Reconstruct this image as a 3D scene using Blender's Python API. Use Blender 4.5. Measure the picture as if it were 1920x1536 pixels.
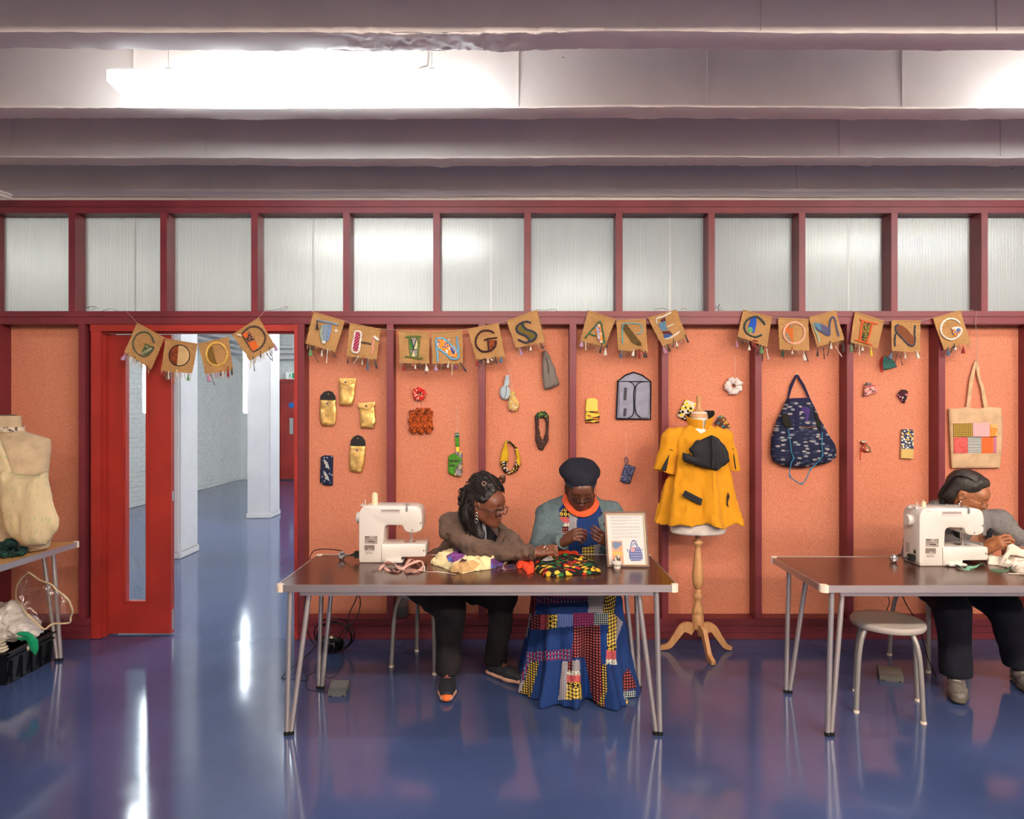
import bpy, bmesh, math, random
import numpy as np
from mathutils import Vector, Matrix, noise as mnoise
from math import sin, cos, pi, radians, sqrt, atan2
for _o in list(bpy.data.objects): bpy.data.objects.remove(_o)
SC = bpy.context.scene; COL = SC.collection
random.seed(7)
H = 1.52; F = 1300.0
# ---------------------------------------------------------------- camera
cd = bpy.data.cameras.new('camera'); cam = bpy.data.objects.new('camera', cd); COL.objects.link(cam)
cam.location = (0, 0, H); cam.rotation_euler = (pi/2, 0, 0)
cd.sensor_width = 36; cd.sensor_fit = 'HORIZONTAL'; cd.lens = F/1920*36; cd.clip_start = .05; cd.clip_end = 60
SC.camera = cam
# ---------------------------------------------------------------- world, exposure
w = bpy.data.worlds.new('world'); SC.world = w; w.use_nodes = True
w.node_tree.nodes['Background'].inputs[0].default_value = (.8, .85, 1, 1)
w.node_tree.nodes['Background'].inputs[1].default_value = .05
SC.view_settings.view_transform = 'Standard'; SC.view_settings.look = 'None'
SC.view_settings.exposure = 0.3; SC.view_settings.gamma = 1; SC.view_settings.use_curve_mapping = False
SC.cycles.use_denoising = True; SC.cycles.max_bounces = 10; SC.cycles.diffuse_bounces = 5; SC.cycles.glossy_bounces = 4
SC.cycles.transmission_bounces = 8; SC.cycles.transparent_max_bounces = 12
SC.cycles.caustics_reflective = False; SC.cycles.caustics_refractive = False; SC.cycles.sample_clamp_indirect = 6
LAMP = 18.0        # main batten luminance
LAMP_FILL = 88.0   # added battens, unseen behind the camera, filling wall and ceiling
LAMP_FAR = 50.0    # battens in the room beyond
TUBE = 30.0        # upright tubes in the room beyond

# ---------------------------------------------------------------- helpers
def lin(c):
    return tuple(((v/255)/12.92 if v/255 <= .04045 else ((v/255+.055)/1.055)**2.4) for v in c[:3]) + (1,)
def P(px, py, d): return Vector(((px-960)*d/F, d, H-(py-768)*d/F))
class NT:
    def __init__(s, name):
        s.m = bpy.data.materials.new(name); s.m.use_nodes = True; s.t = s.m.node_tree; s.n = s.t.nodes
        s.b = s.n['Principled BSDF']; s.out = s.n['Material Output']
    def new(s, k, **kw):
        q = s.n.new(k)
        for a, v in kw.items():
            if a.startswith('i_'): q.inputs[a[2:].replace('_', ' ')].default_value = v
            else: setattr(q, a, v)
        return q
    def l(s, a, b): s.t.links.new(a, b)
    def coord(s, sc=(1, 1, 1), rot=(0, 0, 0), loc=(0, 0, 0), kind='Object'):
        c = s.new('ShaderNodeTexCoord'); mp = s.new('ShaderNodeMapping')
        mp.inputs['Scale'].default_value = sc; mp.inputs['Rotation'].default_value = rot; mp.inputs['Location'].default_value = loc
        s.l(c.outputs[kind], mp.inputs[0]); return mp.outputs[0]
    def math(s, op, a, b=None, c=None):
        q = s.new('ShaderNodeMath', operation=op)
        for i, v in enumerate((a, b, c)):
            if v is None: continue
            if isinstance(v, (int, float)): q.inputs[i].default_value = v
            else: s.l(v, q.inputs[i])
        return q.outputs[0]
    def mix(s, f, a, b):
        q = s.new('ShaderNodeMix', data_type='RGBA')
        for i, v in ((0, f), (6, a), (7, b)):
            if isinstance(v, (int, float)): q.inputs[i].default_value = v
            elif isinstance(v, tuple): q.inputs[i].default_value = lin(v)
            else: s.l(v, q.inputs[i])
        return q.outputs[2]
    def noise(s, vec, scale, detail=2, rough=.5, dist=0):
        q = s.new('ShaderNodeTexNoise'); q.inputs['Scale'].default_value = scale; q.inputs['Detail'].default_value = detail
        q.inputs['Roughness'].default_value = rough; q.inputs['Distortion'].default_value = dist
        s.l(vec, q.inputs['Vector']); return q.outputs[0]
    def voro(s, vec, scale, feat='F1', rnd=1.0, out=0):
        q = s.new('ShaderNodeTexVoronoi', feature=feat); q.inputs['Scale'].default_value = scale; q.inputs['Randomness'].default_value = rnd
        s.l(vec, q.inputs['Vector']); return q.outputs[out]
    def ramp(s, v, a, b):
        q = s.new('ShaderNodeMapRange'); q.inputs[1].default_value = a; q.inputs[2].default_value = b
        s.l(v, q.inputs[0]); return q.outputs[0]
    def bump(s, h, strength=.3, dist=.002):
        q = s.new('ShaderNodeBump'); q.inputs['Strength'].default_value = strength; q.inputs['Distance'].default_value = dist
        s.l(h, q.inputs['Height']); s.l(q.outputs[0], s.b.inputs['Normal'])
    def col(s, c):
        if isinstance(c, tuple): s.b.inputs['Base Color'].default_value = lin(c)
        else: s.l(c, s.b.inputs['Base Color'])
_mc = {}
def mat(name, c, rough=.6, metal=0, spec=.5, var=0, vs=8, bump=0, bs=200, sheen=0, emit=0, coat=0, trans=0, ior=1.45, alpha=1):
    if name in _mc: return _mc[name]
    t = NT(name); b = t.b
    b.inputs['Roughness'].default_value = rough; b.inputs['Metallic'].default_value = metal
    b.inputs['Specular IOR Level'].default_value = spec; b.inputs['Sheen Weight'].default_value = sheen
    b.inputs['Coat Weight'].default_value = coat; b.inputs['Transmission Weight'].default_value = trans
    b.inputs['IOR'].default_value = ior; b.inputs['Alpha'].default_value = alpha
    if var or bump: co = t.coord()
    if var:
        n = t.ramp(t.noise(co, vs, 4), .3, .7)
        t.col(t.mix(n, tuple(max(0, v*(1-var)) for v in c), tuple(min(255, v*(1+var)) for v in c)))
    else: t.col(c)
    if bump: t.bump(t.noise(co, bs, 3), bump, .002)
    if emit:
        b.inputs['Emission Color'].default_value = lin(c); b.inputs['Emission Strength'].default_value = emit
    _mc[name] = t.m; return t.m
def fabric(name, c, sc=900, rough=.9, amt=.25, sheen=.06, var=.06):
    """plain woven cloth"""
    if name in _mc: return _mc[name]
    t = NT(name); co = t.coord(); n = t.noise(co, 14, 4)
    w_ = t.noise(co, sc, 1)
    f = t.math('ADD', t.math('MULTIPLY', n, .6), t.math('MULTIPLY', w_, .4))
    t.col(t.mix(t.ramp(f, .35, .65), tuple(v*(1-var*2) for v in c), tuple(min(255, v*(1+var)) for v in c)))
    t.b.inputs['Roughness'].default_value = rough; t.b.inputs['Sheen Weight'].default_value = sheen if sum(c) > 150 else 0
    t.b.inputs['Specular IOR Level'].default_value = .25
    t.bump(w_, amt, .001); _mc[name] = t.m; return t.m
def pattern(name, base, kind, cols, sc, rough=.85, rnd=0.0, thr=.3, rot=0.0, plane='xz'):
    """printed cloth: kind dots | rings | stripes | check | blobs | hex | diamonds | bars"""
    if name in _mc: return _mc[name]
    t = NT(name)
    c = t.new('ShaderNodeTexCoord'); sp = t.new('ShaderNodeSeparateXYZ'); t.l(c.outputs['Object'], sp.inputs[0])
    cb = t.new('ShaderNodeCombineXYZ')
    t.l(sp.outputs['XYZ'.index(plane[0].upper())], cb.inputs[0]); t.l(sp.outputs['XYZ'.index(plane[1].upper())], cb.inputs[1])
    mp = t.new('ShaderNodeMapping'); mp.inputs['Scale'].default_value = (sc, sc, 1) if not isinstance(sc, tuple) else (sc[0], sc[1], 1)
    mp.inputs['Rotation'].default_value = (0, 0, rot); t.l(cb.outputs[0], mp.inputs[0]); v = mp.outputs[0]
    def vor(r, feat='F1', out=0):
        q = t.new('ShaderNodeTexVoronoi', feature=feat, voronoi_dimensions='2D'); q.inputs['Scale'].default_value = 1; q.inputs['Randomness'].default_value = r
        t.l(v, q.inputs['Vector']); return q.outputs[out]
    sx = t.new('ShaderNodeSeparateXYZ'); t.l(v, sx.inputs[0])
    fx = t.math('FRACT', sx.outputs[0]); fy = t.math('FRACT', sx.outputs[1])
    if kind == 'dots': o = t.mix(t.math('LESS_THAN', vor(rnd), thr), base, cols[0])
    elif kind == 'rings':
        d = vor(rnd); o = t.mix(t.math('LESS_THAN', d, thr), base, cols[0]); o = t.mix(t.math('LESS_THAN', d, thr*.45), o, cols[1])
    elif kind == 'stripes': o = t.mix(t.math('LESS_THAN', fx, thr), base, cols[0])
    elif kind == 'check':
        o = t.mix(t.math('LESS_THAN', fx, thr), base, cols[0]); o = t.mix(t.math('LESS_THAN', fy, thr), o, cols[0])
    elif kind == 'hex':
        q = vor(rnd, 'DISTANCE_TO_EDGE'); o = t.mix(t.math('LESS_THAN', q, thr), cols[0], base)
    elif kind == 'bars':
        a = t.math('MULTIPLY', t.math('LESS_THAN', fx, thr), t.math('LESS_THAN', fy, .7)); o = t.mix(a, base, cols[0])
        if len(cols) > 1:
            a = t.math('MULTIPLY', t.math('LESS_THAN', t.math('ABSOLUTE', t.math('SUBTRACT', fx, .75)), .08), t.math('GREATER_THAN', fy, .3)); o = t.mix(a, o, cols[1])
    elif kind == 'diamonds':
        a = t.math('ABSOLUTE', t.math('SUBTRACT', fx, .5)); b_ = t.math('ABSOLUTE', t.math('SUBTRACT', fy, .5))
        s_ = t.math('ADD', a, b_); o = t.mix(t.math('LESS_THAN', t.math('ABSOLUTE', t.math('SUBTRACT', s_, .42)), thr), base, cols[0])
        o = t.mix(t.math('LESS_THAN', s_, .14), o, cols[0])
    else:  # blobs: irregular several-colour print
        cell = vor(1, 'F1', 1); sp2 = t.new('ShaderNodeSeparateColor'); t.l(cell, sp2.inputs[0]); d = vor(1)
        o = base
        n = len(cols)
        for i, cc in enumerate(cols):
            f = t.math('MULTIPLY', t.math('COMPARE', sp2.outputs[0], (i+.5)/n, .5/n), t.math('LESS_THAN', d, thr)); o = t.mix(f, o, cc)
    t.col(o); t.b.inputs['Roughness'].default_value = rough; t.b.inputs['Specular IOR Level'].default_value = .25
    co = t.coord(); t.bump(t.noise(co, 700, 1), .15, .001); _mc[name] = t.m; return t.m

def empty(name, loc, label=None, cat=None, group=None, kind=None):
    o = bpy.data.objects.new(name, None); COL.objects.link(o); o.location = loc; o.empty_display_size = .05
    tag(o, label, cat, group, kind); return o
def tag(o, label=None, cat=None, group=None, kind=None):
    for k, v in (('label', label), ('category', cat), ('group', group), ('kind', kind)):
        if v: o[k] = v
    return o
def wloc(o):
    v = Vector((0, 0, 0))
    while o is not None: v += Vector(o.location); o = o.parent
    return v
def link(name, me, parent=None, mats=(), smooth=True, origin=None, **tg):
    """me holds world-space vertices; the origin becomes ORIGIN or the foot of its box"""
    for m in (mats if isinstance(mats, (list, tuple)) else [mats]): me.materials.append(m)
    n = len(me.vertices); co = np.empty(n*3, np.float32); me.vertices.foreach_get('co', co); co = co.reshape(-1, 3)
    if origin is None:
        lo = co.min(0); hi = co.max(0); origin = Vector(((lo[0]+hi[0])/2, (lo[1]+hi[1])/2, lo[2]))
    origin = Vector(origin); co -= np.array(origin, np.float32); me.vertices.foreach_set('co', co.ravel()); me.update()
    if smooth is True: me.shade_smooth()
    elif smooth:
        me.shade_smooth(); me.set_sharp_from_angle(angle=radians(smooth))
    o = bpy.data.objects.new(name, me); COL.objects.link(o)
    if parent is not None: o.parent = parent; o.location = origin - wloc(parent)
    else: o.location = origin
    tag(o, tg.get('label'), tg.get('cat'), tg.get('group'), tg.get('kind')); return o
def copy_tree(o, parent=None):
    c = o.copy(); COL.objects.link(c); c.parent = parent
    for ch in [x for x in KIDS.get(o.name, [])]: copy_tree(ch, c)
    return c
KIDS = {}
def register(root):
    def rec(o):
        KIDS[o.name] = [c for c in bpy.data.objects if c.parent == o]
        for c in KIDS[o.name]: rec(c)
    rec(root)
class MB:
    """collects shapes in world space into one mesh"""
    def __init__(s): s.v = []; s.f = []; s.mi = []
    def add(s, v, f, mi=0):
        n = len(s.v); s.v += [tuple(p) for p in v]; s.f += [tuple(i+n for i in q) for q in f]; s.mi += [mi]*len(f); return s
    def box(s, x0, x1, y0, y1, z0, z1, mi=0, b=0, M=None):
        b = min(b, .45*min(abs(x1-x0), abs(y1-y0), abs(z1-z0))) if b else 0
        if not b:
            v = [(x, y, z) for x in (x0, x1) for y in (y0, y1) for z in (z0, z1)]
            f = [(0, 1, 3, 2), (4, 6, 7, 5), (0, 4, 5, 1), (2, 3, 7, 6), (0, 2, 6, 4), (1, 5, 7, 3)]
        else:
            bm = bmesh.new(); bmesh.ops.create_cube(bm, size=1)
            for q in bm.verts: q.co = Vector(((x0+x1)/2+q.co.x*(x1-x0), (y0+y1)/2+q.co.y*(y1-y0), (z0+z1)/2+q.co.z*(z1-z0)))
            bmesh.ops.bevel(bm, geom=bm.edges[:], offset=b, segments=2, affect='EDGES'); bm.verts.index_update()
            v = [q.co.copy() for q in bm.verts]; f = [[q.index for q in g.verts] for g in bm.faces]; bm.free()
        if M is not None: v = [M @ Vector(q) for q in v]
        return s.add(v, f, mi)
    def tube(s, pts, r, seg=8, mi=0, cap=True, smooth=0, flat=None):
        pts = [Vector(p) for p in pts]
        if smooth: 
            rr = r if isinstance(r, (list, tuple)) else None
            pts, rr = catmull(pts, smooth, rr); r = rr if rr else r
        n = len(pts); rs = r if isinstance(r, (list, tuple)) else [r]*n
        vs = []; up = None
        for i, p in enumerate(pts):
            t = (pts[min(i+1, n-1)]-pts[max(i-1, 0)])
            t = t.normalized() if t.length > 1e-9 else Vector((0, 0, 1))
            if up is None:
                a = Vector((0, 0, 1)) if abs(t.z) < .9 else Vector((0, 1, 0)); up = (a - t*a.dot(t)).normalized()
            else:
                u2 = up - t*up.dot(t); up = u2.normalized() if u2.length > 1e-6 else up
            sd = t.cross(up)
            for k in range(seg):
                a = 2*pi*k/seg
                if flat is not None:
                    off = sd*cos(a)+up*sin(a); off = off - Vector(flat[0])*off.dot(Vector(flat[0]))*(1-flat[1])
                    vs.append(p+off*rs[i])
                else: vs.append(p+(sd*cos(a)+up*sin(a))*rs[i])
        fs = [(i*seg+k, i*seg+(k+1) % seg, (i+1)*seg+(k+1) % seg, (i+1)*seg+k) for i in range(n-1) for k in range(seg)]
        if cap: fs += [tuple(range(seg))[::-1], tuple((n-1)*seg+k for k in range(seg))]
        return s.add(vs, fs, mi)
    def lathe(s, prof, c, seg=24, mi=0, axis='z', M=None):
        c = Vector(c); vs = []
        for r, h in prof:
            for k in range(seg):
                a = 2*pi*k/seg; x, y = r*cos(a), r*sin(a)
                q = Vector((x, y, h)) if axis == 'z' else (Vector((h, x, y)) if axis == 'x' else Vector((x, h, y)))
                if M is not None: q = M @ q
                vs.append(c+q)
        n = len(prof)
        fs = [(i*seg+k, i*seg+(k+1) % seg, (i+1)*seg+(k+1) % seg, (i+1)*seg+k) for i in range(n-1) for k in range(seg)]
        fs += [tuple(range(seg))[::-1], tuple((n-1)*seg+k for k in range(seg))]
        return s.add(vs, fs, mi)
    def prism(s, poly, d0, d1, mi=0, axis='y'):
        """poly: (x,z) outline, from depth d0 to d1"""
        n = len(poly)
        if axis == 'y': v = [(x, d0, z) for x, z in poly]+[(x, d1, z) for x, z in poly]
        else: v = [(x, z, d0) for x, z in poly]+[(x, z, d1) for x, z in poly]
        f = [tuple(range(n)), tuple(range(2*n-1, n-1, -1))]+[(i, i+n, (i+1) % n+n, (i+1) % n) for i in range(n)]
        return s.add(v, f, mi)
    def pxprism(s, poly, d, th, mi=0):
        q = [P(x, y, d) for x, y in poly]; return s.prism([(p.x, p.z) for p in q], d, d+th, mi)
    def done(s, name, mats, parent=None, smooth=40, origin=None, **tg):
        me = bpy.data.meshes.new(name); me.from_pydata(s.v, [], s.f)
        me.polygons.foreach_set('material_index', s.mi)
        bm = bmesh.new(); bm.from_mesh(me); bmesh.ops.recalc_face_normals(bm, faces=bm.faces[:]); bm.to_mesh(me); bm.free()
        return link(name, me, parent, mats, smooth, origin, **tg)
def catmull(pts, k, rs=None):
    out = []; ro = [] if rs else None; n = len(pts)
    for i in range(n-1):
        p0, p1, p2, p3 = pts[max(i-1, 0)], pts[i], pts[i+1], pts[min(i+2, n-1)]
        for j in range(k):
            t = j/k
            out.append(.5*((2*p1)+(p2-p0)*t+(2*p0-5*p1+4*p2-p3)*t*t+(3*p1-p0-3*p2+p3)*t**3))
            if rs: ro.append(rs[i]*(1-t)+rs[i+1]*t)
    out.append(pts[-1]); 
    if rs: ro.append(rs[-1])
    return out, ro
def pxl(pts, d): return [P(p[0], p[1], p[2] if len(p) > 2 else d) for p in pts]

# ------------------------------------------------ implicit surfaces (numpy field -> openvdb polygons)
import openvdb as vdb
class Field:
    """smooth union of shapes sampled on a grid"""
    def __init__(s, lo, hi, vox):
        s.lo = np.array(lo, np.float32); s.vox = vox
        s.n = np.ceil((np.array(hi)-np.array(lo))/vox).astype(int)+1
        s.ax = [(s.lo[i]+np.arange(s.n[i])*vox).astype(np.float32) for i in range(3)]
        s.d = np.full(s.n, .08, np.float32); s.id = None
    def win(s, lo, hi):
        sl = []
        for i in range(3):
            a = int(max(0, np.floor((lo[i]-s.lo[i])/s.vox))); b = int(min(s.n[i], np.ceil((hi[i]-s.lo[i])/s.vox)+1)); sl.append(slice(a, max(a, b)))
        return tuple(sl)
    def grid(s, sl): return s.ax[0][sl[0]][:, None, None], s.ax[1][sl[1]][None, :, None], s.ax[2][sl[2]][None, None, :]
    def put(s, sl, e, k=.02, op='add'):
        a = s.d[sl]
        if a.size == 0: return
        if op == 'add':
            h = np.maximum(k-np.abs(a-e), 0)/k if k > 0 else 0; s.d[sl] = np.minimum(a, e)-h*h*k*.25
        elif op == 'sub':
            e = -e; h = np.maximum(k-np.abs(a-e), 0)/k if k > 0 else 0; s.d[sl] = np.maximum(a, e)+h*h*k*.25
        elif op == 'and': s.d[sl] = np.maximum(a, e)
    def cone(s, p0, p1, r0, r1, k=.02, op='add', flat=None):
        """tapered capsule; flat=(direction, factor) squashes its section along a direction"""
        p0 = np.array(p0, np.float32); p1 = np.array(p1, np.float32); m = max(r0, r1)*(1.0 if not flat else max(1, flat[1]))+k+.012
        sl = s.win(np.minimum(p0, p1)-m, np.maximum(p0, p1)+m); X, Y, Z = s.grid(sl); ab = p1-p0; L = float(ab@ab)+1e-12
        x, y, z = X-p0[0], Y-p0[1], Z-p0[2]; t = np.clip((x*ab[0]+y*ab[1]+z*ab[2])/L, 0, 1)
        dx, dy, dz = x-t*ab[0], y-t*ab[1], z-t*ab[2]; q = dx*dx+dy*dy+dz*dz
        if flat:
            f = np.array(flat[0], np.float32); f = f/np.linalg.norm(f); c = dx*f[0]+dy*f[1]+dz*f[2]; q = q-c*c+(c/flat[1])**2
        s.put(sl, np.sqrt(q)-(r0+(r1-r0)*t), k, op); return s
    def chain(s, pts, rs, k=.02, op='add', flat=None):
        for i in range(len(pts)-1): s.cone(pts[i], pts[i+1], rs[i], rs[i+1], k, op, flat)
        return s
    def ell(s, c, r, R=None, k=.02, op='add'):
        c = np.array(c, np.float32); m = max(r)+k+.012; sl = s.win(c-m, c+m); X, Y, Z = s.grid(sl); x, y, z = X-c[0], Y-c[1], Z-c[2]
        if R is not None:
            R = np.array(R, np.float32); x, y, z = [R[0][i]*x+R[1][i]*y+R[2][i]*z for i in range(3)]
        q = np.sqrt((x/r[0])**2+(y/r[1])**2+(z/r[2])**2); g = np.sqrt((x/r[0]**2)**2+(y/r[1]**2)**2+(z/r[2]**2)**2)+1e-6
        s.put(sl, np.where(q < .3, -min(r)*(1-q), q*(q-1)/g), k, op); return s
    def cut(s, p, nrm):
        """remove everything on the side the normal points to"""
        X, Y, Z = s.grid((slice(None),)*3); n = np.array(nrm, np.float32); n = n/np.linalg.norm(n)
        s.d = np.maximum(s.d, (X-p[0])*n[0]+(Y-p[1])*n[1]+(Z-p[2])*n[2]); return s
    def ripple(s, amp, freq, seed=0, oct=2, warp=None):
        """displace by value noise; freq may differ per axis"""
        n = s.n; X, Y, Z = s.ax; fr = np.array(freq if isinstance(freq, (tuple, list)) else (freq,)*3, float)
        band = s.d < .04
        ii = np.nonzero(band)
        x, y, z = X[ii[0]], Y[ii[1]], Z[ii[2]]
        acc = np.zeros(len(x), np.float32); a = amp
        for o in range(oct):
            acc += a*vnoise(x*fr[0]*2**o, y*fr[1]*2**o, z*fr[2]*2**o, seed+o); a *= .5
        s.d[ii] += acc; return s
    def mesh(s, name, parent=None, mats=(), matfn=None, smooth=True, origin=None, adapt=None, **tg):
        g = vdb.FloatGrid(.05); g.copyFromArray(np.ascontiguousarray(s.d))
        if adapt is None: adapt = .12 if matfn is None else 0
        v, tr, q = g.convertToPolygons(isovalue=0.0, adaptivity=adapt)
        v = v*s.vox+s.lo; q = q[:, ::-1]; tr = tr[:, ::-1]
        me = bpy.data.meshes.new(name); me.vertices.add(len(v)); me.vertices.foreach_set('co', v.astype(np.float32).ravel())
        nt = len(tr)
        me.loops.add(q.size+tr.size); me.loops.foreach_set('vertex_index', np.concatenate([q.ravel(), tr.ravel()]).astype(np.int32)); me.polygons.add(len(q)+nt)
        me.polygons.foreach_set('loop_start', np.concatenate([np.arange(0, q.size, 4), q.size+np.arange(0, tr.size, 3)]).astype(np.int32))
        if matfn is not None:
            c = np.concatenate([v[q].mean(1), v[tr].mean(1)]) if nt else v[q].mean(1); me.polygons.foreach_set('material_index', matfn(c[:, 0], c[:, 1], c[:, 2]).astype(np.int32))
        me.update(calc_edges=True); me.validate()
        return link(name, me, parent, mats, smooth, origin, **tg)
def vnoise(x, y, z, seed=0):
    xi = np.floor(x).astype(np.int64); yi = np.floor(y).astype(np.int64); zi = np.floor(z).astype(np.int64)
    fx, fy, fz = x-xi, y-yi, z-zi; fx = fx*fx*(3-2*fx); fy = fy*fy*(3-2*fy); fz = fz*fz*(3-2*fz)
    def h(a, b, c):
        n = (a*374761393+b*668265263+c*2147483647+seed*1274126177) & 0xffffffff; n = ((n ^ (n >> 13))*1274126177) & 0xffffffff
        return ((n ^ (n >> 16)) & 0xffff)/32768.0-1
    r = 0
    for dx in (0, 1):
        for dy in (0, 1):
            for dz in (0, 1):
                r = r+h(xi+dx, yi+dy, zi+dz)*(fx if dx else 1-fx)*(fy if dy else 1-fy)*(fz if dz else 1-fz)
    return r.astype(np.float32)
def poly_sd(X, Z, poly):
    """signed distance to a closed outline, negative inside"""
    d = np.full(np.broadcast(X, Z).shape, 1e9, np.float32); ins = np.zeros(d.shape, bool); n = len(poly)
    for i in range(n):
        ax, az = poly[i]; bx, bz = poly[(i+1) % n]; ex, ez = bx-ax, bz-az; wx, wz = X-ax, Z-az
        t = np.clip((wx*ex+wz*ez)/(ex*ex+ez*ez+1e-12), 0, 1); d = np.minimum(d, (wx-ex*t)**2+(wz-ez*t)**2)
        c = ((az > Z) != (bz > Z)) & (X < (bx-ax)*(Z-az)/((bz-az) if bz != az else 1e-9)+ax); ins ^= c
    d = np.sqrt(d); return np.where(ins, -d, d)
def soft(name, poly, d, th, vox=.0022, rnd=.012, wr=0, wf=40, seed=0, back=None, parent=None, mats=(), matfn=None, holes=(), curve=0, px=True, **tg):
    """a soft flat article: outline in the photo at depth D, thickness th, rounded rim of width rnd"""
    pts = [(q.x, q.z) for q in (P(x, y, d) for x, y in poly)] if px else list(poly)
    xs = [p[0] for p in pts]; zs = [p[1] for p in pts]; m = .01+wr
    f = Field((min(xs)-m, d-th/2-m-abs(curve), min(zs)-m), (max(xs)+m, d+th/2+m+abs(curve), max(zs)+m), vox)
    X = f.ax[0][:, None]; Z = f.ax[2][None, :]; sd = poly_sd(X, Z, pts)
    for hp in holes:
        hq = [(q.x, q.z) for q in (P(x, y, d) for x, y in hp)]; sd = np.maximum(sd, -poly_sd(X, Z, hq))
    t = np.clip(-sd/rnd, 0, 1); hgt = th/2*np.sqrt(np.clip(1-(1-t)**2, 0, 1))
    Y = f.ax[1][None, :, None]; cx = (min(xs)+max(xs))/2; hw = (max(xs)-min(xs))/2+1e-6
    yc = d+curve*((X-cx)/hw)**2
    a = np.abs(Y-yc[:, None, :]) - hgt[:, None, :]
    f.d = np.where(sd[:, None, :] > 0, np.sqrt(np.maximum(sd[:, None, :], 0)**2+(Y-yc[:, None, :])**2), np.maximum(a, sd[:, None, :]*.9)).astype(np.float32)
    if wr: f.ripple(wr, wf, seed)
    return f.mesh(name, parent, mats, matfn, **tg)
def inpoly(x, z, poly, d=None):
    pts = [(q.x, q.z) for q in (P(a, b, d) for a, b in poly)] if d is not None else poly
    return poly_sd(x, z, pts) < 0

def clear_glass(name, gl=.06, tint=(1, 1, 1)):
    if name in _mc: return _mc[name]
    t = NT(name); a = t.new('ShaderNodeBsdfTransparent'); a.inputs[0].default_value = tint+(1,); g = t.new('ShaderNodeBsdfGlossy'); g.inputs['Roughness'].default_value = .05
    m = t.new('ShaderNodeMixShader'); m.inputs[0].default_value = gl; t.l(a.outputs[0], m.inputs[1]); t.l(g.outputs[0], m.inputs[2]); t.l(m.outputs[0], t.out.inputs[0]); _mc[name] = t.m; return t.m
# ================================================================ the setting
ZB = 3.02; HT = .42
FW, PW = 4.575, 4.685      # front of the timber frame, face of the orange boards
def X(px, d): return (px-960)*d/F
def Z(py, d): return H-(py-768)*d/F
# --- materials
def m_floor():
    t = NT('floor_paint'); co = t.coord()
    n = t.noise(co, 1.3, 4); n2 = t.noise(co, 9, 5, .6)
    t.col(t.mix(t.ramp(n, .35, .65), (55, 70, 108), (67, 82, 124)))
    sc = t.coord((60, 2.5, 1), (0, 0, .5)); s1 = t.math('GREATER_THAN', t.noise(sc, 3, 2), .70)
    t.l(t.math('ADD', t.math('MULTIPLY', t.ramp(n2, .3, .8), .07), t.math('ADD', t.math('MULTIPLY', s1, .12), .085)), t.b.inputs['Roughness'])
    t.b.inputs['Specular IOR Level'].default_value = .72; t.b.inputs['IOR'].default_value = 1.5
    t.bump(t.noise(co, 3.5, 3), .12, .006); return t.m
def m_board():
    t = NT('orange_fibre_board'); co = t.coord()
    a = t.noise(co, 120, 3, .6, .6); rid = t.math('ABSOLUTE', t.math('SUBTRACT', a, .5)); line = t.ramp(rid, .035, .008)
    msk = t.ramp(t.noise(co, 190, 2), .42, .52); f = t.math('MULTIPLY', line, msk)
    b_ = t.noise(co, 190, 2, .6); sp = t.ramp(b_, .64, .70)
    fine = t.ramp(t.noise(co, 260, 2), .35, .65)
    base = t.mix(fine, (216, 136, 106), (236, 160, 128))
    base = t.mix(t.ramp(t.noise(co, 2.2, 3), .3, .7), base, (227, 143, 112))
    o = t.mix(t.math('MULTIPLY', f, .8), base, (140, 62, 46)); o = t.mix(t.math('MULTIPLY', sp, .75), o, (120, 52, 42))
    t.col(o); t.b.inputs['Roughness'].default_value = .95; t.b.inputs['Specular IOR Level'].default_value = .1
    t.bump(t.math('SUBTRACT', fine, f), .6, .002); return t.m
def m_timber(name, c):
    t = NT(name); co = t.coord((1, 1, 1)); n = t.noise(co, 3, 4)
    g = t.noise(t.coord((90, 90, 3)), 1, 3)
    t.col(t.mix(t.ramp(n, .3, .7), tuple(v*.9 for v in c), tuple(v*1.08 for v in c)))
    t.b.inputs['Roughness'].default_value = .42; t.b.inputs['Specular IOR Level'].default_value = .4
    t.bump(t.math('ADD', g, n), .12, .002); return t.m
def m_paint(name, c, rough=.55, b1=.25, dirt=True):
    t = NT(name); co = t.coord(); n = t.noise(co, 2.5, 5, .6)
    o = t.mix(t.ramp(n, .3, .75), tuple(v*.94 for v in c), c)
    if dirt:
        sp = t.math('GREATER_THAN', t.noise(co, 16, 2), .79); o = t.mix(t.math('MULTIPLY', sp, .75), o, (120, 100, 95))
    t.col(o); t.b.inputs['Roughness'].default_value = rough; t.b.inputs['Specular IOR Level'].default_value = .35
    t.bump(t.noise(co, 12, 6, .65), b1, .008); return t.m
FLOORM = m_floor(); BOARD = m_board()
TIMBER = m_timber('dark_red_timber', (116, 44, 52)); DOORRED = m_timber('door_red', (160, 48, 40))
CONC = m_paint('painted_concrete', (240, 230, 224)); WHITEB = m_paint('white_brick_paint', (226, 228, 222), .5, .35, False)
WHITEC = m_paint('white_column_paint', (228, 224, 222), .5, .06, False); SIDEW = m_paint('room_wall_paint', (236, 226, 218), .7)
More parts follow.
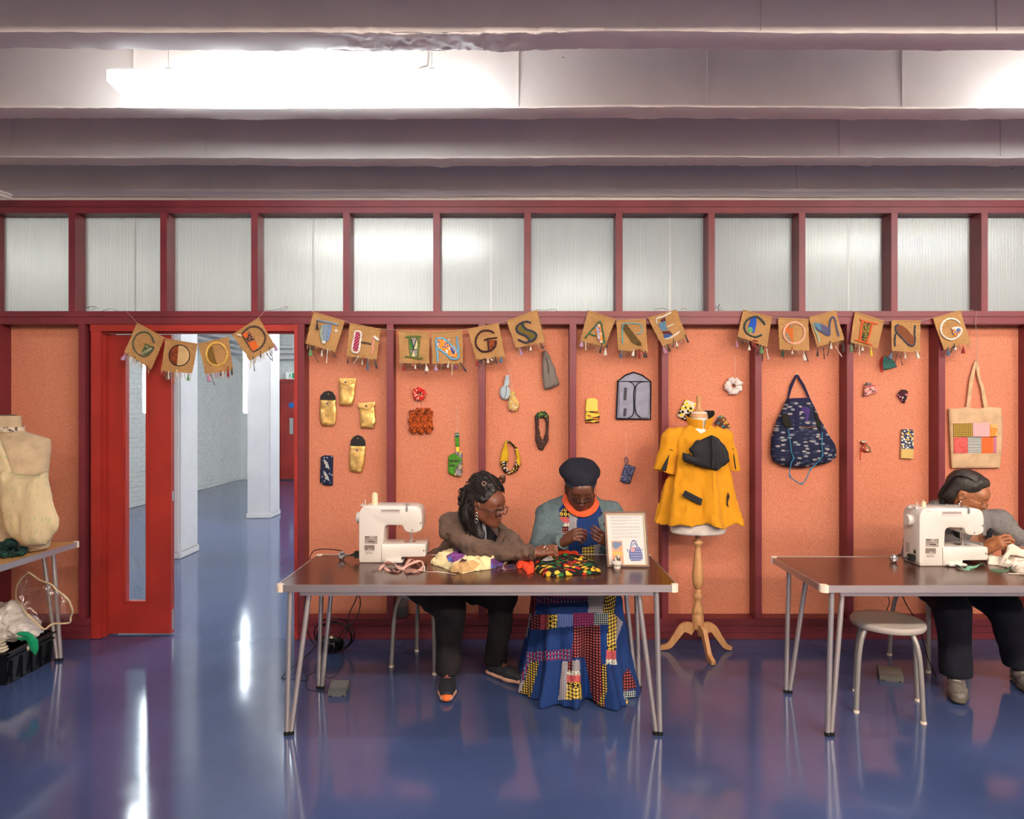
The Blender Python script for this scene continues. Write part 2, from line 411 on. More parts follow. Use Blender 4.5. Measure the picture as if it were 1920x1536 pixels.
def m_poly():
    t = NT('fluted_polycarbonate'); co = t.coord(); b = t.b
    sx = t.new('ShaderNodeSeparateXYZ'); t.l(co, sx.inputs[0])
    s = t.math('SINE', t.math('MULTIPLY', sx.outputs[0], 2*pi/.0105))
    t.l(t.mix(t.ramp(s, -.2, .9), (176, 170, 160), (252, 246, 236)), b.inputs['Base Color'])
    b.inputs['Transmission Weight'].default_value = .8; b.inputs['Roughness'].default_value = .46; b.inputs['IOR'].default_value = 1.2
    b.inputs['Specular IOR Level'].default_value = .5
    t.bump(s, .5, .003)
    tr = t.new('ShaderNodeBsdfTranslucent'); tr.inputs[0].default_value = (.9, .88, .84, 1); mx = t.new('ShaderNodeMixShader'); mx.inputs[0].default_value = .28
    t.l(b.outputs[0], mx.inputs[1]); t.l(tr.outputs[0], mx.inputs[2]); t.l(mx.outputs[0], t.out.inputs[0])
    return t.m
POLY = m_poly()
# --- floor
MB().box(-6.3, 9, -5, 15.3, -.1, 0).done('floor', FLOORM, kind='structure')
# --- orange partition
wb = empty('wall_back', (0, FW, 0), kind='structure')
DXL, DXR = X(168, FW), X(558, FW)     # doorway frame, outer edges
stud_px = [-14, 147, 558, 725, 897, 1068, 1241, 1416, 1588, 1760, 1932]
SW = .044
sx = [X(p, FW) for p in stud_px]
ZR0, ZR1 = Z(608, FW), Z(583.5, FW)     # middle rail
ZT0, ZT1 = Z(399, FW), Z(375, FW)      # top rail
xL, xR = -4.6, 5.2
xsA = [sx[0]-.6*3, sx[0]-.6*2, sx[0]-.6]+sx+[sx[-1]+.6, sx[-1]+1.2, sx[-1]+1.8]
for x in xsA:
    if x < xL or x > xR: continue
    MB().box(x, x+SW, FW, PW+.02, .14, ZR0, b=.002).done('stud', TIMBER, wb)
ts_px = [-28+0, 128, 300, 470.5, 643, 812, 983, 1155, 1328, 1498, 1671, 1840]
tx = [X(p, FW) for p in ts_px]; tx = [tx[0]-.6]+tx+[tx[-1]+.6, tx[-1]+1.2]
for x in tx: MB().box(x, x+SW, FW, PW+.04, ZR1, ZT0, b=.002).done('stud', TIMBER, wb)
MB().box(xL, xR, FW-.004, PW+.04, ZR0+.048, ZR1, b=.003).done('rail', TIMBER, wb)
MB().box(xL, xR, FW, PW+.04, ZR0, ZR0+.048, b=.003).done('rail', TIMBER, wb)
MB().box(xL, xR, FW+.006, PW+.04, ZT0, ZT0+.040, b=.003).done('rail', TIMBER, wb)
MB().box(xL, xR, FW, PW+.04, ZT0+.040, ZT1, b=.003).done('rail', TIMBER, wb)
segs = [(xL, DXL), (DXR-.0, xR)]
for a, b_ in segs:
    for k in range(3): MB().box(a, b_, FW+.003*(2-k), PW+.02, .0467*k, .0467*(k+1)-.001, b=.003).done('rail', TIMBER, wb)
MB().box(xL, xR, 4.915, 4.95, ZT1-.02, ZB+HT).done('upper_closure', CONC, wb)
# the orange boards, one per bay
for a, b_ in zip(xsA[:-1], xsA[1:]):
    if b_ < xL or a > xR: continue
    if abs(a-sx[1]) < .01: continue
    MB().box(a+SW, b_, PW, PW+.02, .14, ZR0).done('panel', BOARD, wb, origin=(a, PW, 0))
MB().box(sx[1]+SW, DXL, PW, PW+.02, .14, ZR0).done('panel', TIMBER, wb)
# dark backing of the partition towards the next room
MB().box(xL, DXL, PW+.022, PW+.05, 0, ZR0).box(DXR, xR, PW+.022, PW+.05, 0, ZR0).done('backing', WHITEC, wb)
# clerestory panes: one window per bay
for i, (a, b_) in enumerate(zip(tx[:-1], tx[1:])):
    wn = empty('window_%d' % (i+1), ((a+b_)/2, PW, ZR1), kind='structure')
    MB().box(a+SW*.5, b_+SW*.5, PW+.004, PW+.014, ZR1, ZT0).done('pane', POLY, wn, smooth=False, origin=(a, PW, ZR1))
    if i % 2 == 0:
        xx = a+SW+.33
        MB().box(xx, xx+.012, PW+.0005, PW+.0035, ZR1, ZT0).done('joint_strip', mat('clear_strip', (225, 228, 226), .3, trans=.5), wn)
# --- doorway
dr = empty('door_1', (X(255, 4.667), 4.667, 0), kind='structure')
zh = Z(616, FW)
xj = .045
def frame_piece(x0, x1, z0, z1): return MB().box(x0, x1, FW+.012, PW+.09, z0, z1, b=.002)
fr = empty('door_2', (DXR, FW, 0), kind='structure')
frame_piece(DXL, DXL+.065, .003, ZR0).done('jamb', DOORRED, fr)
MB().box(DXL+.065, DXL+.075, 4.62, PW+.09, .003, ZR0-.07).done('door_stop', DOORRED, fr)
MB().box(DXR-.022, DXR, FW-.002, PW+.09, .003, ZR0).done('jamb', DOORRED, fr)
MB().box(DXL-.004, DXR, FW+.009, PW+.085, ZR0-.045, ZR0+.004, b=.002).done('head_jamb', DOORRED, fr)
MB().box(DXL+.065, DXR-.02, 4.62, 4.66, ZR0-.056, ZR0-.045).done('door_stop', DOORRED, fr)
# leaf with a tall vision panel
d0 = 4.667; lx0, lx1 = X(189, d0), X(321, d0); lz0, lz1 = .012, ZR0-.06
gx0, gx1, gz0, gz1 = X(235.5, d0), X(274.5, d0), Z(1128, d0), Z(664, d0)
mb = MB(); th = .044
for q in ((lx0, gx0, lz0, lz1), (gx1, lx1, lz0, lz1), (gx0, gx1, lz0, gz0), (gx0, gx1, gz1, lz1)): mb.box(q[0], q[1], d0, d0+th, q[2], q[3])
mb.done('door_leaf', DOORRED, dr, origin=(lx0, d0, 0))
mb = MB(); w_ = .018
for q in ((gx0-w_, gx0+.003, gz0-w_, gz1+w_), (gx1-.003, gx1+w_, gz0-w_, gz1+w_), (gx0, gx1, gz0-w_, gz0+.003), (gx0, gx1, gz1-.003, gz1+w_)): mb.box(q[0], q[1], d0-.008, d0+.002, q[2], q[3], b=.003)
mb.done('glazing_bead', DOORRED, dr)
MB().box(gx0, gx1, d0+.018, d0+.024, gz0, gz1).done('pane', clear_glass('door_glass', .08), dr)
STEEL = mat('brushed_steel', (190, 188, 184), .3, 1)
for z0, z1 in ((Z(940, d0), Z(922, d0)), (.03, .17)):
    MB().box(lx1-.0005, lx1+.0015, d0+.01, d0+.034, z0, z1).done('edge_bolt', STEEL, dr)
MB().box(lx1+.0, lx1+.0009, d0+.018, d0+.026, .2, 2.0).done('edge_seal', mat('seal', (90, 60, 55), .6), dr)
# --- ceiling: a slab with deep ribs running across the room
ce = empty('ceiling', (0, 0, 3.02), kind='structure')
ZB = 3.02; HT = .42
MB().box(-6.3, 9, -5, 5.5, ZB+HT, ZB+HT+.1).done('slab', CONC, ce, smooth=False)
def beam(y0, y1, seed, xa=-6.3, xb=9, rough=1.0):
    rnd = random.Random(seed); n = 420; V = []; F_ = []
    for i in range(n+1):
        x = xa+(xb-xa)*i/n
        def nz(o, f=1, s=seed): return mnoise.noise(Vector((x*f, s*3.1+o, .5)))
        e0 = .012*nz(0, .6)+.005*nz(1, 3)+.003*nz(2, 14)*rough; e1 = .012*nz(5, .5)+.005*nz(6, 3)+.003*nz(7, 16)*rough
        zz = ZB+.010*nz(9, .5)+.003*nz(11, 2.5)
        lip = (max(0, nz(13, 22))*.010+max(0, nz(15, 6))*.006)*rough
        V += [(x, y0+.02, ZB+HT), (x, y0+.004, ZB+.03), (x, y0+e0, zz+.004-lip*.4), (x, y0+.03+e0, zz), (x, y1-.03+e1, zz+.002), (x, y1+e1, zz+.006-lip), (x, y1-.004, ZB+.03), (x, y1-.02, ZB+HT)]
    for i in range(n):
        for k in range(7): F_.append((i*8+k, i*8+k+1, (i+1)*8+k+1, (i+1)*8+k))
    mb = MB(); mb.add(V, F_); return mb.done('ceiling_beam', CONC, ce, smooth=35)
ys = [2.76, 3.455, 4.13, 4.77]; pitch = .67
for i, y in enumerate([ys[0]-pitch*k for k in range(11, 0, -1)]): beam(y, y+.14, 40+i, rough=.5)
for i, y in enumerate(ys): beam(y, y+.135, i+1)
# broken plaster under the nearest beam
def plaster():
    f = Field((X(560, 2.8), 2.735, ZB-.03), (X(1130, 2.8), 2.915, ZB+.03), .004)
    f.d[:] = 1
    Xg, Yg, Zg = f.grid((slice(None),)*3)
    u = (Xg-f.lo[0])/(f.ax[0][-1]-f.lo[0]); env = np.clip(np.minimum(u*6, (1-u)*4), 0, 1)
    xx, yy = np.broadcast_arrays(Xg[:, :, 0], Yg[:, :, 0])
    n = vnoise(xx*22, yy*22, xx*0, 5)+.6*vnoise(xx*60, yy*60, xx*0, 6)+.3*vnoise(xx*130, yy*130, xx*0, 7)
    env = env+0*yy[:, :, None]
    f.d = (np.maximum(np.maximum((ZB-.004-.0035*n[:, :, None]*env+.012*(1-env))-Zg, Zg-ZB-.022), np.abs(Yg-2.826)-.069-.008*vnoise(xx*30, yy*0, xx*0, 9)[:, :, None]*env)).astype(np.float32)+0*Zg
    return f.mesh('rough_plaster', ce, CONC, smooth=30)
plaster()
# seams across the rib faces
for px, y, d_, z0 in ((972, ys[1], 0, 0), (1327, ys[1], 0, 0), (1692, ys[1], 0, 0), (250, ys[1], 0, 0), (385, ys[2], 0, 0), (1575, ys[2], 0, 0), (1877, ys[2], 0, 0), (20, ys[2], 0, 0), (1495, ys[3], 0, 0), (393, ys[3], 0, 0), (1428, ys[0], 0, 0), (1870, ys[0], 0, 0)):
    x = X(px, y); MB().box(x-.002, x+.002, y-.001, y+.02, ZB+.01, ZB+HT).done('seam', CONC, ce)
# --- side and rear walls of this room
MB().box(-6.4, -6.3, -5, 4.7, 0, 3.5).done('wall_left', SIDEW, kind='structure')
MB().box(9, 9.1, -5, 15.3, 0, 3.5).done('wall_right', SIDEW, kind='structure')
MB().box(-6.4, 9.1, -5.1, -5, 0, 3.5).done('wall_rear', SIDEW, kind='structure')
MB().box(xR, 9, FW, PW, 0, 3.0).box(-6.3, xL, FW, PW, 0, 3.0).done('wall_partition_ends', SIDEW, kind='structure')
# --- conduit in the corner above the partition
tag(MB().tube(pxl([(-60, 346, 4.1), (20, 372, 4.45)], 4.3), .012).tube(pxl([(-60, 338, 4.1), (22, 366, 4.45)], 4.3), .008).done('ceiling_conduit', CONC), 'white painted pipes crossing the corner above the partition', 'pipe')

# ================================================================ the room beyond
BX, BY = -5.86, 15.0
MB().box(-6.4, 9.1, PW+.1, 15.3, 3.45, 3.55).done('ceiling_beyond', WHITEC, kind='structure')
wl = empty('wall_brick', (BX, 13, 0), kind='structure')
MB().box(BX-.15, BX-.011, PW+.05, BY+.2, 0, 3.5).done('mortar', mat('painted_mortar', (222, 225, 219), .8), wl)
brm = bpy.data.meshes.new('brick')
def brick_shape(seed):
    mb = MB(); mb.box(-.03, 0, -.1085, .1085, 0, .0655, b=.005); rr = random.Random(seed)
    mb.v = [(x+(rr.uniform(-.003, .003) if x > -.01 else 0), y, z+rr.uniform(-.001, .001)) for x, y, z in mb.v]
    me = bpy.data.meshes.new('brick'); me.from_pydata(mb.v, [], mb.f); me.materials.append(WHITEB); me.shade_smooth(); me.set_sharp_from_angle(angle=radians(50)); return me
bks = [brick_shape(i) for i in range(4)]
rr = random.Random(3); cells = []
for r in range(44):
    for c in range(48):
        y = 4.9+c*.2245+(.112 if r % 2 else 0); z = .004+r*.0765
        if y < BY-.1 and z < 3.4: cells.append((y, z))
vis = [q for q in cells if (10.2 < q[0] < 11.6 or 12.6 < q[0] < 15) and q[1] < 2.4]
vis.sort(key=lambda q: q[0]); vis = set(vis[:300])
mb = MB(); k = 0
for y, z in cells:
    dx = rr.uniform(-.005, .004)
    if (y, z) in vis:
        o = bpy.data.objects.new('brick', bks[k % 4]); COL.objects.link(o); o.parent = wl
        o.location = Vector((BX+dx, y, z))-wl.location; k += 1
    else: mb.box(BX-.03, BX+dx, y-.1085, y+.1085, z, z+.0655)
o = mb.done('bricks_further_along', WHITEB, wl, smooth=False); o['kind'] = 'stuff'
we = empty('wall_end', (0, BY, 0), kind='structure')
MB().box(-6.4, 9.1, BY, BY+.15, 0, 3.5).done('plaster', WHITEB, we)
mb = MB()
for r in range(44):
    for c in range(14):
        x = BX+.1+c*.2245+(.112 if r % 2 else 0); mb.box(x-.108, x+.108, BY-.012, BY+.01, .004+r*.0765, .068+r*.0765)
o = mb.done('bricks_further_along', WHITEB, we, smooth=False); o['kind'] = 'stuff'
# red fire door with sign
fd = empty('door_3', (X(560, BY), BY-.06, 0), kind='structure')
q = MB().box(X(526, 14.94), X(526, 14.94)+1.0, 14.93, 14.985, .02, 2.1, b=.004); q.done('door_leaf', DOORRED, fd)
mb = MB(); x0 = X(526, 14.94)
mb.box(x0-.06, x0-.005, 14.9, 14.99, 0, 2.17).box(x0+1.005, x0+1.06, 14.9, 14.99, 0, 2.17).box(x0-.06, x0+1.06, 14.9, 14.99, 2.11, 2.17); mb.done('door_frame', DOORRED, fd)
p = P(546.5, 760, 14.93)
MB().lathe([(.001, -.003), (.06, -.003), (.06, .002), (.001, .002)], (p.x, 14.926, p.z), 20, axis='y').done('sign_disc', mat('sign_blue', (30, 110, 190), .4), fd)
p0, p1 = P(543, 784, 14.93), P(550, 814, 14.93)
MB().box(p0.x, p1.x, 14.922, 14.929, p1.z, p0.z, b=.002).done('push_plate', STEEL, fd)
# exit sign
es = empty('exit_sign', P(548, 712, 14.95), 'small green exit sign box with a white running figure above the red door beyond', 'sign')
p0, p1 = P(539, 698, 14.93), P(566, 711, 14.93)
MB().box(p0.x-.03, p1.x, 14.9, 14.985, p1.z, p0.z, b=.01).done('housing', mat('sign_white', (225, 232, 226), .5, emit=.25), es)
MB().box(p0.x+.03, p1.x-.02, 14.893, 14.901, p1.z+.015, p0.z-.015).done('face', mat('sign_green', (18, 130, 82), .5, emit=.35), es)
c = P(545, 704.5, 14.89); s = .016
mb = MB(); mb.box(c.x-.05, c.x+.03, 14.889, 14.893, c.z-.055, c.z+.055)
mb.done('white_square', mat('sign_white', (0, 0, 0)), es)
mb = MB(); g = lambda a, b_: Vector((c.x-.01+a, 14.887, c.z+b_))
mb.tube([g(0, .04), g(.004, .041)], .011).tube([g(0, .025), g(-.008, -.005)], .008).tube([g(-.008, -.005), g(.016, -.018), g(.01, -.045)], .006).tube([g(-.008, -.005), g(-.02, -.03), g(-.035, -.035)], .006).tube([g(-.025, .015), g(0, .022), g(.022, .006)], .005)
mb.done('figure', mat('sign_green', (0, 0, 0)), es)
a_ = P(556.5, 704.5, 14.89)
MB().add([(a_.x-.03, 14.889, a_.z+.015), (a_.x+.01, 14.889, a_.z+.015), (a_.x+.01, 14.889, a_.z+.035), (a_.x+.045, 14.889, a_.z), (a_.x+.01, 14.889, a_.z-.035), (a_.x+.01, 14.889, a_.z-.015), (a_.x-.03, 14.889, a_.z-.015)], [tuple(range(7))]).done('arrow', mat('sign_white', (0, 0, 0)), es)
# columns
for i, (yy, lab) in enumerate(((7.06, 'white square column just beyond the open doorway, its edge behind the red door leaf'), (9.69, 'white square column further back with a lit tube on its side'))):
    cxr = -3.38; c_ = empty('column', (cxr-.16, yy+.2, 0), lab, 'column', kind='structure')
    MB().box(cxr-.325, cxr, yy, yy+.41, 0, 3.45, b=.02).done('shaft', WHITEC, c_)
    MB().box(cxr-.333, cxr+.008, yy-.008, yy+.418, 0, .07, b=.008).done('skirt', WHITEC, c_)
TUBEM = mat('lit_tube', (238, 250, 255), .5, emit=TUBE)
for yy, x, z0, z1, lab in ((7.12, -3.755, Z(775, 7.12), 2.55, 'upright glowing tube seen through the narrow door glass'), (9.75, -3.745, Z(775, 9.75), 2.42, 'upright glowing tube on the side of the further white column')):
    t_ = empty('tube_light', (x, yy, z0), lab, 'lamp')
    MB().box(x-.028, x+.028, yy-.03, yy+.03, z0, z1, b=.012).done('diffuser', TUBEM, t_)
    MB().box(x+.02, x+.052, yy-.025, yy+.025, z0+.02, z1-.02).done('mounting', WHITEC, t_)
# pipes under the far ceiling
for i, (zz, r) in enumerate(((2.86, .035), (2.74, .022), (2.62, .03))):
    tag(MB().tube([(-5.7, 14.86-.05*i, zz), (-2.2, 14.86-.05*i, zz)], r).tube([(-5.66, 9.5, zz+.08), (-5.66, 14.7, zz+.08)], r).tube([(-5.0+.3*i, 14.85, zz), (-5.0+.3*i, 14.85, 3.4)], r*.7).done('heating_pipe', WHITEC), ['topmost white pipe under the far ceiling of the room beyond', 'thin middle white pipe under the far ceiling of the room beyond', 'lowest white pipe under the far ceiling of the room beyond'][i], 'pipe')

# ================================================================ battens
def batten(x0, x1, y, z, label, lum, name='batten_light', group=None, wires=True, taper=0.045, warm=False):
    t = empty(name, ((x0+x1)/2, y, z), label, 'ceiling light', group)
    m = mat('lit_diffuser_%g_%d' % (lum, warm), (255, 238, 220) if warm else (240, 248, 250), .5, emit=lum)
    w_ = .062; h_ = .095
    V = []; pr = [(-w_, h_), (-w_, .045), (-w_*.62, 0), (w_*.62, 0), (w_, .045), (w_, h_)]
    for x, e in ((x0, 0), (x0+.001, 0), (x0+taper, 1), (x1-taper, 1), (x1-.001, 0), (x1, 0)):
        for a, b_ in pr: V.append((x, y+a, z+(b_ if e or b_ > .04 else .045)))
    Fs = [(i*6+k, i*6+(k+1) % 6, (i+1)*6+(k+1) % 6, (i+1)*6+k) for i in range(5) for k in range(6)]+[tuple(range(6)), tuple(range(30, 36))]
    MB().add(V, Fs).done('diffuser', m, t, smooth=False)
    MB().box(x0+.004, x1-.004, y-w_+.006, y+w_-.006, z+h_, z+h_+.012, b=.004).done('spine', WHITEC, t)
    if wires == 'far':
        for x in (x0+.2, x1-.2): MB().tube([(x, y, z+h_+.005), (x, y, 3.46 if y > 4.7 else ZB+HT+.01)], .004, 5).done('hanging_wire', STEEL, t)
    elif wires:
        for x in (x0+(x1-x0)*.147, x0+(x1-x0)*.868):
            MB().tube([(x, y, z+h_+.03), (x, y, ZB+HT)], .0018, 6).done('hanging_wire', STEEL, t)
            MB().box(x-.012, x+.012, y-.01, y+.01, z+h_+.01, z+h_+.03).tube([(x-.014, y, z+h_+.034), (x+.014, y, z+h_+.034)], .006, 6).done('wire_clamp', STEEL, t)
        MB().tube([(x1-.24, y+.01, ZB+HT), (x1-.24, y+.01, z+h_+.09), (x1-.27, y+.01, z+h_+.05), (x1-.36, y, z+h_+.022), (x1-.6, y, z+h_+.024), (x1-.8, y, z+h_+.018)], .005, 6, smooth=5).done('supply_cable', WHITEC, t)
    return t
batten(X(215, 3.2), X(900, 3.2), 3.2, Z(182, 3.2), 'long lit batten light hanging on thin wires between the ceiling ribs', LAMP)
batten(X(215, 3.2)+4.28, X(900, 3.2)+4.28, 3.2, Z(182, 3.2), 'lit batten light whose glow enters at the far end of the rib gap', LAMP)
batten(X(215, 3.2)-4.28, X(900, 3.2)-4.28, 3.2, Z(182, 3.2), 'lit batten light outside the picture beside the dark end of the room', LAMP*.25)
for i, y in enumerate((.52, -2.16)):  # two added rows of fill battens, out of view, brighten boards and ribs
    for j, x in enumerate((-.3, 2.5, 5.3)):
        batten(x-.85, x+.85, y, 2.955, 'added fill batten, unseen behind the viewer, brightening the work room', LAMP_FILL, group='added fill battens behind the viewer', wires='far', warm=True)
# beyond the clerestory
far = [(-1.07, 6.4), (3.42, 6.4), (7.6, 6.4), (-5.0, 7.9), (-2.3, 9.6), (1.3, 9.4), (5.8, 9.4), (-1.7, 12.3), (.5, 12.6), (5.0, 12.6)]
for x, y in far:
    batten(x-.78, x+.78, y, 2.98 if y < 7 else 3.1, 'batten light glowing behind the fluted clerestory panes', LAMP_FAR, group='battens beyond the clerestory', wires='far')
# ================================================================ tables
ALU = mat('aluminium_edge', (196, 186, 184), .34, .85, bump=.05, bs=30); CREAMP = mat('cream_plastic', (232, 216, 196), .5)
TUBEST = mat('chromed_leg_tube', (190, 182, 180), .32, .7); GREYPL = mat('stool_seat_grey', (168, 160, 152), .5); GREYTUBE = mat('grey_painted_tube', (150, 146, 142), .4, .35)
BLACKR = mat('black_rubber', (18, 18, 20), .55); BLACKG = mat('black_gloss', (10, 10, 12), .18)
def m_wood(name, a, b, rough, sc=(2, 40, 40)):
    t = NT(name); n = t.noise(t.coord(sc), 1.5, 4, .6, .4); n2 = t.noise(t.coord((.5, .5, .5)), 4, 3)
    t.col(t.mix(t.ramp(t.math('ADD', t.math('MULTIPLY', n, .8), t.math('MULTIPLY', n2, .2)), .35, .65), a, b)); t.b.inputs['Roughness'].default_value = rough; t.bump(n, .04, .001); return t.m
TOPBROWN = m_wood('brown_laminate', (58, 32, 26), (84, 48, 38), .2); TOPOAK = m_wood('oak_laminate', (190, 140, 84), (208, 160, 102), .3)
BEECH = m_wood('turned_beech', (192, 138, 88), (212, 160, 108), .38, (40, 40, 3))
ZT = .705
def round_rect(x0, x1, y0, y1, r, n=4):
    o = []
    for cx, cy, a0 in ((x1-r, y1-r, 0), (x0+r, y1-r, 90), (x0+r, y0+r, 180), (x1-r, y0+r, 270)):
        for k in range(n+1):
            a = radians(a0+90*k/n); o.append((cx+r*cos(a), cy+r*sin(a)))
    return o
def table(x0, y0, L, D, label, top, along='x', group=None, label_leg=None):
    """folding table with two-tube legs that meet at the foot"""
    x1, y1 = (x0+L, y0+D) if along == 'x' else (x0+D, y0+L)
    t = empty('folding_table', ((x0+x1)/2, (y0+y1)/2, 0), label, 'table', group)
    MB().prism(round_rect(x0+.004, x1-.004, y0+.004, y1-.004, .018), ZT-.024, ZT, axis='z').done('tabletop', top, t, smooth=30)
    out = round_rect(x0, x1, y0, y1, .02); inn = round_rect(x0+.006, x1-.006, y0+.006, y1-.006, .016); n = len(out); mb = MB()
    V = [(x, y, z) for (o_, z) in ((out, ZT-.031), (out, ZT+.002), (inn, ZT+.002), (inn, ZT-.031)) for x, y in o_]
    mb.add(V, [(k*n+i, k*n+(i+1) % n, ((k+1) % 4)*n+(i+1) % n, ((k+1) % 4)*n+i) for k in range(4) for i in range(n)]); mb.done('edge_band', ALU, t, smooth=30)
    for cx, cy in ((x0, y0), (x1, y0), (x0, y1), (x1, y1)):
        sx_ = 1 if cx == x0 else -1; sy_ = 1 if cy == y0 else -1
        q = [(cx+sx_*(-.0025), cy+sy_*.03), (cx+sx_*(-.0025), cy+sy_*.012), (cx+sx_*.003, cy+sy_*.003), (cx+sx_*.012, cy-sy_*.0025), (cx+sx_*.03, cy-sy_*.0025), (cx+sx_*.03, cy+sy_*.02), (cx+sx_*.02, cy+sy_*.03)]
        MB().prism(q, ZT-.032, ZT+.0035, axis='z').done('corner_cap', CREAMP, t, smooth=30)
    MB().box(x0+.1, x1-.1, y0+.03, y0+.05, ZT-.055, ZT-.025).box(x0+.1, x1-.1, y1-.05, y1-.03, ZT-.055, ZT-.025).done('under_rail', ALU, t)
    for cx in (0, 1):
        for cy in (0, 1):
            fx = x0+.045 if not cx else x1-.085; fy = y0+.03 if not cy else y1-.12
            if along == 'y': fx = x0+.05 if not cx else x1-.07; fy = y0+.06 if not cy else y1-.085
            s = 1 if not cx else -1; sy = 1 if not cy else -1
            mb = MB(); a = Vector((fx-s*.006, fy, .012)); b = Vector((fx+s*.013, fy+sy*.004, .012))
            if along == 'x':
                ta = Vector((fx+s*.012, fy-sy*.004, ZT-.03)); tb = Vector((fx+s*.088, fy+sy*.05, ZT-.03))
            else: ta = Vector((fx+s*.040, fy, ZT-.03)); tb = Vector((fx+s*.088, fy-.02, ZT-.03))
            mb.tube([a, a*.9+ta*.1, ta*.97+a*.03, ta], .0125, 10).tube([b, b*.9+tb*.1, tb*.97+b*.03, tb], .0125, 10)
            lg = mb.done('leg', TUBEST, t, smooth=60)
            MB().lathe([(.0135, 0), (.0145, .004), (.0135, .018)], (a.x, a.y, 0), 12).lathe([(.0135, 0), (.0145, .004), (.0135, .018)], (b.x, b.y, 0), 12).done('foot_cap', BLACKR, lg)
    return t
T1 = table(X(518, 3.21), 3.21, 1.862, .685, 'brown folding table the two women sew at, wax print cloth on it', TOPBROWN)
T2 = table(1.431, 3.2, 1.862, .64, 'brown folding table with the empty grey stool tucked under it', TOPBROWN)
T3 = table(-3.357, 2.45, 1.83, .69, 'pale oak folding table under the cream dress form', TOPOAK, along='y')
# ---- stools
def stool(x, y, ang, label):
    t = empty('stool', (x, y, 0), label, 'stool', 'grey round stools')
    MB().lathe([(.001, .452), (.10, .4525), (.158, .451), (.169, .447), (.1735, .438), (.1735, .427), (.168, .418), (.158, .415), (.001, .415)], (x, y, 0), 48).done('seat', GREYPL, t)
    r0, r1 = .13, .206
    for k in range(4):
        a = radians(45+90*k); d = Vector((cos(a), sin(a), 0)); c = Vector((x, y, 0))
        pts = [c+d*(r0-.05)+Vector((0, 0, .425)), c+d*r0+Vector((0, 0, .418)), c+d*(r0+.026)+Vector((0, 0, .395)), c+d*(r0+.048)+Vector((0, 0, .34)), c+d*(r0+.062)+Vector((0, 0, .24)), c+d*r1+Vector((0, 0, .012))]
        lg = MB().tube(pts, .0125, 10, smooth=4).done('leg', GREYTUBE, t, smooth=60)
        q = c+d*r1; MB().lathe([(.014, 0), (.015, .003), (.0135, .014)], (q.x, q.y, 0), 12).done('foot_cap', CREAMP, lg)
    t.rotation_euler.z = radians(ang)-pi/4+pi/4; return t
s0 = stool(1.92, 3.545, -25.5, 'empty grey round stool with bent tube legs under the table edge')
register(s0)
for x, y, a, lab in ((-.52, 4.165, -23, 'grey round stool the woman in the brown jacket sits on'), (.40, 4.16, 8, 'grey round stool hidden under the patchwork skirt'), (2.51, 4.18, 14, 'grey round stool the woman in the grey cardigan sits on')):
    c = copy_tree(s0); c.location = (x, y, 0); c.rotation_euler.z = radians(a); c['label'] = lab

# ================================================================ sewing machines
MW = mat('white_machine_plastic', (216, 211, 204), .32, coat=.3); MW2 = mat('pale_grey_plastic', (205, 198, 192), .4); MDK = mat('dark_recess', (40, 38, 40), .5)
PLATE = mat('rating_plate', (176, 164, 158), .45, .3); PLATED = mat('rating_plate_dark', (138, 126, 118), .45, .3); INK = mat('ink_black', (38, 34, 34), .6); INKG = mat('ink_grey', (120, 108, 104), .7)
def round_poly(poly, r, n=4):
    out = []; m = len(poly)
    for i, p in enumerate(poly):
        rr = p[2] if len(p) > 2 else r
        a = Vector(poly[i-1][:2]); b = Vector(p[:2]); c = Vector(poly[(i+1) % m][:2]); u = a-b; v = c-b
        rr = min(rr, u.length*.45, v.length*.45); u.normalize(); v.normalize()
        if rr < 1e-5: out.append(tuple(b)); continue
        for k in range(n+1):
            t = k/n; q = (b+u*rr)*(1-t)**2+b*2*t*(1-t)+(b+v*rr)*t*t; out.append(tuple(q))
    return out
def bevel_prism(mb, poly, y0, y1, b, mi=0):
    """x,z outline extruded along y with softened rims"""
    n = len(poly); pv = [Vector(p) for p in poly]
    area = sum(pv[i].x*pv[(i+1) % n].y-pv[(i+1) % n].x*pv[i].y for i in range(n)); sg = 1 if area > 0 else -1
    def inset(d):
        o = []
        for i in range(n):
            e1 = (pv[i]-pv[i-1]); e2 = (pv[(i+1) % n]-pv[i]); e1 = e1.normalized() if e1.length > 1e-7 else e2.normalized(); e2 = e2.normalized() if e2.length > 1e-7 else e1
            nn = Vector((-(e1.y+e2.y), e1.x+e2.x))*sg
            nn = nn.normalized() if nn.length > 1e-6 else Vector((0, 0)); o.append(pv[i]+nn*d)
        return o
    rings = [(inset(b), y0), (inset(b*.3), y0+b*.3), (inset(0), y0+b), (inset(0), y1-b), (inset(b*.3), y1-b*.3), (inset(b), y1)]
    V = [(p.x, y, p.y) for r_, y in rings for p in r_]
    F_ = [(k*n+i, k*n+(i+1) % n, (k+1)*n+(i+1) % n, (k+1)*n+i) for k in range(5) for i in range(n)]+[tuple(range(n)), tuple(range(5*n, 6*n))]
    return mb.add(V, F_, mi)
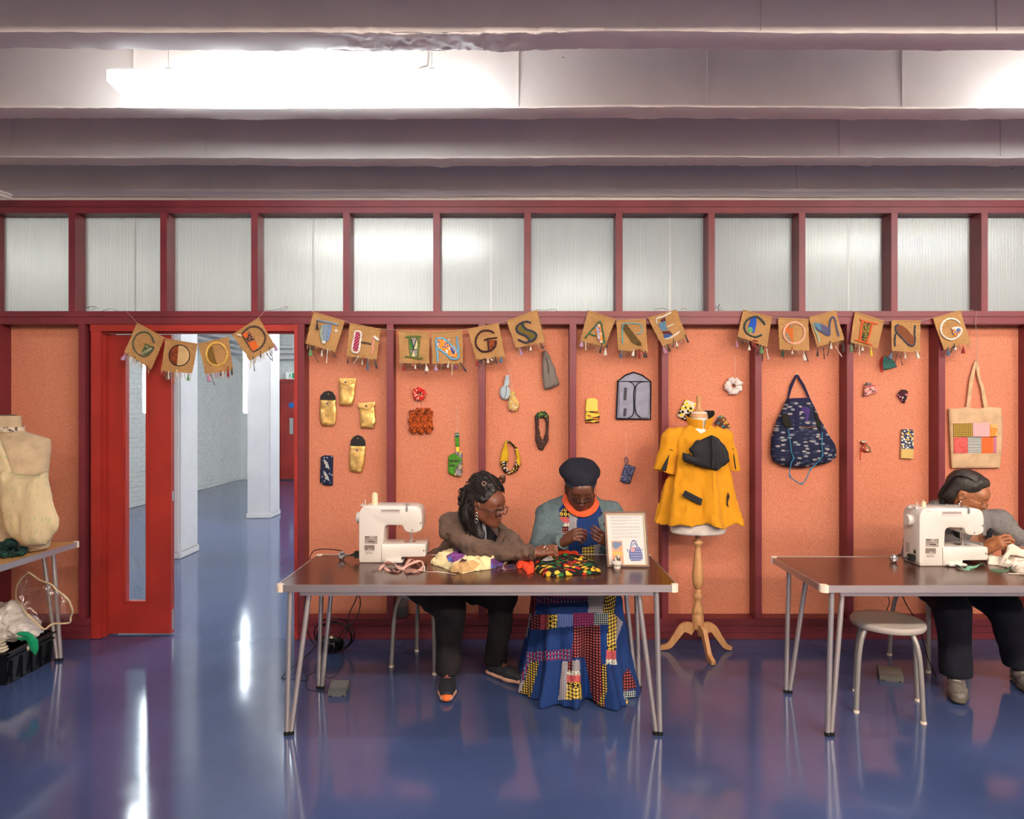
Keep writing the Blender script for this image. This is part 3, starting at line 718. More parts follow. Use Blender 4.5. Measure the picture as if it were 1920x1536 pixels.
def machine(x0, yf, label, bobbin):
    """x0: lower corner of the pillar, yf: depth of the face towards us"""
    t = empty('sewing_machine', (x0+.18, yf+.08, ZT), label, 'sewing machine', 'white sewing machines')
    G = lambda zx, zy: (x0+(zx-745)/2166, ZT+.005+(1215-zy)/2166)
    outline = [(745, 1190, .004), (745, 640, .035), (800, 572, .03), (1000, 570, 0), (1390, 573, .02), (1455, 600, .03), (1476, 680, .02), (1472, 850, .02), (1400, 880, .01), (1300, 874, .012), (1262, 845, .012), (1250, 795, .02), (1040, 790, .025), (1028, 1030, 0), (1028, 1213, 0), (760, 1213, .01)]
    poly = round_poly([G(a, b)+(r,) for a, b, r in outline], .01)
    mb = MB(); bevel_prism(mb, poly, yf, yf+.155, .008); body = mb.done('body', MW, t, smooth=35)
    poly = round_poly([G(a, b)+(r,) for a, b, r in [(1000, 1010, .002), (1510, 1010, .008), (1516, 1030, .008), (1514, 1155, .01), (1235, 1158, .004), (1222, 1213, .004), (1000, 1213, .002)]], .01)
    mb = MB(); bevel_prism(mb, poly, yf-.0006, yf+.1545, .004); mb.done('free_arm', MW, t, smooth=35)
    # base lip towards us
    mb = MB(); bx = [G(1040, 1213), G(1290, 1213)]
    mb.box(G(1050, 0)[0], G(1262, 0)[0], yf-.022, yf+.02, ZT+.004, ZT+.017, b=.005); mb.done('base_lip', MW, t)
    MB().box(G(752, 0)[0], G(1255, 0)[0], yf+.003, yf+.16, ZT+.002, ZT+.012, b=.003).done('base_tray', MW, t)
    for a in (800, 1215):
        for dy in (.02, .14): MB().lathe([(.008, 0), (.008, .006)], (G(a, 0)[0], yf+dy, ZT), 10).done('foot', MW2, t)
    # hand wheel on the pillar's side
    hx, hz = x0, G(0, 728)[1]; hy = yf+.075
    MB().lathe([(.001, -.026), (.026, -.026), (.030, -.022), (.031, -.012), (.028, -.004), (.028, .003)], (hx, hy, hz), 28, axis='x').done('hand_wheel', MW, t)
    # carry handle recess on top face towards us
    a, b = G(995, 608), G(1222, 658)
    MB().box(a[0], b[0], yf-.001, yf+.004, b[1], a[1], b=.001).done('handle_recess', MW2, t)
    MB().box(a[0]+.006, b[0]-.004, yf-.0022, yf+.002, b[1]+.012, a[1]-.003).done('handle_slot', mat('slot_grey', (150, 138, 134), .5), t)
    # thread guide
    g = G(1290, 560)
    MB().box(g[0]-.011, g[0]+.014, yf+.03, yf+.05, g[1]-.006, g[1]+.004, b=.002).box(g[0], g[0]+.005, yf-.003, yf+.03, g[1]-.030, g[1]+.001).box(g[0]-.002, g[0]+.009, yf-.004, yf-.001, g[1]-.034, g[1]-.008, b=.001).done('thread_guide', STEEL, t)
    # spool pin and bobbin winder
    pz = G(0, 572)[1]
    p1 = G(860, 572)[0]; p2 = G(745, 560)[0]
    MB().lathe([(.003, 0), (.003, .03)], (p2+.022, yf+.06, pz-.004), 10).box(p2+.010, p2+.034, yf+.05, yf+.07, pz-.01, pz-.002).done('bobbin_pin', MW2, t)
    MB().lathe([(.001, 0), (.012, 0), (.013, .006), (.004, .008), (.004, .014), (.001, .014)], (p2+.002, yf+.09, pz-.012), 16).done('bobbin_winder', MW2, t)
    MB().box(G(800, 0)[0], G(880, 0)[0], yf-.0006, yf+.03, pz-.022, pz-.004, b=.004).done('spool_shelf', MW2, t)
    # screws
    for a in ((1458, 768, .0055), (1494, 1082, .005), (1215, 810, .003), (1362, 848, .003)):
        g = G(a[0], a[1])
        if a[2] < .004 or True: MB().lathe([(.001, -.0015), (a[2], -.0015), (a[2], .002)], (g[0], yf, g[1]), 14, axis='y').done('screw', MDK if a[2] < .004 else STEEL, t)
    # needle bar, presser foot
    g = G(1312, 880); nz = G(0, 1010)[1]
    mb = MB(); yy = yf+.075
    mb.tube([(g[0], yy, g[1]+.01), (g[0], yy, g[1]-.022)], .0035).tube([(g[0], yy, g[1]-.02), (g[0], yy, nz+.008)], .0012)
    mb.box(g[0]+.006, g[0]+.012, yy-.003, yy+.003, nz+.01, g[1]+.01); mb.done('needle_bar', STEEL, t)
    mb = MB(); mb.box(g[0]-.006, g[0]+.014, yy-.014, yy+.008, nz+.002, nz+.006, b=.001).box(g[0]+.005, g[0]+.014, yy-.004, yy+.004, nz+.004, nz+.022, b=.001).done('presser_foot', STEEL, t)
    MB().box(g[0]-.03, g[0]+.03, yy-.03, yy+.03, nz-.001, nz+.0012, b=.0006).done('needle_plate', STEEL, t)
    # plates with small print
    def plate(z0x, z0y, z1x, z1y, m, rows, name):
        a, b = G(z0x, z0y), G(z1x, z1y); o = MB().box(a[0], b[0], yf-.0012, yf+.001, b[1], a[1]).done(name, m, t)
        W_, H_ = b[0]-a[0], a[1]-b[1]; mb = MB(); rr = random.Random(4)
        for u0, u1, v, h, mi in rows:
            x = a[0]+W_*u0
            while x < a[0]+W_*u1:
                w = rr.uniform(.0009, .002); x2 = min(x+w, a[0]+W_*u1); z = a[1]-H_*v; mb.box(x, x2, yf-.0017, yf-.0011, z-H_*h, z, mi); x = x2+.0004
        mb.done('print', [INK, INKG, MW], o); return o
    plate(815, 915, 960, 1005, PLATE, [(.02, .38, .06, .12, 0), (.02, .4, .25, .07, 1), (.02, .74, .42, .07, 1), (.02, .55, .52, .05, 1), (.28, .8, .64, .14, 0), (.02, .22, .68, .06, 1), (.5, .97, .88, .07, 1), (.86, .96, .05, .14, 0), (.86, .96, .3, .26, 1), (.7, .78, .1, .18, 1)], 'rating_plate')
    plate(812, 1020, 928, 1080, PLATED, [(.06, .9, .16, .08, 1), (.06, .86, .34, .08, 1), (.06, .86, .5, .06, 1), (.36, .72, .7, .12, 2)], 'caution_plate')
    a = G(822, 1095); mb = MB(); rr = random.Random(9)
    for r_, w in ((0, .042), (.0055, .036), (.0095, .040)):
        x = a[0]
        while x < a[0]+w: q = rr.uniform(.001, .003); mb.box(x, x+q, yf-.0006, yf+.0005, a[1]-r_-.002, a[1]-r_); x += q+.0007
    mb.done('small_print', INKG, t)
    # vents and socket on the pillar's side
    mb = MB()
    for i in range(6):
        for j in range(4): mb.box(x0-.0008, x0+.001, yf+.09+j*.01, yf+.096+j*.01, ZT+.055+i*.009, ZT+.0585+i*.009)
    mb.done('vent_slots', MDK, t)
    MB().box(x0-.002, x0+.003, yf+.022, yf+.062, ZT+.02, ZT+.085, b=.002).done('socket_panel', MW2, t)
    MB().box(x0-.004, x0+.002, yf+.03, yf+.048, ZT+.058, ZT+.078, b=.002).done('power_switch', BLACKR, t)
    # plug
    q = MB(); q.box(x0-.034, x0-.002, yf+.026, yf+.058, ZT+.022, ZT+.052, b=.005); 
    for k in range(4): q.box(x0-.03+k*.006, x0-.027+k*.006, yf+.024, yf+.06, ZT+.020, ZT+.054)
    q.tube([(x0-.03, yf+.042, ZT+.037), (x0-.06, yf+.05, ZT+.03)], [.008, .004], 8); q.done('power_plug', BLACKR, t)
    return t, G, p1, pz
m1, G1, sp1, spz = machine((672.5-960)*3.68/F, 3.68, 'white sewing machine with a tall cream thread reel beside the woman in brown', 0)
m2, G2, sp2, _ = machine((1724-960)*3.6/F, 3.6, 'white sewing machine with a small bobbin, in front of the woman in grey', 1)
THREAD = mat('cream_thread', (226, 206, 168), .7, bump=.3, bs=500)
t = empty('thread_reel', (sp1+.0, 3.735, spz), 'tall cream thread reel on the sewing machine beside the frame-less table end', 'thread reel')
t['label'] = 'tall reel of cream thread standing on the sewing machine near the doorway'
MB().lathe([(.001, 0), (.016, 0), (.016, .004), (.0155, .006), (.0165, .03), (.0155, .058), (.0135, .062), (.001, .062)], (sp1+.022, 3.735, spz-.002), 24).done('thread', THREAD, t)
MB().lathe([(.001, .062), (.009, .062), (.009, .068), (.001, .068)], (sp1+.022, 3.735, spz-.002), 16).done('core', CREAMP, t)
t = empty('thread_bobbin', (sp2+.003, 3.66, spz), 'small cream bobbin on the sewing machine in front of the woman in grey', 'bobbin')
MB().lathe([(.001, 0), (.0125, 0), (.0125, .002), (.0115, .0025), (.0115, .025), (.0125, .026), (.0125, .028), (.001, .028)], (sp2+.003, 3.66, spz-.001), 20).done('thread', THREAD, t)
MB().lathe([(.001, .028), (.003, .028), (.003, .036), (.001, .036)], (sp2+.003, 3.66, spz-.001), 10).done('pin', MW2, t)
for xx, yy, lab in (((627+14-960)*3.76/F, 3.76, 'foil wrapped ball of pins beside the power plug near the doorway end'), ((1676-960)*3.69/F, 3.69, 'foil wrapped ball of pins beside the sewing machine by the woman in grey')):
    f = Field((xx-.035, yy-.035, ZT-.005), (xx+.035, yy+.035, ZT+.06), .0016); f.ell((xx, yy, ZT+.022), (.021, .021, .0215)); f.ripple(.004, 110, 3, 2)
    o = f.mesh('pin_ball', None, [mat('crumpled_foil', (200, 196, 198), .3, .7), mat('foil_dark', (60, 50, 56), .5)], lambda x, y, z: (vnoise(x*140, y*140, z*140, 8) > .25).astype(int), label=lab, cat='pin cushion')
# cords
def cord(pts, r, label, name='power_cord', m=None):
    return tag(MB().tube(pts, r, 6, smooth=6).done(name, m or BLACKR, smooth=60), label, 'cord')
x0 = (672.5-960)*3.68/F
cord([(x0-.055, 3.73, ZT+.03), (-.965, 3.86, ZT+.006), P(640, 1033, 3.93)+Vector((0, 0, .0)), P(600, 1030, 3.95), P(583, 1040, 3.96), P(580, 1075, 3.95), P(573, 1120, 3.94), P(571, 1160, 3.93), P(583, 1200, 3.92), P(600, 1216, 3.92)], .0028, 'thin black cord running off the table end by the doorway')
cord(pxl([(672, 1110, 3.7), (665, 1130, 3.72), (655, 1150, 3.9), (650, 1180, 4.1), (645, 1210, 4.1), (640, 1245, 3.98), (628, 1268, 3.88), (612, 1270, 3.85), (596, 1260, 3.88), (578, 1268, 3.85), (574, 1285, 3.8), (582, 1295, 3.75), (615, 1299, 3.72)], 3.8), .003, 'black pedal cord hanging in loops below the brown table')
cord(pxl([(670, 1110, 3.7), (676, 1130, 3.9), (668, 1160, 4.05), (650, 1175, 4.15), (636, 1195, 4.3)], 4), .003, 'black lead dropping from the table to the coiled leads')
cord(pxl([(592, 1212, 4.3), (560, 1242, 4.1), (530, 1268, 3.92), (535, 1272, 3.92), (575, 1275, 3.88), (568, 1255, 3.95), (570, 1235, 4.05), (590, 1220, 4.25)], 4), .0025, 'thin black lead lying on the floor near the table leg')
t = empty('coiled_leads', P(624, 1222, 4.33), 'heap of coiled black leads and an adaptor against the skirting', 'cable')
c = P(624, 1205, 4.36); mb = MB()
for i in range(9):
    rr = random.Random(i); r_ = rr.uniform(.06, .085) if i < 6 else rr.uniform(.09, .12); pts = []
    for k in range(19):
        a = 2*pi*k/18; pts.append((c.x+r_*cos(a)*(1 if i < 6 else 1.1)+(.02 if i > 5 else 0), c.y-.05+.1*(i/9)-.04*sin(a)*rr.random()-.01*i % 3, max(.008, .012+r_*(.6 if i < 6 else .95)*(1+sin(a)))))
    mb.tube(pts, .0045, 6)
mb.done('coil', BLACKG, t, smooth=60)
f = Field((c.x-.1, c.y-.12, -.01), (c.x+.12, c.y+.08, .15), .004); f.ell((c.x-.005, c.y-.03, .055), (.068, .05, .052)); f.ripple(.006, 40, 2); f.cut((0, 0, .001), (0, 0, -1)); f.mesh('adaptor', t, BLACKG)
MB().box(c.x+.005, c.x+.025, c.y-.1, c.y-.085, .11, .125, b=.003).done('tag', CREAMP, t)
def pedal(px, py, d, w, label, m):
    c = P(px, py, d); t = empty('foot_pedal', (c.x, c.y, 0), label, 'pedal', 'sewing machine foot pedals')
    mb = MB(); pr = [(c.y-.05, 0), (c.y+.05, 0), (c.y+.05, .05), (c.y+.03, .056), (c.y-.05, .026)]
    mb.add([(c.x+s*w/2, y, z) for s in (-1, 1) for y, z in pr], [tuple(range(5)), tuple(range(5, 10))]+[(i, (i+1) % 5, (i+1) % 5+5, i+5) for i in range(5)]); mb.done('housing', m, t, smooth=30)
    MB().box(c.x-w/2+.005, c.x+w/2-.005, c.y-.048, c.y-.02, .028, .036, b=.003).done('treadle', m, t)
    for s in (-1, 1): MB().box(c.x+s*w*.35-.006, c.x+s*w*.35+.006, c.y-.053, c.y+.045, 0, .006).done('pad', BLACKR, t)
    t.rotation_euler.z = 0; return t
PED = mat('pedal_grey', (84, 88, 90), .5)
pedal(636, 1301, 3.72, .095, 'grey foot pedal on the floor under the table by the doorway', PED)
pd = pedal(1669, 1273, 3.92, .12, 'grey foot pedal on the floor behind the empty stool', mat('pedal_beige_grey', (96, 92, 86), .5)); pd.rotation_euler.z = radians(-20)
cord(pxl([(1662, 1112, 3.7), (1668, 1130, 3.9), (1662, 1150, 4.2), (1672, 1180, 4.3)], 4), .0025, 'thin black lead behind the empty grey stool')
cord(pxl([(1690, 1112, 3.7), (1700, 1135, 3.75), (1722, 1170, 3.8), (1730, 1200, 3.85), (1740, 1235, 3.9), (1755, 1270, 3.92), (1750, 1286, 3.86), (1725, 1288, 3.83), (1692, 1280, 3.86)], 3.85), .003, 'black pedal cord curling from the table to the pedal behind the stool')

# ================================================================ bottle on the skirting
t = empty('bottle', P(755, 1153, 4.62), 'clear bottle half full of dark liquid standing on the skirting ledge', 'bottle'); c = P(755, 1153, 4.625); c.z = .14
MB().lathe([(.001, 0), (.035, 0), (.038, .006), (.038, .118), (.034, .130), (.018, .145), (.016, .16)], c, 24).done('glass', mat('bottle_plastic', (215, 205, 200), .15, trans=.8, ior=1.1), t)
MB().lathe([(.001, .003), (.034, .003), (.036, .008), (.036, .062), (.001, .062)], c, 24).done('dark_liquid', mat('dark_liquid', (14, 10, 12), .2), t)
MB().lathe([(.001, .158), (.019, .158), (.019, .185), (.001, .185)], c, 20).done('cap', mat('white_cap', (220, 215, 210), .4), t)

# ================================================================ picture frame
def pframe():
    d = 3.59; b0, b1 = P(1138, 1063, d), P(1217.5, 1063, d); W_ = b1.x-b0.x; Hh = .284; lean = radians(13)
    t = empty('picture_frame', ((b0.x+b1.x)/2, d, ZT), 'dark wooden frame holding an instruction sheet with a blue bag picture', 'picture frame')
    def T(u, v, w=0):  # u across, v up the sheet, w out towards us
        return Vector((b0.x+u*W_+(v*Hh)*-.035, d+v*Hh*sin(lean)-w*cos(lean), ZT+.001+v*Hh*cos(lean)+w*sin(lean)*.2))
    def slab(mb, u0, u1, v0, v1, w0, w1, mi=0):
        V = [T(u, v, w) for u in (u0, u1) for v in (v0, v1) for w in (w0, w1)]; mb.add(V, [(0, 1, 3, 2), (4, 6, 7, 5), (0, 4, 5, 1), (2, 3, 7, 6), (0, 2, 6, 4), (1, 5, 7, 3)], mi)
    FR = m_wood('frame_wood', (66, 44, 36), (96, 66, 52), .35); GI = mat('frame_gilt', (178, 146, 108), .35, .6)
    mb = MB(); e = .05; ev = .04
    for q in ((0, e, 0, 1), (1-e, 1, 0, 1), (e, 1-e, 0, ev), (e, 1-e, 1-ev, 1)): slab(mb, *q, 0, .014)
    mb.done('moulding', FR, t)
    mb = MB()
    for q in ((e-.006, e+.01, ev, 1-ev), (1-e-.01, 1-e+.006, ev, 1-ev), (e, 1-e, ev-.004, ev+.008), (e, 1-e, 1-ev-.008, 1-ev+.004)): slab(mb, *q, .010, .0155)
    mb.done('gilt_slip', GI, t)
    mb = MB(); slab(mb, .02, .98, .02, .98, 0, .006); sh = mb.done('sheet', mat('white_paper', (206, 204, 200), .6), t)
    mb = MB(); rr = random.Random(2); yv = .935-.03
    for ln in (1, .72, 0, 1, .55, 0, .98, .48, 0, 1, .98, 0, 1, .62, 0, 1, .68, 0, 1, .9, .25):
        if ln == 0: yv -= .018; continue
        u = .16
        while u < .16+.68*ln: w_ = rr.uniform(.012, .05); slab(mb, u, min(u+w_, .16+.68*ln), yv-.006, yv, .006, .0066); u += w_+.009
        yv -= .0205
    mb.done('text_lines', mat('print_grey', (140, 128, 132), .7), sh)
    mb = MB(); slab(mb, .14, .40, .05, .47, .006, .0064, 0); slab(mb, .15, .38, .20, .27, .0064, .0068, 1); slab(mb, .15, .38, .04, .18, .0064, .0068, 2)
    V = [T(a, b, .0072) for a, b in ((.15, .42), (.2, .455), (.38, .44), (.375, .39), (.24, .31), (.17, .34))]; mb.add(V, [tuple(range(6))], 3)
    V = [T(a, b, .0072) for a, b in ((.18, .09), (.24, .15), (.3, .17), (.34, .12), (.3, .07))]; mb.add(V, [tuple(range(5))], 4)
    mb.done('photographs', [mat('pic_orange', (226, 150, 116), .6), mat('pic_amber', (232, 166, 88), .6), mat('pic_pink', (222, 140, 112), .6), mat('pic_blue', (104, 122, 148), .6), mat('pic_dark', (74, 66, 60), .6)], sh)
    mb = MB(); c_ = [(.535, .24), (.56, .33), (.60, .352), (.80, .352), (.83, .32), (.86, .20), (.85, .14), (.80, .11), (.58, .105), (.545, .14)]
    mb.add([T(a, b, .0068) for a, b in c_], [tuple(range(len(c_)))])
    def strip(pts, r):
        for (a, b), (a2, b2) in zip(pts[:-1], pts[1:]):
            dv = Vector((a2-a, b2-b)); nn = Vector((-dv.y, dv.x)).normalized()*r; mb.add([T(a+nn.x, b+nn.y, .0067), T(a2+nn.x, b2+nn.y, .0067), T(a2-nn.x, b2-nn.y, .0067), T(a-nn.x, b-nn.y, .0067)], [(0, 1, 2, 3)])
    strip([(.59, .35), (.62, .44), (.66, .475), (.71, .46), (.76, .36)], .012); strip([(.63, .37), (.68, .43), (.73, .37)], .009); strip([(.50, .32), (.52, .27)], .01); strip([(.85, .32), (.86, .30)], .01)
    o = mb.done('bag_print', mat('bag_print_blue', (84, 96, 148), .6), sh, smooth=False)
    mb = MB()
    for i in range(5):
        for j in range(6):
            a, b = .565+j*.047+(i % 2)*.02, .13+i*.045
            if a > .83: continue
            mb.add([T(a, b, .0074), T(a+.026, b+.006, .0074), T(a+.03, b+.02, .0074), T(a+.006, b+.012, .0074)], [(0, 1, 2, 3)])
    mb.done('bag_pattern', mat('bag_pattern_pale', (205, 205, 222), .6), sh, smooth=False)
    mb = MB(); V = [T(.635+.055*cos(k*pi/4), .31+.04*sin(k*pi/4), .0078) for k in range(8)]; mb.add(V, [tuple(range(8))]); mb.done('bag_flower', mat('pic_pink2', (206, 140, 148), .6), sh, smooth=False)
    mb = MB(); slab(mb, .40, .56, .95, .965, .006, .0068); slab(mb, .39, .41, .22, .23, .0066, .007); slab(mb, .69, .73, .475, .482, .0066, .007); mb.done('yellow_tab', mat('tab_yellow', (226, 168, 50), .6), sh)
    mb = MB(); slab(mb, .03, .97, .03, .97, .0088, .0094); mb.done('glazing', clear_glass('frame_glass', .002), t)
    mb = MB(); a = T(.5, .75, 0); mb.box(a.x-.025, a.x+.025, a.y+.0, a.y+.004, a.z-.02, a.z); mb.add([(a.x-.025, a.y, a.z), (a.x+.025, a.y, a.z), (a.x+.025, a.y+.075, ZT+.001), (a.x-.025, a.y+.075, ZT+.001), (a.x-.025, a.y+.004, a.z), (a.x+.025, a.y+.004, a.z), (a.x+.025, a.y+.079, ZT+.001), (a.x-.025, a.y+.079, ZT+.001)], [(0, 1, 2, 3), (4, 7, 6, 5), (0, 4, 5, 1), (2, 6, 7, 3), (0, 3, 7, 4), (1, 5, 6, 2)]); mb.done('easel_strut', BLACKR, t)
pframe()
c = P(1157, 1066, 3.56); c.z = ZT
t = empty('pin_cushion', c, 'small white patterned pot with a wrapped top before the picture frame', 'pin cushion')
MB().lathe([(.001, 0), (.017, 0), (.018, .008), (.016, .011), (.026, .02), (.0275, .027), (.024, .035), (.012, .038), (.001, .038)], c, 28).done('pot', [mat('white_china', (222, 212, 204), .3)], t)
f = Field(c+Vector((-.03, -.03, .02)), c+Vector((.03, .03, .075)), .0014)
for a, b, r in ((-.008, .048, .009), (.007, .052, .01), (.0, .062, .008), (.012, .043, .007), (-.012, .04, .006)): f.ell(c+Vector((a, 0, b)), (r, r*.9, r), None, .004)
f.ripple(.002, 160, 1); f.mesh('wrapped_top', t, [mat('patchy_white', (200, 190, 180), .6), mat('patchy_dark', (70, 60, 52), .6)], lambda x, y, z: (vnoise(x*170, y*170, z*170, 3) > .1).astype(int))
mb = MB(); 
for k in range(5): a = -2.4+k*.45; mb.tube([c+Vector((.024*cos(a), .024*sin(a), .018)), c+Vector((.0275*cos(a+.12), .0275*sin(a+.12), .026)), c+Vector((.024*cos(a+.3), .024*sin(a+.3), .034))], .001, 5)
mb.done('drawn_marks', INK, t)
# ================================================================ burlap letter flags
def m_burlap():
    t = NT('burlap'); co = t.coord(); sp = t.new('ShaderNodeSeparateXYZ'); t.l(co, sp.inputs[0])
    a = t.math('SINE', t.math('MULTIPLY', sp.outputs[0], 2*pi/.0042)); b = t.math('SINE', t.math('MULTIPLY', sp.outputs[2], 2*pi/.0042))
    w_ = t.math('MAXIMUM', a, b); n = t.noise(t.coord((60, 60, 400)), 1, 3); n2 = t.noise(co, 9, 3)
    f = t.math('ADD', t.math('MULTIPLY', w_, .16), t.math('ADD', t.math('MULTIPLY', n, .5), t.math('MULTIPLY', n2, .4)))
    t.col(t.mix(t.ramp(f, .25, .8), (136, 94, 56), (206, 160, 106))); t.b.inputs['Roughness'].default_value = .95; t.b.inputs['Specular IOR Level'].default_value = .1
    t.bump(w_, .5, .001); return t.m
BURLAP = m_burlap()
_y = {}
def yarn(c):
    k = 'yarn_%d_%d_%d' % c
    return fabric(k, c, 600, amt=.7, sheen=.3, var=.12)
CR = [(225, 580, 10.97), (360, 580, 10.97), (565, 570, 10.97), (735, 590, 10.97), (870, 570, 10.97), (1080, 570, 8.727), (1370, 570, 8.348), (1580, 570, 7.68)]
TC = dict(lilac=(178, 140, 172), white=(226, 214, 198), green=(96, 142, 92), red=(150, 36, 34), dark=(58, 50, 50), rust=(176, 92, 58), blue=(84, 104, 130), yellow=(232, 190, 60), purple=(120, 46, 100), pink=(190, 130, 158), dgreen=(44, 78, 62), brown=(92, 60, 48))
def circ(cx, cy, r, a0=0, a1=360, n=24, ry=None): return [(cx+r*cos(radians(a0+(a1-a0)*k/n)), cy+(ry or r)*sin(radians(a0+(a1-a0)*k/n))) for k in range(n+1)]
FD = 4.556
def flag(label, crop, corners, strokes, patches, tassels, seed, frayed=None):
    rr = random.Random(seed); ox, oy, s_ = CR[crop]; tl, tr, br, bl = [P(x, y, FD) for x, y in corners]
    ctr = (tl+tr)/2; t = empty('letter_flag', (bl+br)/2, label, 'flag', 'burlap letter flags')
    n = 22; V = []; ph = rr.uniform(0, 6)
    def S(u, v):
        p = tl*(1-u)*(1-v)+tr*u*(1-v)+br*u*v+bl*(1-u)*v
        p = p+Vector((0, -.012*v*v*(1+.5*sin(3*u+ph))+.003*sin(9*u+ph)*v, 0)); return p
    for side in (0, 1):
        for i in range(n+1):
            for j in range(n+1):
                p = S(i/n, j/n); e = (1.6 if i in (0, n) else 0)*rr.uniform(-.001, .001)+(rr.uniform(-.0015, .0015) if j == n else 0)
                V.append(p+Vector((e, .0024*side, e)))
    m_ = (n+1)**2; I = lambda i, j, s: s*m_+i*(n+1)+j
    Fs = [(I(i, j, s), I(i+1, j, s), I(i+1, j+1, s), I(i, j+1, s)) for s in (0, 1) for i in range(n) for j in range(n)]
    for k in range(n): Fs += [(I(k, 0, 0), I(k+1, 0, 0), I(k+1, 0, 1), I(k, 0, 1)), (I(k, n, 0), I(k+1, n, 0), I(k+1, n, 1), I(k, n, 1)), (I(0, k, 0), I(0, k+1, 0), I(0, k+1, 1), I(0, k, 1)), (I(n, k, 0), I(n, k+1, 0), I(n, k+1, 1), I(n, k, 1))]
    cl = MB().add(V, Fs).done('cloth', BURLAP, t, smooth=50)
    # hem along the top
    hv = [S(u/10, 0)+Vector((0, -.001, -.004)) for u in range(11)]
    MB().tube(hv, .0055, 6, flat=((0, 1, 0), .55)).done('hem', BURLAP, t, smooth=60)
    tz = max(corners[0][1], corners[1][1]); z_top = max(tl.z, tr.z); hh = z_top-min(bl.z, br.z)
    def Q(x, y, w=0):
        p = P(ox+x/s_, oy+y/s_, FD); v = min(1.05, max(0, (z_top-p.z)/hh)); return P(ox+x/s_, oy+y/s_, FD-.012*v*v*1.3-.0035-w)
    for ip, (m, poly) in enumerate(patches):
        q = [Q(*p, .0005*ip) for p in poly]; mb = MB(); k = len(q)
        mb.add([p+Vector((0, -.0012, 0)) for p in q]+[p+Vector((0, .003, 0)) for p in q], [tuple(range(k)), tuple(range(2*k-1, k-1, -1))]+[(i, i+k, (i+1) % k+k, (i+1) % k) for i in range(k)])
        mb.done('patch', m, t, smooth=False)
    for m, pts, r in strokes:
        r_ = r/s_*FD/F; pp, _ = catmull([Q(*p, .0018) for p in pts], 4) if len(pts) > 2 else ([Q(*pts[0], .0018)+(Q(*pts[1], .0018)-Q(*pts[0], .0018))*k/6 for k in range(7)], None)
        rs = [r_*(1+.16*sin(i*2.3)+rr.uniform(-.08, .08)) for i in range(len(pp))]; rs[0] *= .6; rs[-1] *= .6
        MB().tube(pp, rs, 6, flat=((0, 1, 0), .6)).done('yarn_stroke', m if not isinstance(m, tuple) else yarn(m), t, smooth=70)
    # frayed lower edge
    mb = MB()
    for k in range(46):
        u = rr.uniform(.01, .99); p = S(u, 1); L = rr.uniform(.012, .046); dx = rr.uniform(-.012, .012)
        mb.tube([p+Vector((0, .001, .003)), p+Vector((dx*.3, -.003, -L*.45)), p+Vector((dx, rr.uniform(-.006, .002), -L))], .0007, 4, rr.choice((0, 0, 0, 0, 1, 2)))
    if frayed:
        for k in range(26):
            v = k/26; p = S(0 if frayed == 'l' else 1, v); dx = (-1 if frayed == 'l' else 1)*rr.uniform(.006, .016); mb.tube([p, p+Vector((dx, -.002, -.003))], .0007, 4)
    o = mb.done('fringe', [BURLAP, yarn((200, 180, 160)), yarn((80, 60, 60))], t, smooth=60); o['kind'] = 'stuff'
    for q in tassels:
        c, x, y = q[0], q[1], q[2]; L = q[3] if len(q) > 3 else 120; w_ = q[4] if len(q) > 4 else 30; tilt = q[5] if len(q) > 5 else 0
        p = P(ox+x/s_, oy+y/s_, FD-.018); l = L/s_*FD/F; r_ = w_/s_*FD/F; d = Vector((tilt, 0, -1)).normalized()
        mb = MB(); rs = [.0016, .0035, .0028, .0025, r_*.6, r_*.9, r_]; ts = [0, .08, .18, .26, .5, .8, 1]
        mb.tube([p+d*l*k for k in ts], rs, 8)
        for k in range(5): a = 2*pi*k/5; mb.tube([p+d*l*.9+Vector((cos(a), sin(a)*.6, 0))*r_*.7, p+d*l*1.14+Vector((cos(a), sin(a)*.6, 0))*r_], .0009, 4)
        mb.done('tassel', yarn(TC[c]), t, smooth=60)
    return t
Pt = pattern
F_STR = Pt('patch_blue_stripes', (28, 66, 118), 'stripes', [(214, 224, 214)], 160, thr=.28)
F_PNK = Pt('patch_pink_diagonal', (206, 84, 118), 'stripes', [(36, 28, 32)], 70, thr=.4, rot=.85)
F_RUST = Pt('patch_rust_print', (120, 52, 26), 'blobs', [(150, 74, 34), (88, 34, 24)], 120, thr=.5)
F_OCH = Pt('patch_dark_ochre_dots', (72, 52, 26), 'dots', [(168, 128, 56)], 260, rnd=1, thr=.34)
F_ORG = Pt('patch_orange', (204, 92, 34), 'dots', [(226, 120, 60)], 200, thr=.2)
F_DRK = Pt('patch_dark_flowers', (62, 36, 34), 'dots', [(214, 150, 120)], 90, rnd=1, thr=.25)
F_OB = Pt('patch_orange_blue', (226, 132, 48), 'blobs', [(76, 88, 158), (232, 140, 50), (220, 220, 226)], 70, thr=.42)
F_BLU = Pt('patch_indigo', (66, 74, 134), 'blobs', [(84, 96, 160), (50, 56, 110)], 140, thr=.5)
F_OLV = Pt('patch_olive_print', (98, 84, 34), 'blobs', [(126, 84, 40), (76, 90, 44)], 120, thr=.5)
F_OLD = Pt('patch_olive_spots', (92, 70, 34), 'dots', [(52, 32, 26)], 45, rnd=1, thr=.16)
F_BRN = Pt('patch_brown_lines', (128, 72, 40), 'check', [(90, 52, 40)], 150, thr=.18)
F_MUL = Pt('patch_green_orange', (56, 60, 40), 'blobs', [(150, 150, 60), (40, 36, 30), (196, 120, 40)], 160, thr=.45)
F_BDOT = Pt('patch_black_white_dots', (34, 28, 24), 'dots', [(228, 214, 180)], 190, rnd=.6, thr=.3)
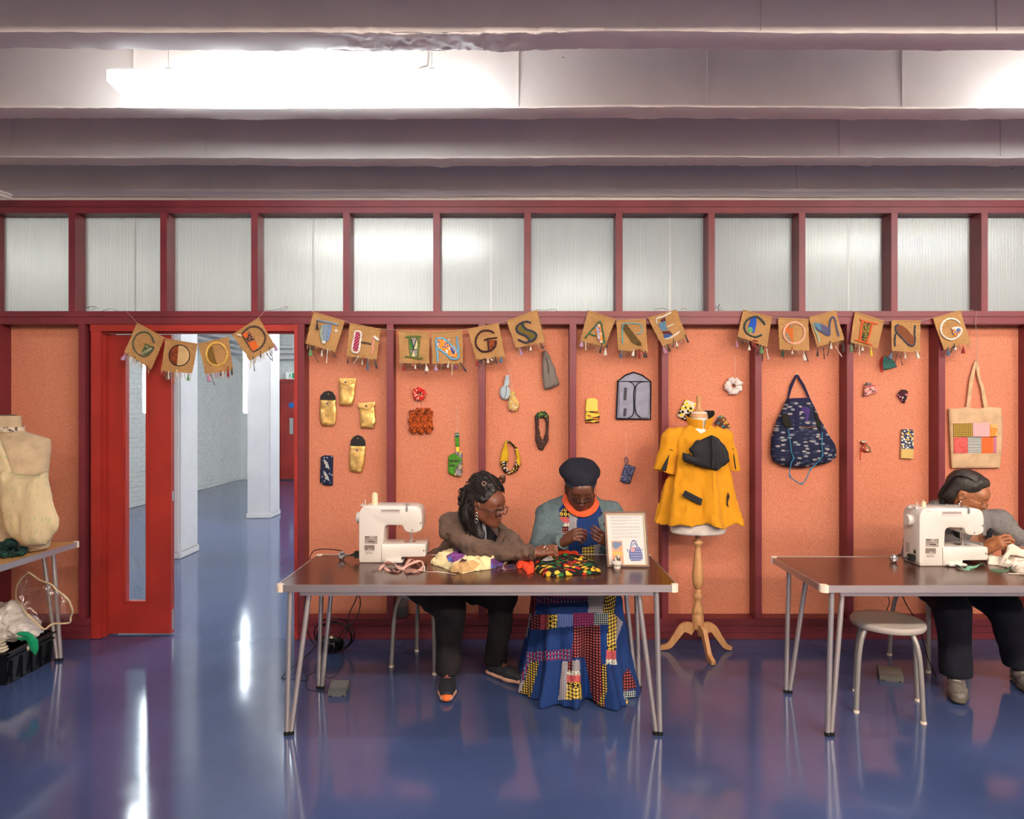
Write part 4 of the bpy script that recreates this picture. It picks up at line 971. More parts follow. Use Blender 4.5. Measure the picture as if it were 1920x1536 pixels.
F_TEAL = Pt('patch_teal_lines', (54, 104, 130), 'stripes', [(150, 176, 190)], 200, thr=.2)
F_MAU = Pt('patch_mauve_lines', (92, 72, 96), 'stripes', [(70, 96, 130)], 200, thr=.35)
def plainm(n, c): return fabric(n, c, 500, amt=.4)
GRN, GRY, CRM = plainm('patch_green', (64, 130, 62)), plainm('patch_grey', (150, 138, 132)), plainm('patch_cream', (214, 200, 152))
DG = (82, 86, 64); LB = (104, 166, 200)
flag('burlap flag with a grey green letter G over the red door leaf', 0, [(256.7, 605), (308, 633), (285, 693), (235, 660)],
     [(DG, [(705, 695), (685, 640), (650, 560), (600, 500), (530, 468), (440, 470), (360, 510), (300, 590), (268, 690), (285, 800), (330, 880), (400, 940), (480, 962), (560, 940), (620, 890), (680, 820), (688, 760)], 18), ((220, 214, 200), [(430, 900), (540, 850), (640, 785)], 5), ((220, 214, 200), [(450, 922), (560, 870), (660, 800)], 5), ((220, 214, 200), [(515, 768), (560, 760), (575, 788)], 5)],
     [(plainm('patch_moss', (84, 92, 48)), [(520, 700), (600, 735), (690, 765), (665, 855), (575, 935), (450, 930), (430, 895), (485, 800)])], [('lilac', 120, 900, 150, 45, -.5), ('dark', 300, 965, 120, 8, .5), ('rust', 580, 1120, 120, 12), ('white', 230, 990, 130, 14)], 1)
flag('burlap flag with a dark ringed letter O beside the door edge', 0, [(310, 635), (370, 644.5), (362, 700), (303, 697)],
     [((46, 36, 36), circ(1222, 950, 212, 0, 360, 16, 215), 10)], [(F_RUST, circ(1222, 950, 205, 95, 262, 14)+[(1205, 745), (1168, 1150)]), (plainm('patch_pale_burlap', (202, 166, 116)), [(1208, 748)]+circ(1222, 950, 205, -80, 90, 12)+[(1172, 1150)])],
     [('red', 890, 1250, 110, 16), ('white', 1000, 1270, 150, 14), ('brown', 940, 1270, 180, 22), ('rust', 1100, 1280, 220, 22), ('green', 1405, 1320, 140, 34), ('white', 1170, 1240, 130, 12), ('blue', 1045, 1300, 130, 10)], 2)
flag('burlap flag with a yellow ringed letter O and dotted half patch', 1, [(371, 645), (428, 632), (438, 695), (387, 702)],
     [((214, 168, 80), circ(505, 925, 215, 0, 360, 16, 235), 24)], [(F_OCH, circ(500, 925, 208, 82, 246, 14)+[(412, 745), (512, 1142)])],
     [('pink', 330, 1310, 170, 42, .15), ('dark', 375, 1330, 220, 7, .4), ('lilac', 495, 1290, 90, 20), ('brown', 590, 1260, 100, 22), ('red', 735, 1165, 220, 28, .05), ('dark', 820, 1195, 140, 20), ('white', 640, 1270, 110, 14)], 3)
flag('burlap flag with a brown letter D and an orange bar patch', 1, [(435, 628), (485, 596), (517, 650), (470, 677)],
     [((82, 58, 50), [(1020, 500), (1090, 440), (1180, 370), (1300, 350), (1400, 390), (1470, 470), (1510, 580), (1480, 690), (1420, 780), (1340, 840), (1250, 880)], 19), ((82, 58, 50), [(1250, 880), (1130, 690), (1020, 505)], 12), ((236, 206, 178), [(920, 520), (970, 530), (1020, 550)], 26)],
     [(F_ORG, [(1035, 512), (1135, 465), (1155, 560), (1085, 592)]), (F_DRK, [(1135, 465), (1190, 470), (1300, 652), (1150, 680), (1085, 592), (1155, 560)]), (F_ORG, [(1150, 680), (1300, 652), (1370, 770), (1250, 872)])],
     [('lilac', 1690, 690, 160, 36, .3), ('dark', 1590, 770, 170, 8, .2), ('dark', 1640, 830, 210, 8, .05), ('dark', 1255, 980, 260, 8, .1), ('brown', 1410, 850, 130, 20), ('dark', 1530, 900, 150, 8, .7), ('white', 1200, 1060, 140, 16)], 4)
flag('burlap flag with a blue letter T and a pompom star', 2, [(588, 584.6), (646.7, 602), (629, 661), (574, 644)],
     [((128, 142, 156), [(330, 330), (450, 355), (600, 385), (760, 430)], 24), ((150, 170, 150), [(440, 430), (395, 600), (410, 690), (435, 770)], 20), ((120, 146, 190), [(600, 420), (585, 560), (555, 680), (530, 765)], 20), ((230, 224, 216), [(430, 800), (460, 785), (495, 800)], 34), ((230, 224, 216), [(680, 545), (715, 555), (755, 565)], 12), ((230, 224, 216), [(720, 520), (715, 555), (705, 590)], 12)],
     [(F_STR, [(440, 425), (605, 412), (590, 560), (540, 765), (435, 765)])], [('dark', 320, 330, 180, 34, .03), ('green', 185, 880, 180, 40), ('white', 420, 950, 120, 22), ('dark', 230, 990, 230, 7, .6), ('white', 545, 920, 260, 10, -.1), ('brown', 620, 950, 150, 16, .6), ('dark', 270, 850, 90, 30, -.8)], 5, 'l')
flag('burlap flag with letter H, one leg striped pink and black', 2, [(656, 606), (713.5, 617), (706.5, 675), (650, 667)],
     [((236, 214, 206), [(1100, 565), (1180, 560), (1230, 610), (1215, 760), (1178, 975), (1110, 1000), (1045, 970), (1050, 860), (1085, 680), (1105, 565)], 20), ((88, 70, 46), [(1220, 785), (1330, 800), (1445, 828)], 22), ((222, 146, 128), [(1470, 690), (1482, 800), (1455, 860), (1475, 920), (1450, 1030)], 20), ((238, 230, 220), [(1495, 665), (1540, 710), (1600, 745)], 26)],
     [(F_PNK, [(1115, 585), (1200, 595), (1165, 930), (1110, 970), (1060, 915), (1090, 760)])], [('blue', 1365, 1110, 240, 26), ('white', 1250, 1150, 90, 16), ('dark', 1500, 1120, 200, 22, .25), ('dark', 955, 1130, 90, 20), ('rust', 1275, 1040, 90, 16), ('white', 1180, 1070, 160, 8, -.7)], 6)
flag('burlap flag with a green letter I over the red scrunchie', 3, [(748, 619), (805, 622.5), (805, 682), (749.4, 681)],
     [((92, 112, 50), [(275, 462), (420, 450), (605, 452)], 22), ((92, 112, 50), [(262, 868), (400, 872), (520, 900), (635, 886)], 20), ((92, 112, 50), [(355, 470), (362, 620), (372, 760), (405, 880)], 20), ((92, 112, 50), [(545, 470), (552, 600), (532, 730), (535, 870)], 20), ((38, 42, 48), [(392, 490), (440, 690), (482, 850)], 10), ((38, 42, 48), [(512, 490), (445, 690), (402, 845)], 10), ((38, 42, 48), [(388, 720), (522, 716)], 9)],
     [(GRY, [(390, 482), (515, 482), (440, 690)]), (GRN, [(358, 490), (396, 495), (440, 690), (375, 712)]), (CRM, [(518, 505), (528, 705), (448, 712)]), (GRY, [(372, 725), (440, 730), (400, 850)]), (CRM, [(440, 735), (480, 862), (400, 862)]), (GRY, [(445, 728), (525, 725), (510, 860), (482, 855)])],
     [('red', 238, 990, 150, 34), ('rust', 455, 970, 90, 30, -.3), ('white', 478, 1030, 80, 22), ('white', 700, 1010, 150, 44, .1), ('brown', 560, 990, 120, 16, .3), ('dark', 600, 1010, 220, 9, .5)], 7)
flag('burlap flag with a light blue letter N and orange patch', 3, [(808.5, 623), (867, 618.6), (868, 682), (811, 682)],
     [(LB, [(905, 505), (910, 640), (925, 760), (945, 970)], 19), (LB, [(905, 500), (980, 488), (1060, 492), (1150, 560), (1240, 650), (1320, 730), (1372, 800), (1362, 890), (1280, 915), (1200, 900), (1100, 810), (1000, 730), (930, 670)], 19), (LB, [(1335, 450), (1342, 600), (1368, 700), (1368, 810)], 19), ((230, 228, 222), [(1160, 515), (1180, 530)], 28)],
     [(F_OB, [(930, 515), (1060, 510), (1150, 580), (1320, 755), (1345, 885), (1240, 880), (1130, 800), (1010, 705), (930, 660)]), (F_BLU, [(1160, 622), (1310, 770), (1262, 822), (1172, 724)])],
     [('lilac', 905, 1030, 120, 44), ('dark', 1045, 1010, 110, 16), ('white', 1160, 970, 110, 22, -.1), ('purple', 1310, 1030, 80, 40), ('dark', 1400, 980, 220, 22, .65), ('white', 1235, 1020, 200, 8)], 8)
flag('burlap flag with a maroon letter G before the timber stud', 4, [(876.5, 617), (935, 606), (947, 669), (893, 675)],
     [((60, 32, 36), [(620, 605), (560, 562), (450, 545), (350, 570), (270, 660), (238, 780), (270, 890), (370, 975), (480, 975), (560, 950), (640, 870), (660, 745)], 22), ((60, 32, 36), [(410, 748), (500, 716), (590, 708), (685, 690)], 18), ((60, 32, 36), [(492, 740), (500, 850), (512, 950)], 16)],
     [(F_RUST, [(495, 745), (655, 745), (640, 870), (560, 940), (512, 950)])], [('red', 275, 1130, 140, 36), ('dark', 430, 1110, 170, 18, -1.2), ('white', 490, 1110, 100, 28), ('white', 540, 1120, 60, 22, 1), ('blue', 760, 1070, 130, 46), ('dark', 640, 1080, 140, 10, .2), ('brown', 590, 1110, 130, 10, -.2), ('dark', 660, 1080, 130, 10, -.3)], 9)
flag('burlap flag with a navy outlined letter S above the grey knitted bag', 4, [(950, 602), (1006.6, 581), (1022, 642), (967, 652.6)],
     [((44, 50, 68), [(1385, 392), (1290, 360), (1180, 390), (1090, 460), (1085, 550), (1150, 610), (1240, 640), (1310, 690), (1340, 765), (1280, 795), (1190, 765), (1110, 725)], 21), ((44, 50, 68), [(1200, 400), (1230, 470), (1300, 530), (1400, 560), (1482, 620), (1470, 700), (1400, 760), (1330, 775)], 21)],
     [(F_OLV, [(1190, 415), (1230, 490), (1300, 545), (1400, 575), (1462, 630), (1445, 705), (1350, 755), (1312, 680), (1240, 622), (1150, 595), (1105, 540), (1115, 470)])], [('lilac', 1150, 900, 150, 32, .2), ('rust', 1385, 810, 70, 24), ('white', 1370, 860, 90, 26), ('dark', 1570, 800, 130, 22, .5)], 10, 'r')
flag('burlap flag with a green letter A above the yellow pouch', 5, [(1102.8, 582), (1154, 599), (1134.4, 650), (1087.5, 640)],
     [((66, 98, 66), [(145, 565), (230, 460), (320, 360), (375, 295), (408, 305), (432, 420), (460, 580), (480, 645)], 15), ((66, 98, 66), [(220, 480), (280, 512), (345, 518)], 14), ((150, 176, 214), [(330, 375), (355, 420), (370, 490), (392, 570)], 13)],
     [(F_OB, [(362, 332), (400, 342), (430, 560), (442, 625), (390, 640), (352, 565), (318, 392)])], [('lilac', 105, 590, 110, 36, -.2), ('white', 160, 610, 130, 10), ('rust', 280, 640, 90, 10, -.4), ('dark', 430, 660, 140, 16, -.3), ('white', 480, 715, 120, 30), ('dark', 505, 650, 60, 26), ('green', 440, 600, 50, 20)], 11)
flag('burlap flag with letter R, a long olive patch across it', 5, [(1155.5, 601), (1210.6, 598.7), (1214, 661), (1159, 657)],
     [((104, 160, 164), [(760, 335), (830, 318), (980, 318), (1065, 345), (1078, 420), (1062, 480), (985, 492)], 10), ((104, 160, 164), [(765, 340), (758, 480), (765, 655)], 11)],
     [(F_OLD, [(750, 325), (825, 330), (990, 540), (1070, 640), (1072, 685), (990, 665), (920, 630), (800, 460), (745, 400)])], [('blue', 735, 760, 120, 26), ('white', 950, 740, 110, 28, -.2), ('red', 1040, 735, 150, 22), ('red', 1030, 745, 60, 12, -1), ('red', 1055, 745, 70, 12, .9), ('dark', 1135, 760, 110, 32), ('dark', 975, 740, 110, 9)], 12)
flag('burlap flag with a white letter E filled in blue and maroon', 5, [(1215, 596), (1268, 580.6), (1288, 632.7), (1241, 650)],
     [((218, 208, 194), [(1330, 320), (1318, 245), (1440, 200), (1560, 135)], 14), ((218, 208, 194), [(1490, 378), (1600, 330)], 12), ((218, 208, 194), [(1455, 575), (1560, 545), (1700, 450)], 14)],
     [(plainm('patch_maroon', (84, 42, 52)), [(1380, 268), (1455, 215), (1472, 290), (1400, 300)]), (F_TEAL, [(1345, 330), (1462, 272), (1475, 380), (1510, 420), (1400, 440)]), (plainm('patch_maroon', (84, 42, 52)), [(1405, 450), (1530, 440), (1582, 500), (1430, 490)]), (plainm('patch_blue', (52, 88, 140)), [(1430, 500), (1580, 500), (1525, 548), (1452, 570)])],
     [('pink', 1420, 680, 130, 34, .35), ('dark', 1490, 660, 120, 16, .4), ('dark', 1600, 570, 130, 9, -.1), ('white', 1650, 600, 90, 24), ('dark', 1785, 500, 130, 16, .4), ('brown', 1660, 600, 120, 8)], 13)
flag('burlap flag with a dark teal letter C and a blue patch', 6, [(1393.7, 581), (1447.6, 595), (1437, 651), (1382, 631.5)],
     [((48, 60, 60), [(540, 330), (510, 280), (450, 220), (390, 195), (320, 215), (250, 262), (214, 350), (230, 430), (290, 490), (380, 520), (440, 505), (492, 480)], 17), ((120, 190, 80), circ(308, 405, 34, 0, 350, 8), 8), ((150, 190, 50), [(305, 385), (310, 425)], 14)],
     [(plainm('patch_cobalt', (40, 78, 168)), [(320, 220), (400, 205), (405, 300), (370, 450), (330, 505), (278, 470), (264, 390), (290, 310)])], [('pink', 95, 570, 100, 26), ('dark', 110, 510, 130, 9, .8), ('red', 370, 565, 110, 24), ('red', 370, 560, 50, 14, -1.5), ('red', 375, 560, 50, 14, 1.5), ('white', 290, 640, 80, 24), ('green', 480, 640, 130, 36), ('dark', 515, 650, 220, 10, -.1), ('white', 560, 700, 150, 10, .2)], 14)
flag('burlap flag with a pink ringed letter O, half of it rust with white dots', 6, [(1459, 596), (1516, 598.7), (1516, 658), (1460.5, 656)],
     [((226, 168, 142), circ(997, 455, 166, 0, 360, 16, 165), 15)], [(plainm('patch_rust', (190, 100, 42)), circ(997, 455, 158, 98, 262, 14)), (F_BDOT, [(850, 440), (880, 430), (950, 520), (945, 605), (900, 580), (862, 510)]), (F_BDOT, [(920, 330), (970, 315), (972, 370), (930, 380)])],
     [('dgreen', 815, 705, 110, 26), ('white', 965, 710, 70, 18), ('white', 1140, 740, 140, 32, .15), ('rust', 965, 660, 60, 14), ('dark', 1160, 740, 150, 12, .3), ('rust', 860, 760, 100, 8, -.3)], 15)
flag('burlap flag with a navy letter M shaded teal and mauve', 6, [(1516.7, 595), (1567, 582), (1582, 637), (1530.8, 651)],
     [((150, 180, 160), [(1295, 300), (1300, 350), (1340, 440), (1370, 520), (1392, 605)], 11), ((76, 80, 112), [(1320, 370), (1430, 445), (1540, 492), (1550, 400), (1552, 300), (1580, 220), (1610, 205), (1640, 260), (1662, 380), (1698, 512)], 13)],
     [(F_TEAL, [(1305, 292), (1405, 300), (1425, 425), (1345, 380)]), (F_MAU, [(1405, 300), (1535, 370), (1538, 485), (1425, 425)])], [('dark', 1360, 705, 110, 20), ('dark', 1450, 680, 160, 9, .1), ('dark', 1560, 580, 210, 7, -.2), ('white', 1570, 610, 90, 24), ('dark', 1760, 580, 160, 26), ('white', 1640, 660, 170, 8, .6)], 16)
flag('burlap flag with an orange letter I above the teal pouch', 7, [(1603, 584.6), (1658, 602), (1644, 653.7), (1593, 643)],
     [((224, 88, 38), [(245, 222), (290, 242), (400, 268), (510, 290)], 11), ((224, 88, 38), [(178, 520), (260, 535), (340, 560), (432, 590)], 11), ((224, 88, 38), [(288, 240), (270, 350), (258, 450), (250, 530)], 12), ((224, 88, 38), [(428, 290), (400, 400), (380, 470), (350, 550)], 12)],
     [(F_MUL, [(318, 258), (392, 268), (382, 420), (330, 542), (278, 510), (290, 400)])], [('green', 125, 540, 140, 22), ('white', 285, 610, 60, 20), ('yellow', 400, 620, 130, 24, .1), ('white', 240, 600, 120, 8)], 17)
flag('burlap flag with letter N, a navy outlined brown bar across it', 7, [(1672, 600), (1726, 601.7), (1724, 662), (1670, 658.4)],
     [((46, 56, 72), [(765, 425), (752, 520), (756, 612)], 11), ((46, 56, 72), [(1046, 302), (1038, 420), (1044, 520), (1022, 600), (960, 595), (900, 542), (800, 432), (765, 380), (772, 312), (810, 300)], 11)],
     [(F_BRN, [(785, 308), (850, 308), (935, 370), (1032, 490), (1034, 570), (985, 602), (900, 535), (790, 425), (768, 370)])], [('blue', 715, 690, 110, 34, -.4), ('white', 1065, 670, 110, 26, .2), ('white', 900, 700, 80, 14), ('brown', 830, 740, 130, 7, .2), ('brown', 780, 720, 120, 7, -.2)], 18)
flag('burlap flag with a white letter G, the last of the bunting by the tote bag', 7, [(1749, 596), (1801, 582), (1818, 642), (1768.6, 656)],
     [((226, 216, 200), [(1692, 282), (1640, 232), (1550, 210), (1460, 250), (1416, 330), (1425, 420), (1480, 485), (1560, 512), (1640, 487), (1700, 430), (1712, 362), (1660, 340), (1568, 355)], 13), ((92, 116, 172), [(1640, 385), (1690, 370)], 28)],
     [(F_OB, [(1578, 368), (1640, 352), (1702, 368), (1692, 422), (1642, 462), (1588, 432)])], [('blue', 1520, 620, 120, 26), ('dark', 1610, 570, 60, 14), ('white', 1620, 600, 60, 22), ('red', 1735, 600, 110, 28), ('dark', 1590, 610, 90, 8, -.4)], 19)
STR = mat('string_pale', (176, 150, 140), .8); WIRE = mat('dark_wire', (72, 50, 46), .6)
def string(pts, lab, ends=()):
    t = empty('bunting_string', P(pts[0][0], pts[0][1], FD), lab, 'string', 'bunting strings')
    MB().tube(pxl(pts, FD+.001), .0016, 6).done('cord', STR, t, smooth=60)
    for e in ends: MB().tube(pxl(e, 4.6), .0014, 6, smooth=6).done('loose_end', WIRE, t, smooth=60)
string([(236, 582.5, 4.6), (237.5, 584, 4.57), (256, 605), (308, 633), (311, 635), (370.5, 645), (428, 632), (435, 628), (485, 596), (496, 583.5, 4.57), (498, 582, 4.6)], 'thin pale string carrying the flags across the doorway', [[(160, 578), (170, 575), (178, 578), (172, 581), (165, 578), (176, 574), (184, 580)], [(192, 583), (205, 579), (212, 580), (220, 583)], [(498, 582), (510, 582), (522, 580), (538, 575), (536, 580), (524, 582)]])
string([(582, 582, 4.6), (584, 583.5, 4.57), (588, 585), (646.7, 602), (656, 606), (713, 617), (748, 619), (805, 622.5), (808.5, 623), (867, 618.6), (876.5, 617), (935, 606), (950, 602), (1006, 582), (1008, 581.5, 4.6)], 'thin pale string carrying the six flags left of the knitted bag', [[(1008, 581), (1025, 582), (1035, 580), (1042, 581), (1046, 584)]])
string([(1102, 581.5, 4.6), (1104, 583, 4.57), (1154, 599), (1210.6, 598.7), (1215, 596), (1266, 582, 4.57), (1268, 581, 4.6)], 'thin pale string carrying the three flags above the tool roll', [[(1226, 581), (1240, 578), (1248, 580), (1256, 582)], [(1276, 581), (1284, 578), (1288, 582)]])
string([(1393, 581.5, 4.6), (1396, 583, 4.57), (1447, 595), (1459, 596.5), (1516, 598.7), (1566, 583, 4.57), (1568, 582, 4.6)], 'thin pale string carrying the three flags above the backpack', [[(1340, 581), (1343, 574), (1345, 579), (1349, 570), (1347, 580), (1352, 577), (1346, 582), (1358, 582)]])
string([(1593, 582.5, 4.6), (1600, 585, 4.57), (1603, 585), (1658, 602), (1672, 601), (1726, 602), (1749, 596), (1800, 583, 4.57), (1802, 582, 4.6), (1826, 582, 4.6)], 'thin pale string carrying the last three flags by the tote bag')

# ================================================================ things pinned to the boards
WD = 4.672
def zz(ox, oy, s): return lambda pts: [(ox+x/s, oy+y/s) for x, y in pts]
Z4 = zz(560, 560, 4.266); Z5 = zz(900, 560, 4.266); Z6 = zz(1300, 560, 4.268); Z7 = zz(1560, 560, 4.267)
def ctr(pts, d=WD):
    x = sum(p[0] for p in pts)/len(pts); y = max(p[1] for p in pts); return P(x, y, d)
def m_gold():
    t = NT('gold_leather'); co = t.coord(); t.col(t.mix(t.ramp(t.noise(co, 40, 4), .3, .7), (214, 166, 84), (244, 208, 134)))
    t.b.inputs['Metallic'].default_value = .75; t.b.inputs['Roughness'].default_value = .36; t.bump(t.noise(co, 60, 4, .6), .35, .003); return t.m
GOLD = m_gold(); CHAR = fabric('charcoal_lining', (48, 46, 48)); SNAPP = mat('purple_snap', (92, 70, 110), .35); LINE = mat('hanging_thread', (214, 200, 190), .6)
def pinned(name, label, cat, pts, group=None): return empty(name, ctr(pts), label, cat, group)
def disc(p, r, y0, m, name, par, th=.003, seg=14):
    return MB().lathe([(.0005, -th), (r*.7, -th), (r, -th*.4), (r, th)], (p.x, y0, p.z), seg, axis='y').done(name, m, par)
def gold(body, flap, snap, label, flapm, seed):
    b = Z4(body); t = pinned('snap_pouch', label, 'pouch', b, 'gold snap pouches')
    soft('pocket', b, WD-.004, .026, rnd=.016, wr=.0035, wf=28, seed=seed, parent=t, mats=GOLD)
    soft('flap', Z4(flap), WD-(.016 if flapm is GOLD else .002), .006, rnd=.004, vox=.0018, parent=t, mats=flapm)
    p = P(*Z4([snap])[0], WD); disc(p, .0068, WD-.021 if flapm is GOLD else WD-.019, SNAPP, 'snap', t)
    if flapm is CHAR:
        q = P(*Z4([(snap[0]+5, min(f[1] for f in flap)+28)])[0], WD); disc(q, .0045, WD-.007, GOLD, 'snap_socket', t)
gold([(170, 808), (298, 808), (305, 900), (302, 985), (285, 1012), (240, 1022), (190, 1018), (172, 985), (166, 900)], [(170, 812), (173, 778), (205, 745), (238, 736), (270, 745), (293, 778), (298, 812)], (235, 840), 'gold snap pouch with its dark flap up, near the doorway post', CHAR, 1)
gold([(320, 640), (460, 640), (452, 760), (432, 852), (380, 857), (328, 852), (325, 740)], [(320, 636), (461, 638), (456, 672), (385, 704), (326, 672)], (380, 670), 'gold snap pouch with closed pointed flap, topmost of the gold ones', GOLD, 2)
gold([(480, 840), (610, 835), (612, 900), (621, 980), (600, 1040), (548, 1036), (497, 1038), (487, 920)], [(471, 838), (612, 824), (613, 856), (558, 897), (475, 872)], (545, 860), 'gold snap pouch with closed flap and a crumpled lower corner', GOLD, 3)
gold([(410, 1176), (539, 1176), (530, 1290), (510, 1386), (478, 1393), (412, 1376), (404, 1290)], [(411, 1180), (418, 1132), (445, 1100), (475, 1090), (510, 1103), (532, 1135), (538, 1180)], (470, 1212), 'gold snap pouch with its dark flap up, lowest of the gold ones', CHAR, 4)
NAVY = fabric('navy_star_cloth', (38, 42, 72)); NVP = Pt('navy_rocket_print', (34, 38, 66), 'blobs', [(34, 38, 66), (150, 156, 160), (34, 38, 66), (86, 92, 116), (34, 38, 66)], 60, thr=.32)
b = Z4([(176, 1268), (205, 1253), (277, 1255), (274, 1495), (205, 1493), (170, 1468)])
t = pinned('glasses_case', 'navy glasses case printed with two pale rockets', 'case', b)
soft('case', b, WD-.002, .022, rnd=.012, parent=t, mats=[NVP])
for cx, cy in ((222, 1322), (220, 1415)):
    q = Z4([(cx-22, cy-38), (cx-5, cy-25), (cx+14, cy+5), (cx+26, cy+45), (cx+6, cy+32), (cx-10, cy+30), (cx-6, cy+10), (cx-18, cy-5)])
    MB().pxprism(q, WD-.016, .003).done('rocket', mat('rocket_pale', (172, 180, 178), .8), t, smooth=False)
    q = P(*Z4([(cx-2, cy)])[0], WD); disc(q, .0045, WD-.018, mat('rocket_window', (206, 160, 110), .8), 'rocket_port', t, .001)
# scrunchies
def torus_field(t, c, R, r, m, seed, ry=None, vox=.0021, folds=8, tilt=0, name='gathered_cloth', matfn=None):
    ry = ry or R; e = r*2.2
    f = Field((c.x-R-e, c.y-e, c.z-ry-e), (c.x+R+e, c.y+e, c.z+ry+e), vox); Xg, Yg, Zg = f.grid((slice(None),)*3)
    x, z = (Xg-c.x)/R, (Zg-c.z)/ry; rho = np.sqrt(x*x+z*z)+1e-6; th = np.arctan2(z, x)
    rad = (rho-1)*min(R, ry); rr = r*(1+.17*np.sin(th*folds+seed)+.10*np.sin(th*folds*1.7+seed*2)+.1*np.sin(th*5+seed))
    f.d = (np.sqrt(rad**2+(Yg-c.y)**2*1.4)-rr).astype(np.float32); f.ripple(r*.22, .9/r, seed)
    return f.mesh(name, t, m, matfn)
REDP = Pt('red_white_print', (196, 44, 34), 'blobs', [(206, 50, 36), (232, 190, 170), (200, 46, 36), (190, 60, 50)], 90, thr=.5)
ORP = Pt('orange_black_print', (176, 78, 28), 'blobs', [(190, 84, 30), (60, 28, 18), (206, 96, 36), (120, 50, 22)], 100, thr=.45)
def scr(px, py, R, r, m, label, seed, th=None, ry=None):
    c = P(px, py, WD-.012); t = empty('scrunchie', c-Vector((0, 0, (ry or R)+r)), label, 'scrunchie', 'fabric scrunchies on the boards')
    torus_field(t, c, R, r, m, seed, ry)
    if th: MB().tube(pxl(th, WD), .0009, 5).done('hanging_thread', LINE, t)
    return t
scr(786, 739, .030, .0155, REDP, 'red and white scrunchie pinned above three orange ones', 1)
scr(774.5, 791, .012, .020, ORP, 'orange scrunchie on threads, the one nearest the gold pouches', 2, [(781, 752), (773, 775)], .034)
scr(788, 789, .014, .021, ORP, 'orange scrunchie on threads, middle of the hanging three', 3, [(786, 752), (787, 775)], .040)
scr(802.5, 789, .012, .020, ORP, 'orange scrunchie on threads, the one nearest the green pouch', 4, [(791, 752), (799, 772)], .040)
scr(1375.5, 724, .038, .021, fabric('white_velvet', (230, 218, 212)), 'fluffy white scrunchie hanging alone above the yellow jacket', 5, [(1378.5, 668), (1378.5, 708)])
# green strap pouch
G3 = zz(820, 780, 12.8)
b = G3([(405, 890), (560, 838), (607, 880), (603, 1400), (562, 1465), (400, 1442), (268, 1372), (255, 1300), (262, 1000), (285, 942)])
t = pinned('strap_pouch', 'green pouch with black lettering hanging from a striped strap', 'pouch', b)
PG = Pt('green_wax', (74, 136, 40), 'blobs', [(80, 144, 44), (66, 126, 36)], 60, thr=.5); PS = Pt('grey_wax', (140, 130, 140), 'blobs', [(206, 180, 84), (120, 116, 132), (160, 150, 150), (92, 92, 70)], 70, thr=.5)
pl = G3([(405, 890), (590, 1040), (600, 1070), (520, 1150), (450, 1250), (415, 1350), (400, 1442), (268, 1372), (255, 1300), (262, 1000), (285, 942)])
soft('pocket', b, WD-.002, .024, rnd=.012, parent=t, mats=[PG, PS], matfn=lambda x, y, z: np.where(inpoly(x, z, pl, WD), 0, 1))
MB().tube(pxl(G3([(405, 890), (500, 960), (590, 1040)]), WD-.0145), .0012, 5).tube(pxl(G3([(600, 1068), (510, 1150), (445, 1250), (412, 1350), (402, 1440)]), WD-.0145), .0014, 5).done('piping', INK, t)
s_ = G3([(418, 408), (520, 405), (525, 600), (530, 760), (520, 870), (455, 870), (440, 750), (425, 520)])
zs = [P(0, 780+y/12.8, WD).z for y in (438, 452, 480, 508, 522, 590, 745)]
soft('strap', s_, WD-.002, .007, rnd=.003, vox=.0014, parent=t, mats=[mat('strap_teal', (60, 96, 88), .9), mat('strap_white', (180, 200, 180), .9), mat('strap_green', (70, 128, 60), .9), mat('strap_navy', (36, 44, 100), .9), PG, mat('strap_yellow', (236, 206, 70), .9)], matfn=lambda x, y, z: np.select([z > zs[0], z > zs[1], z > zs[2], z > zs[3], z > zs[6]], [0, 1, 2, 3, 4], 5))
MB().tube(pxl([(856, 760), (855.5, 812)], WD), .0008, 4).tube(pxl([(859.5, 770), (859.5, 812)], WD), .0008, 4).done('hanging_thread', LINE, t)
def text(body, p, size, m, par, name='lettering', d=.001, bold=1.0, align='LEFT'):
    cu = bpy.data.curves.new(name, 'FONT'); cu.body = body; cu.size = size; cu.extrude = d; cu.align_x = align; cu.resolution_u = 2; cu.offset = size*.02*bold
    o = bpy.data.objects.new(name, cu); COL.objects.link(o); dg = bpy.context.evaluated_depsgraph_get(); dg.update()
    me = bpy.data.meshes.new_from_object(o.evaluated_get(dg)); bpy.data.objects.remove(o)
    M = Matrix.Translation(p) @ Matrix.Rotation(pi/2, 4, 'X'); me.transform(M)
    return link(name, me, par, m, False)
text('NSABU', P(*G3([(275, 1108)])[0], WD-.0145), .0215, INK, t, bold=2.5)
text('AFRI', P(*G3([(275, 1222)])[0], WD-.0145), .0215, INK, t, bold=2.5)
# blue round pouch and yellow one
b = Z5([(165, 700)]+circ(200, 750, 44, 200, 340, 8, 60)+circ(200, 750, 44, -20, 200, 14, 60))
cc = Z5(circ(200, 752, 44, 0, 345, 22, 60)); t = pinned('round_pouch', 'pale blue oval pouch with a short loop strap', 'pouch', cc)
BLP = fabric('pale_blue_cloth', (178, 192, 200)); soft('pocket', cc, WD-.004, .036, rnd=.022, parent=t, mats=BLP)
soft('strap', Z5([(203, 615), (232, 612), (236, 690), (215, 705), (190, 700)]), WD-.006, .009, rnd=.004, vox=.0015, parent=t, mats=BLP)
MB().tube(pxl(Z5([(212, 700), (208, 750), (194, 806)]), WD-.0235), .0016, 5, smooth=4).done('zip', INK, t)
cc = Z5([(240, 745), (262, 738), (282, 745), (290, 790), (312, 830), (314, 870), (290, 900), (255, 906), (228, 890), (220, 850), (235, 800)])
YP = Pt('yellow_pastel_print', (206, 170, 90), 'blobs', [(214, 180, 80), (196, 150, 140), (222, 206, 160), (190, 160, 90)], 80, thr=.5)
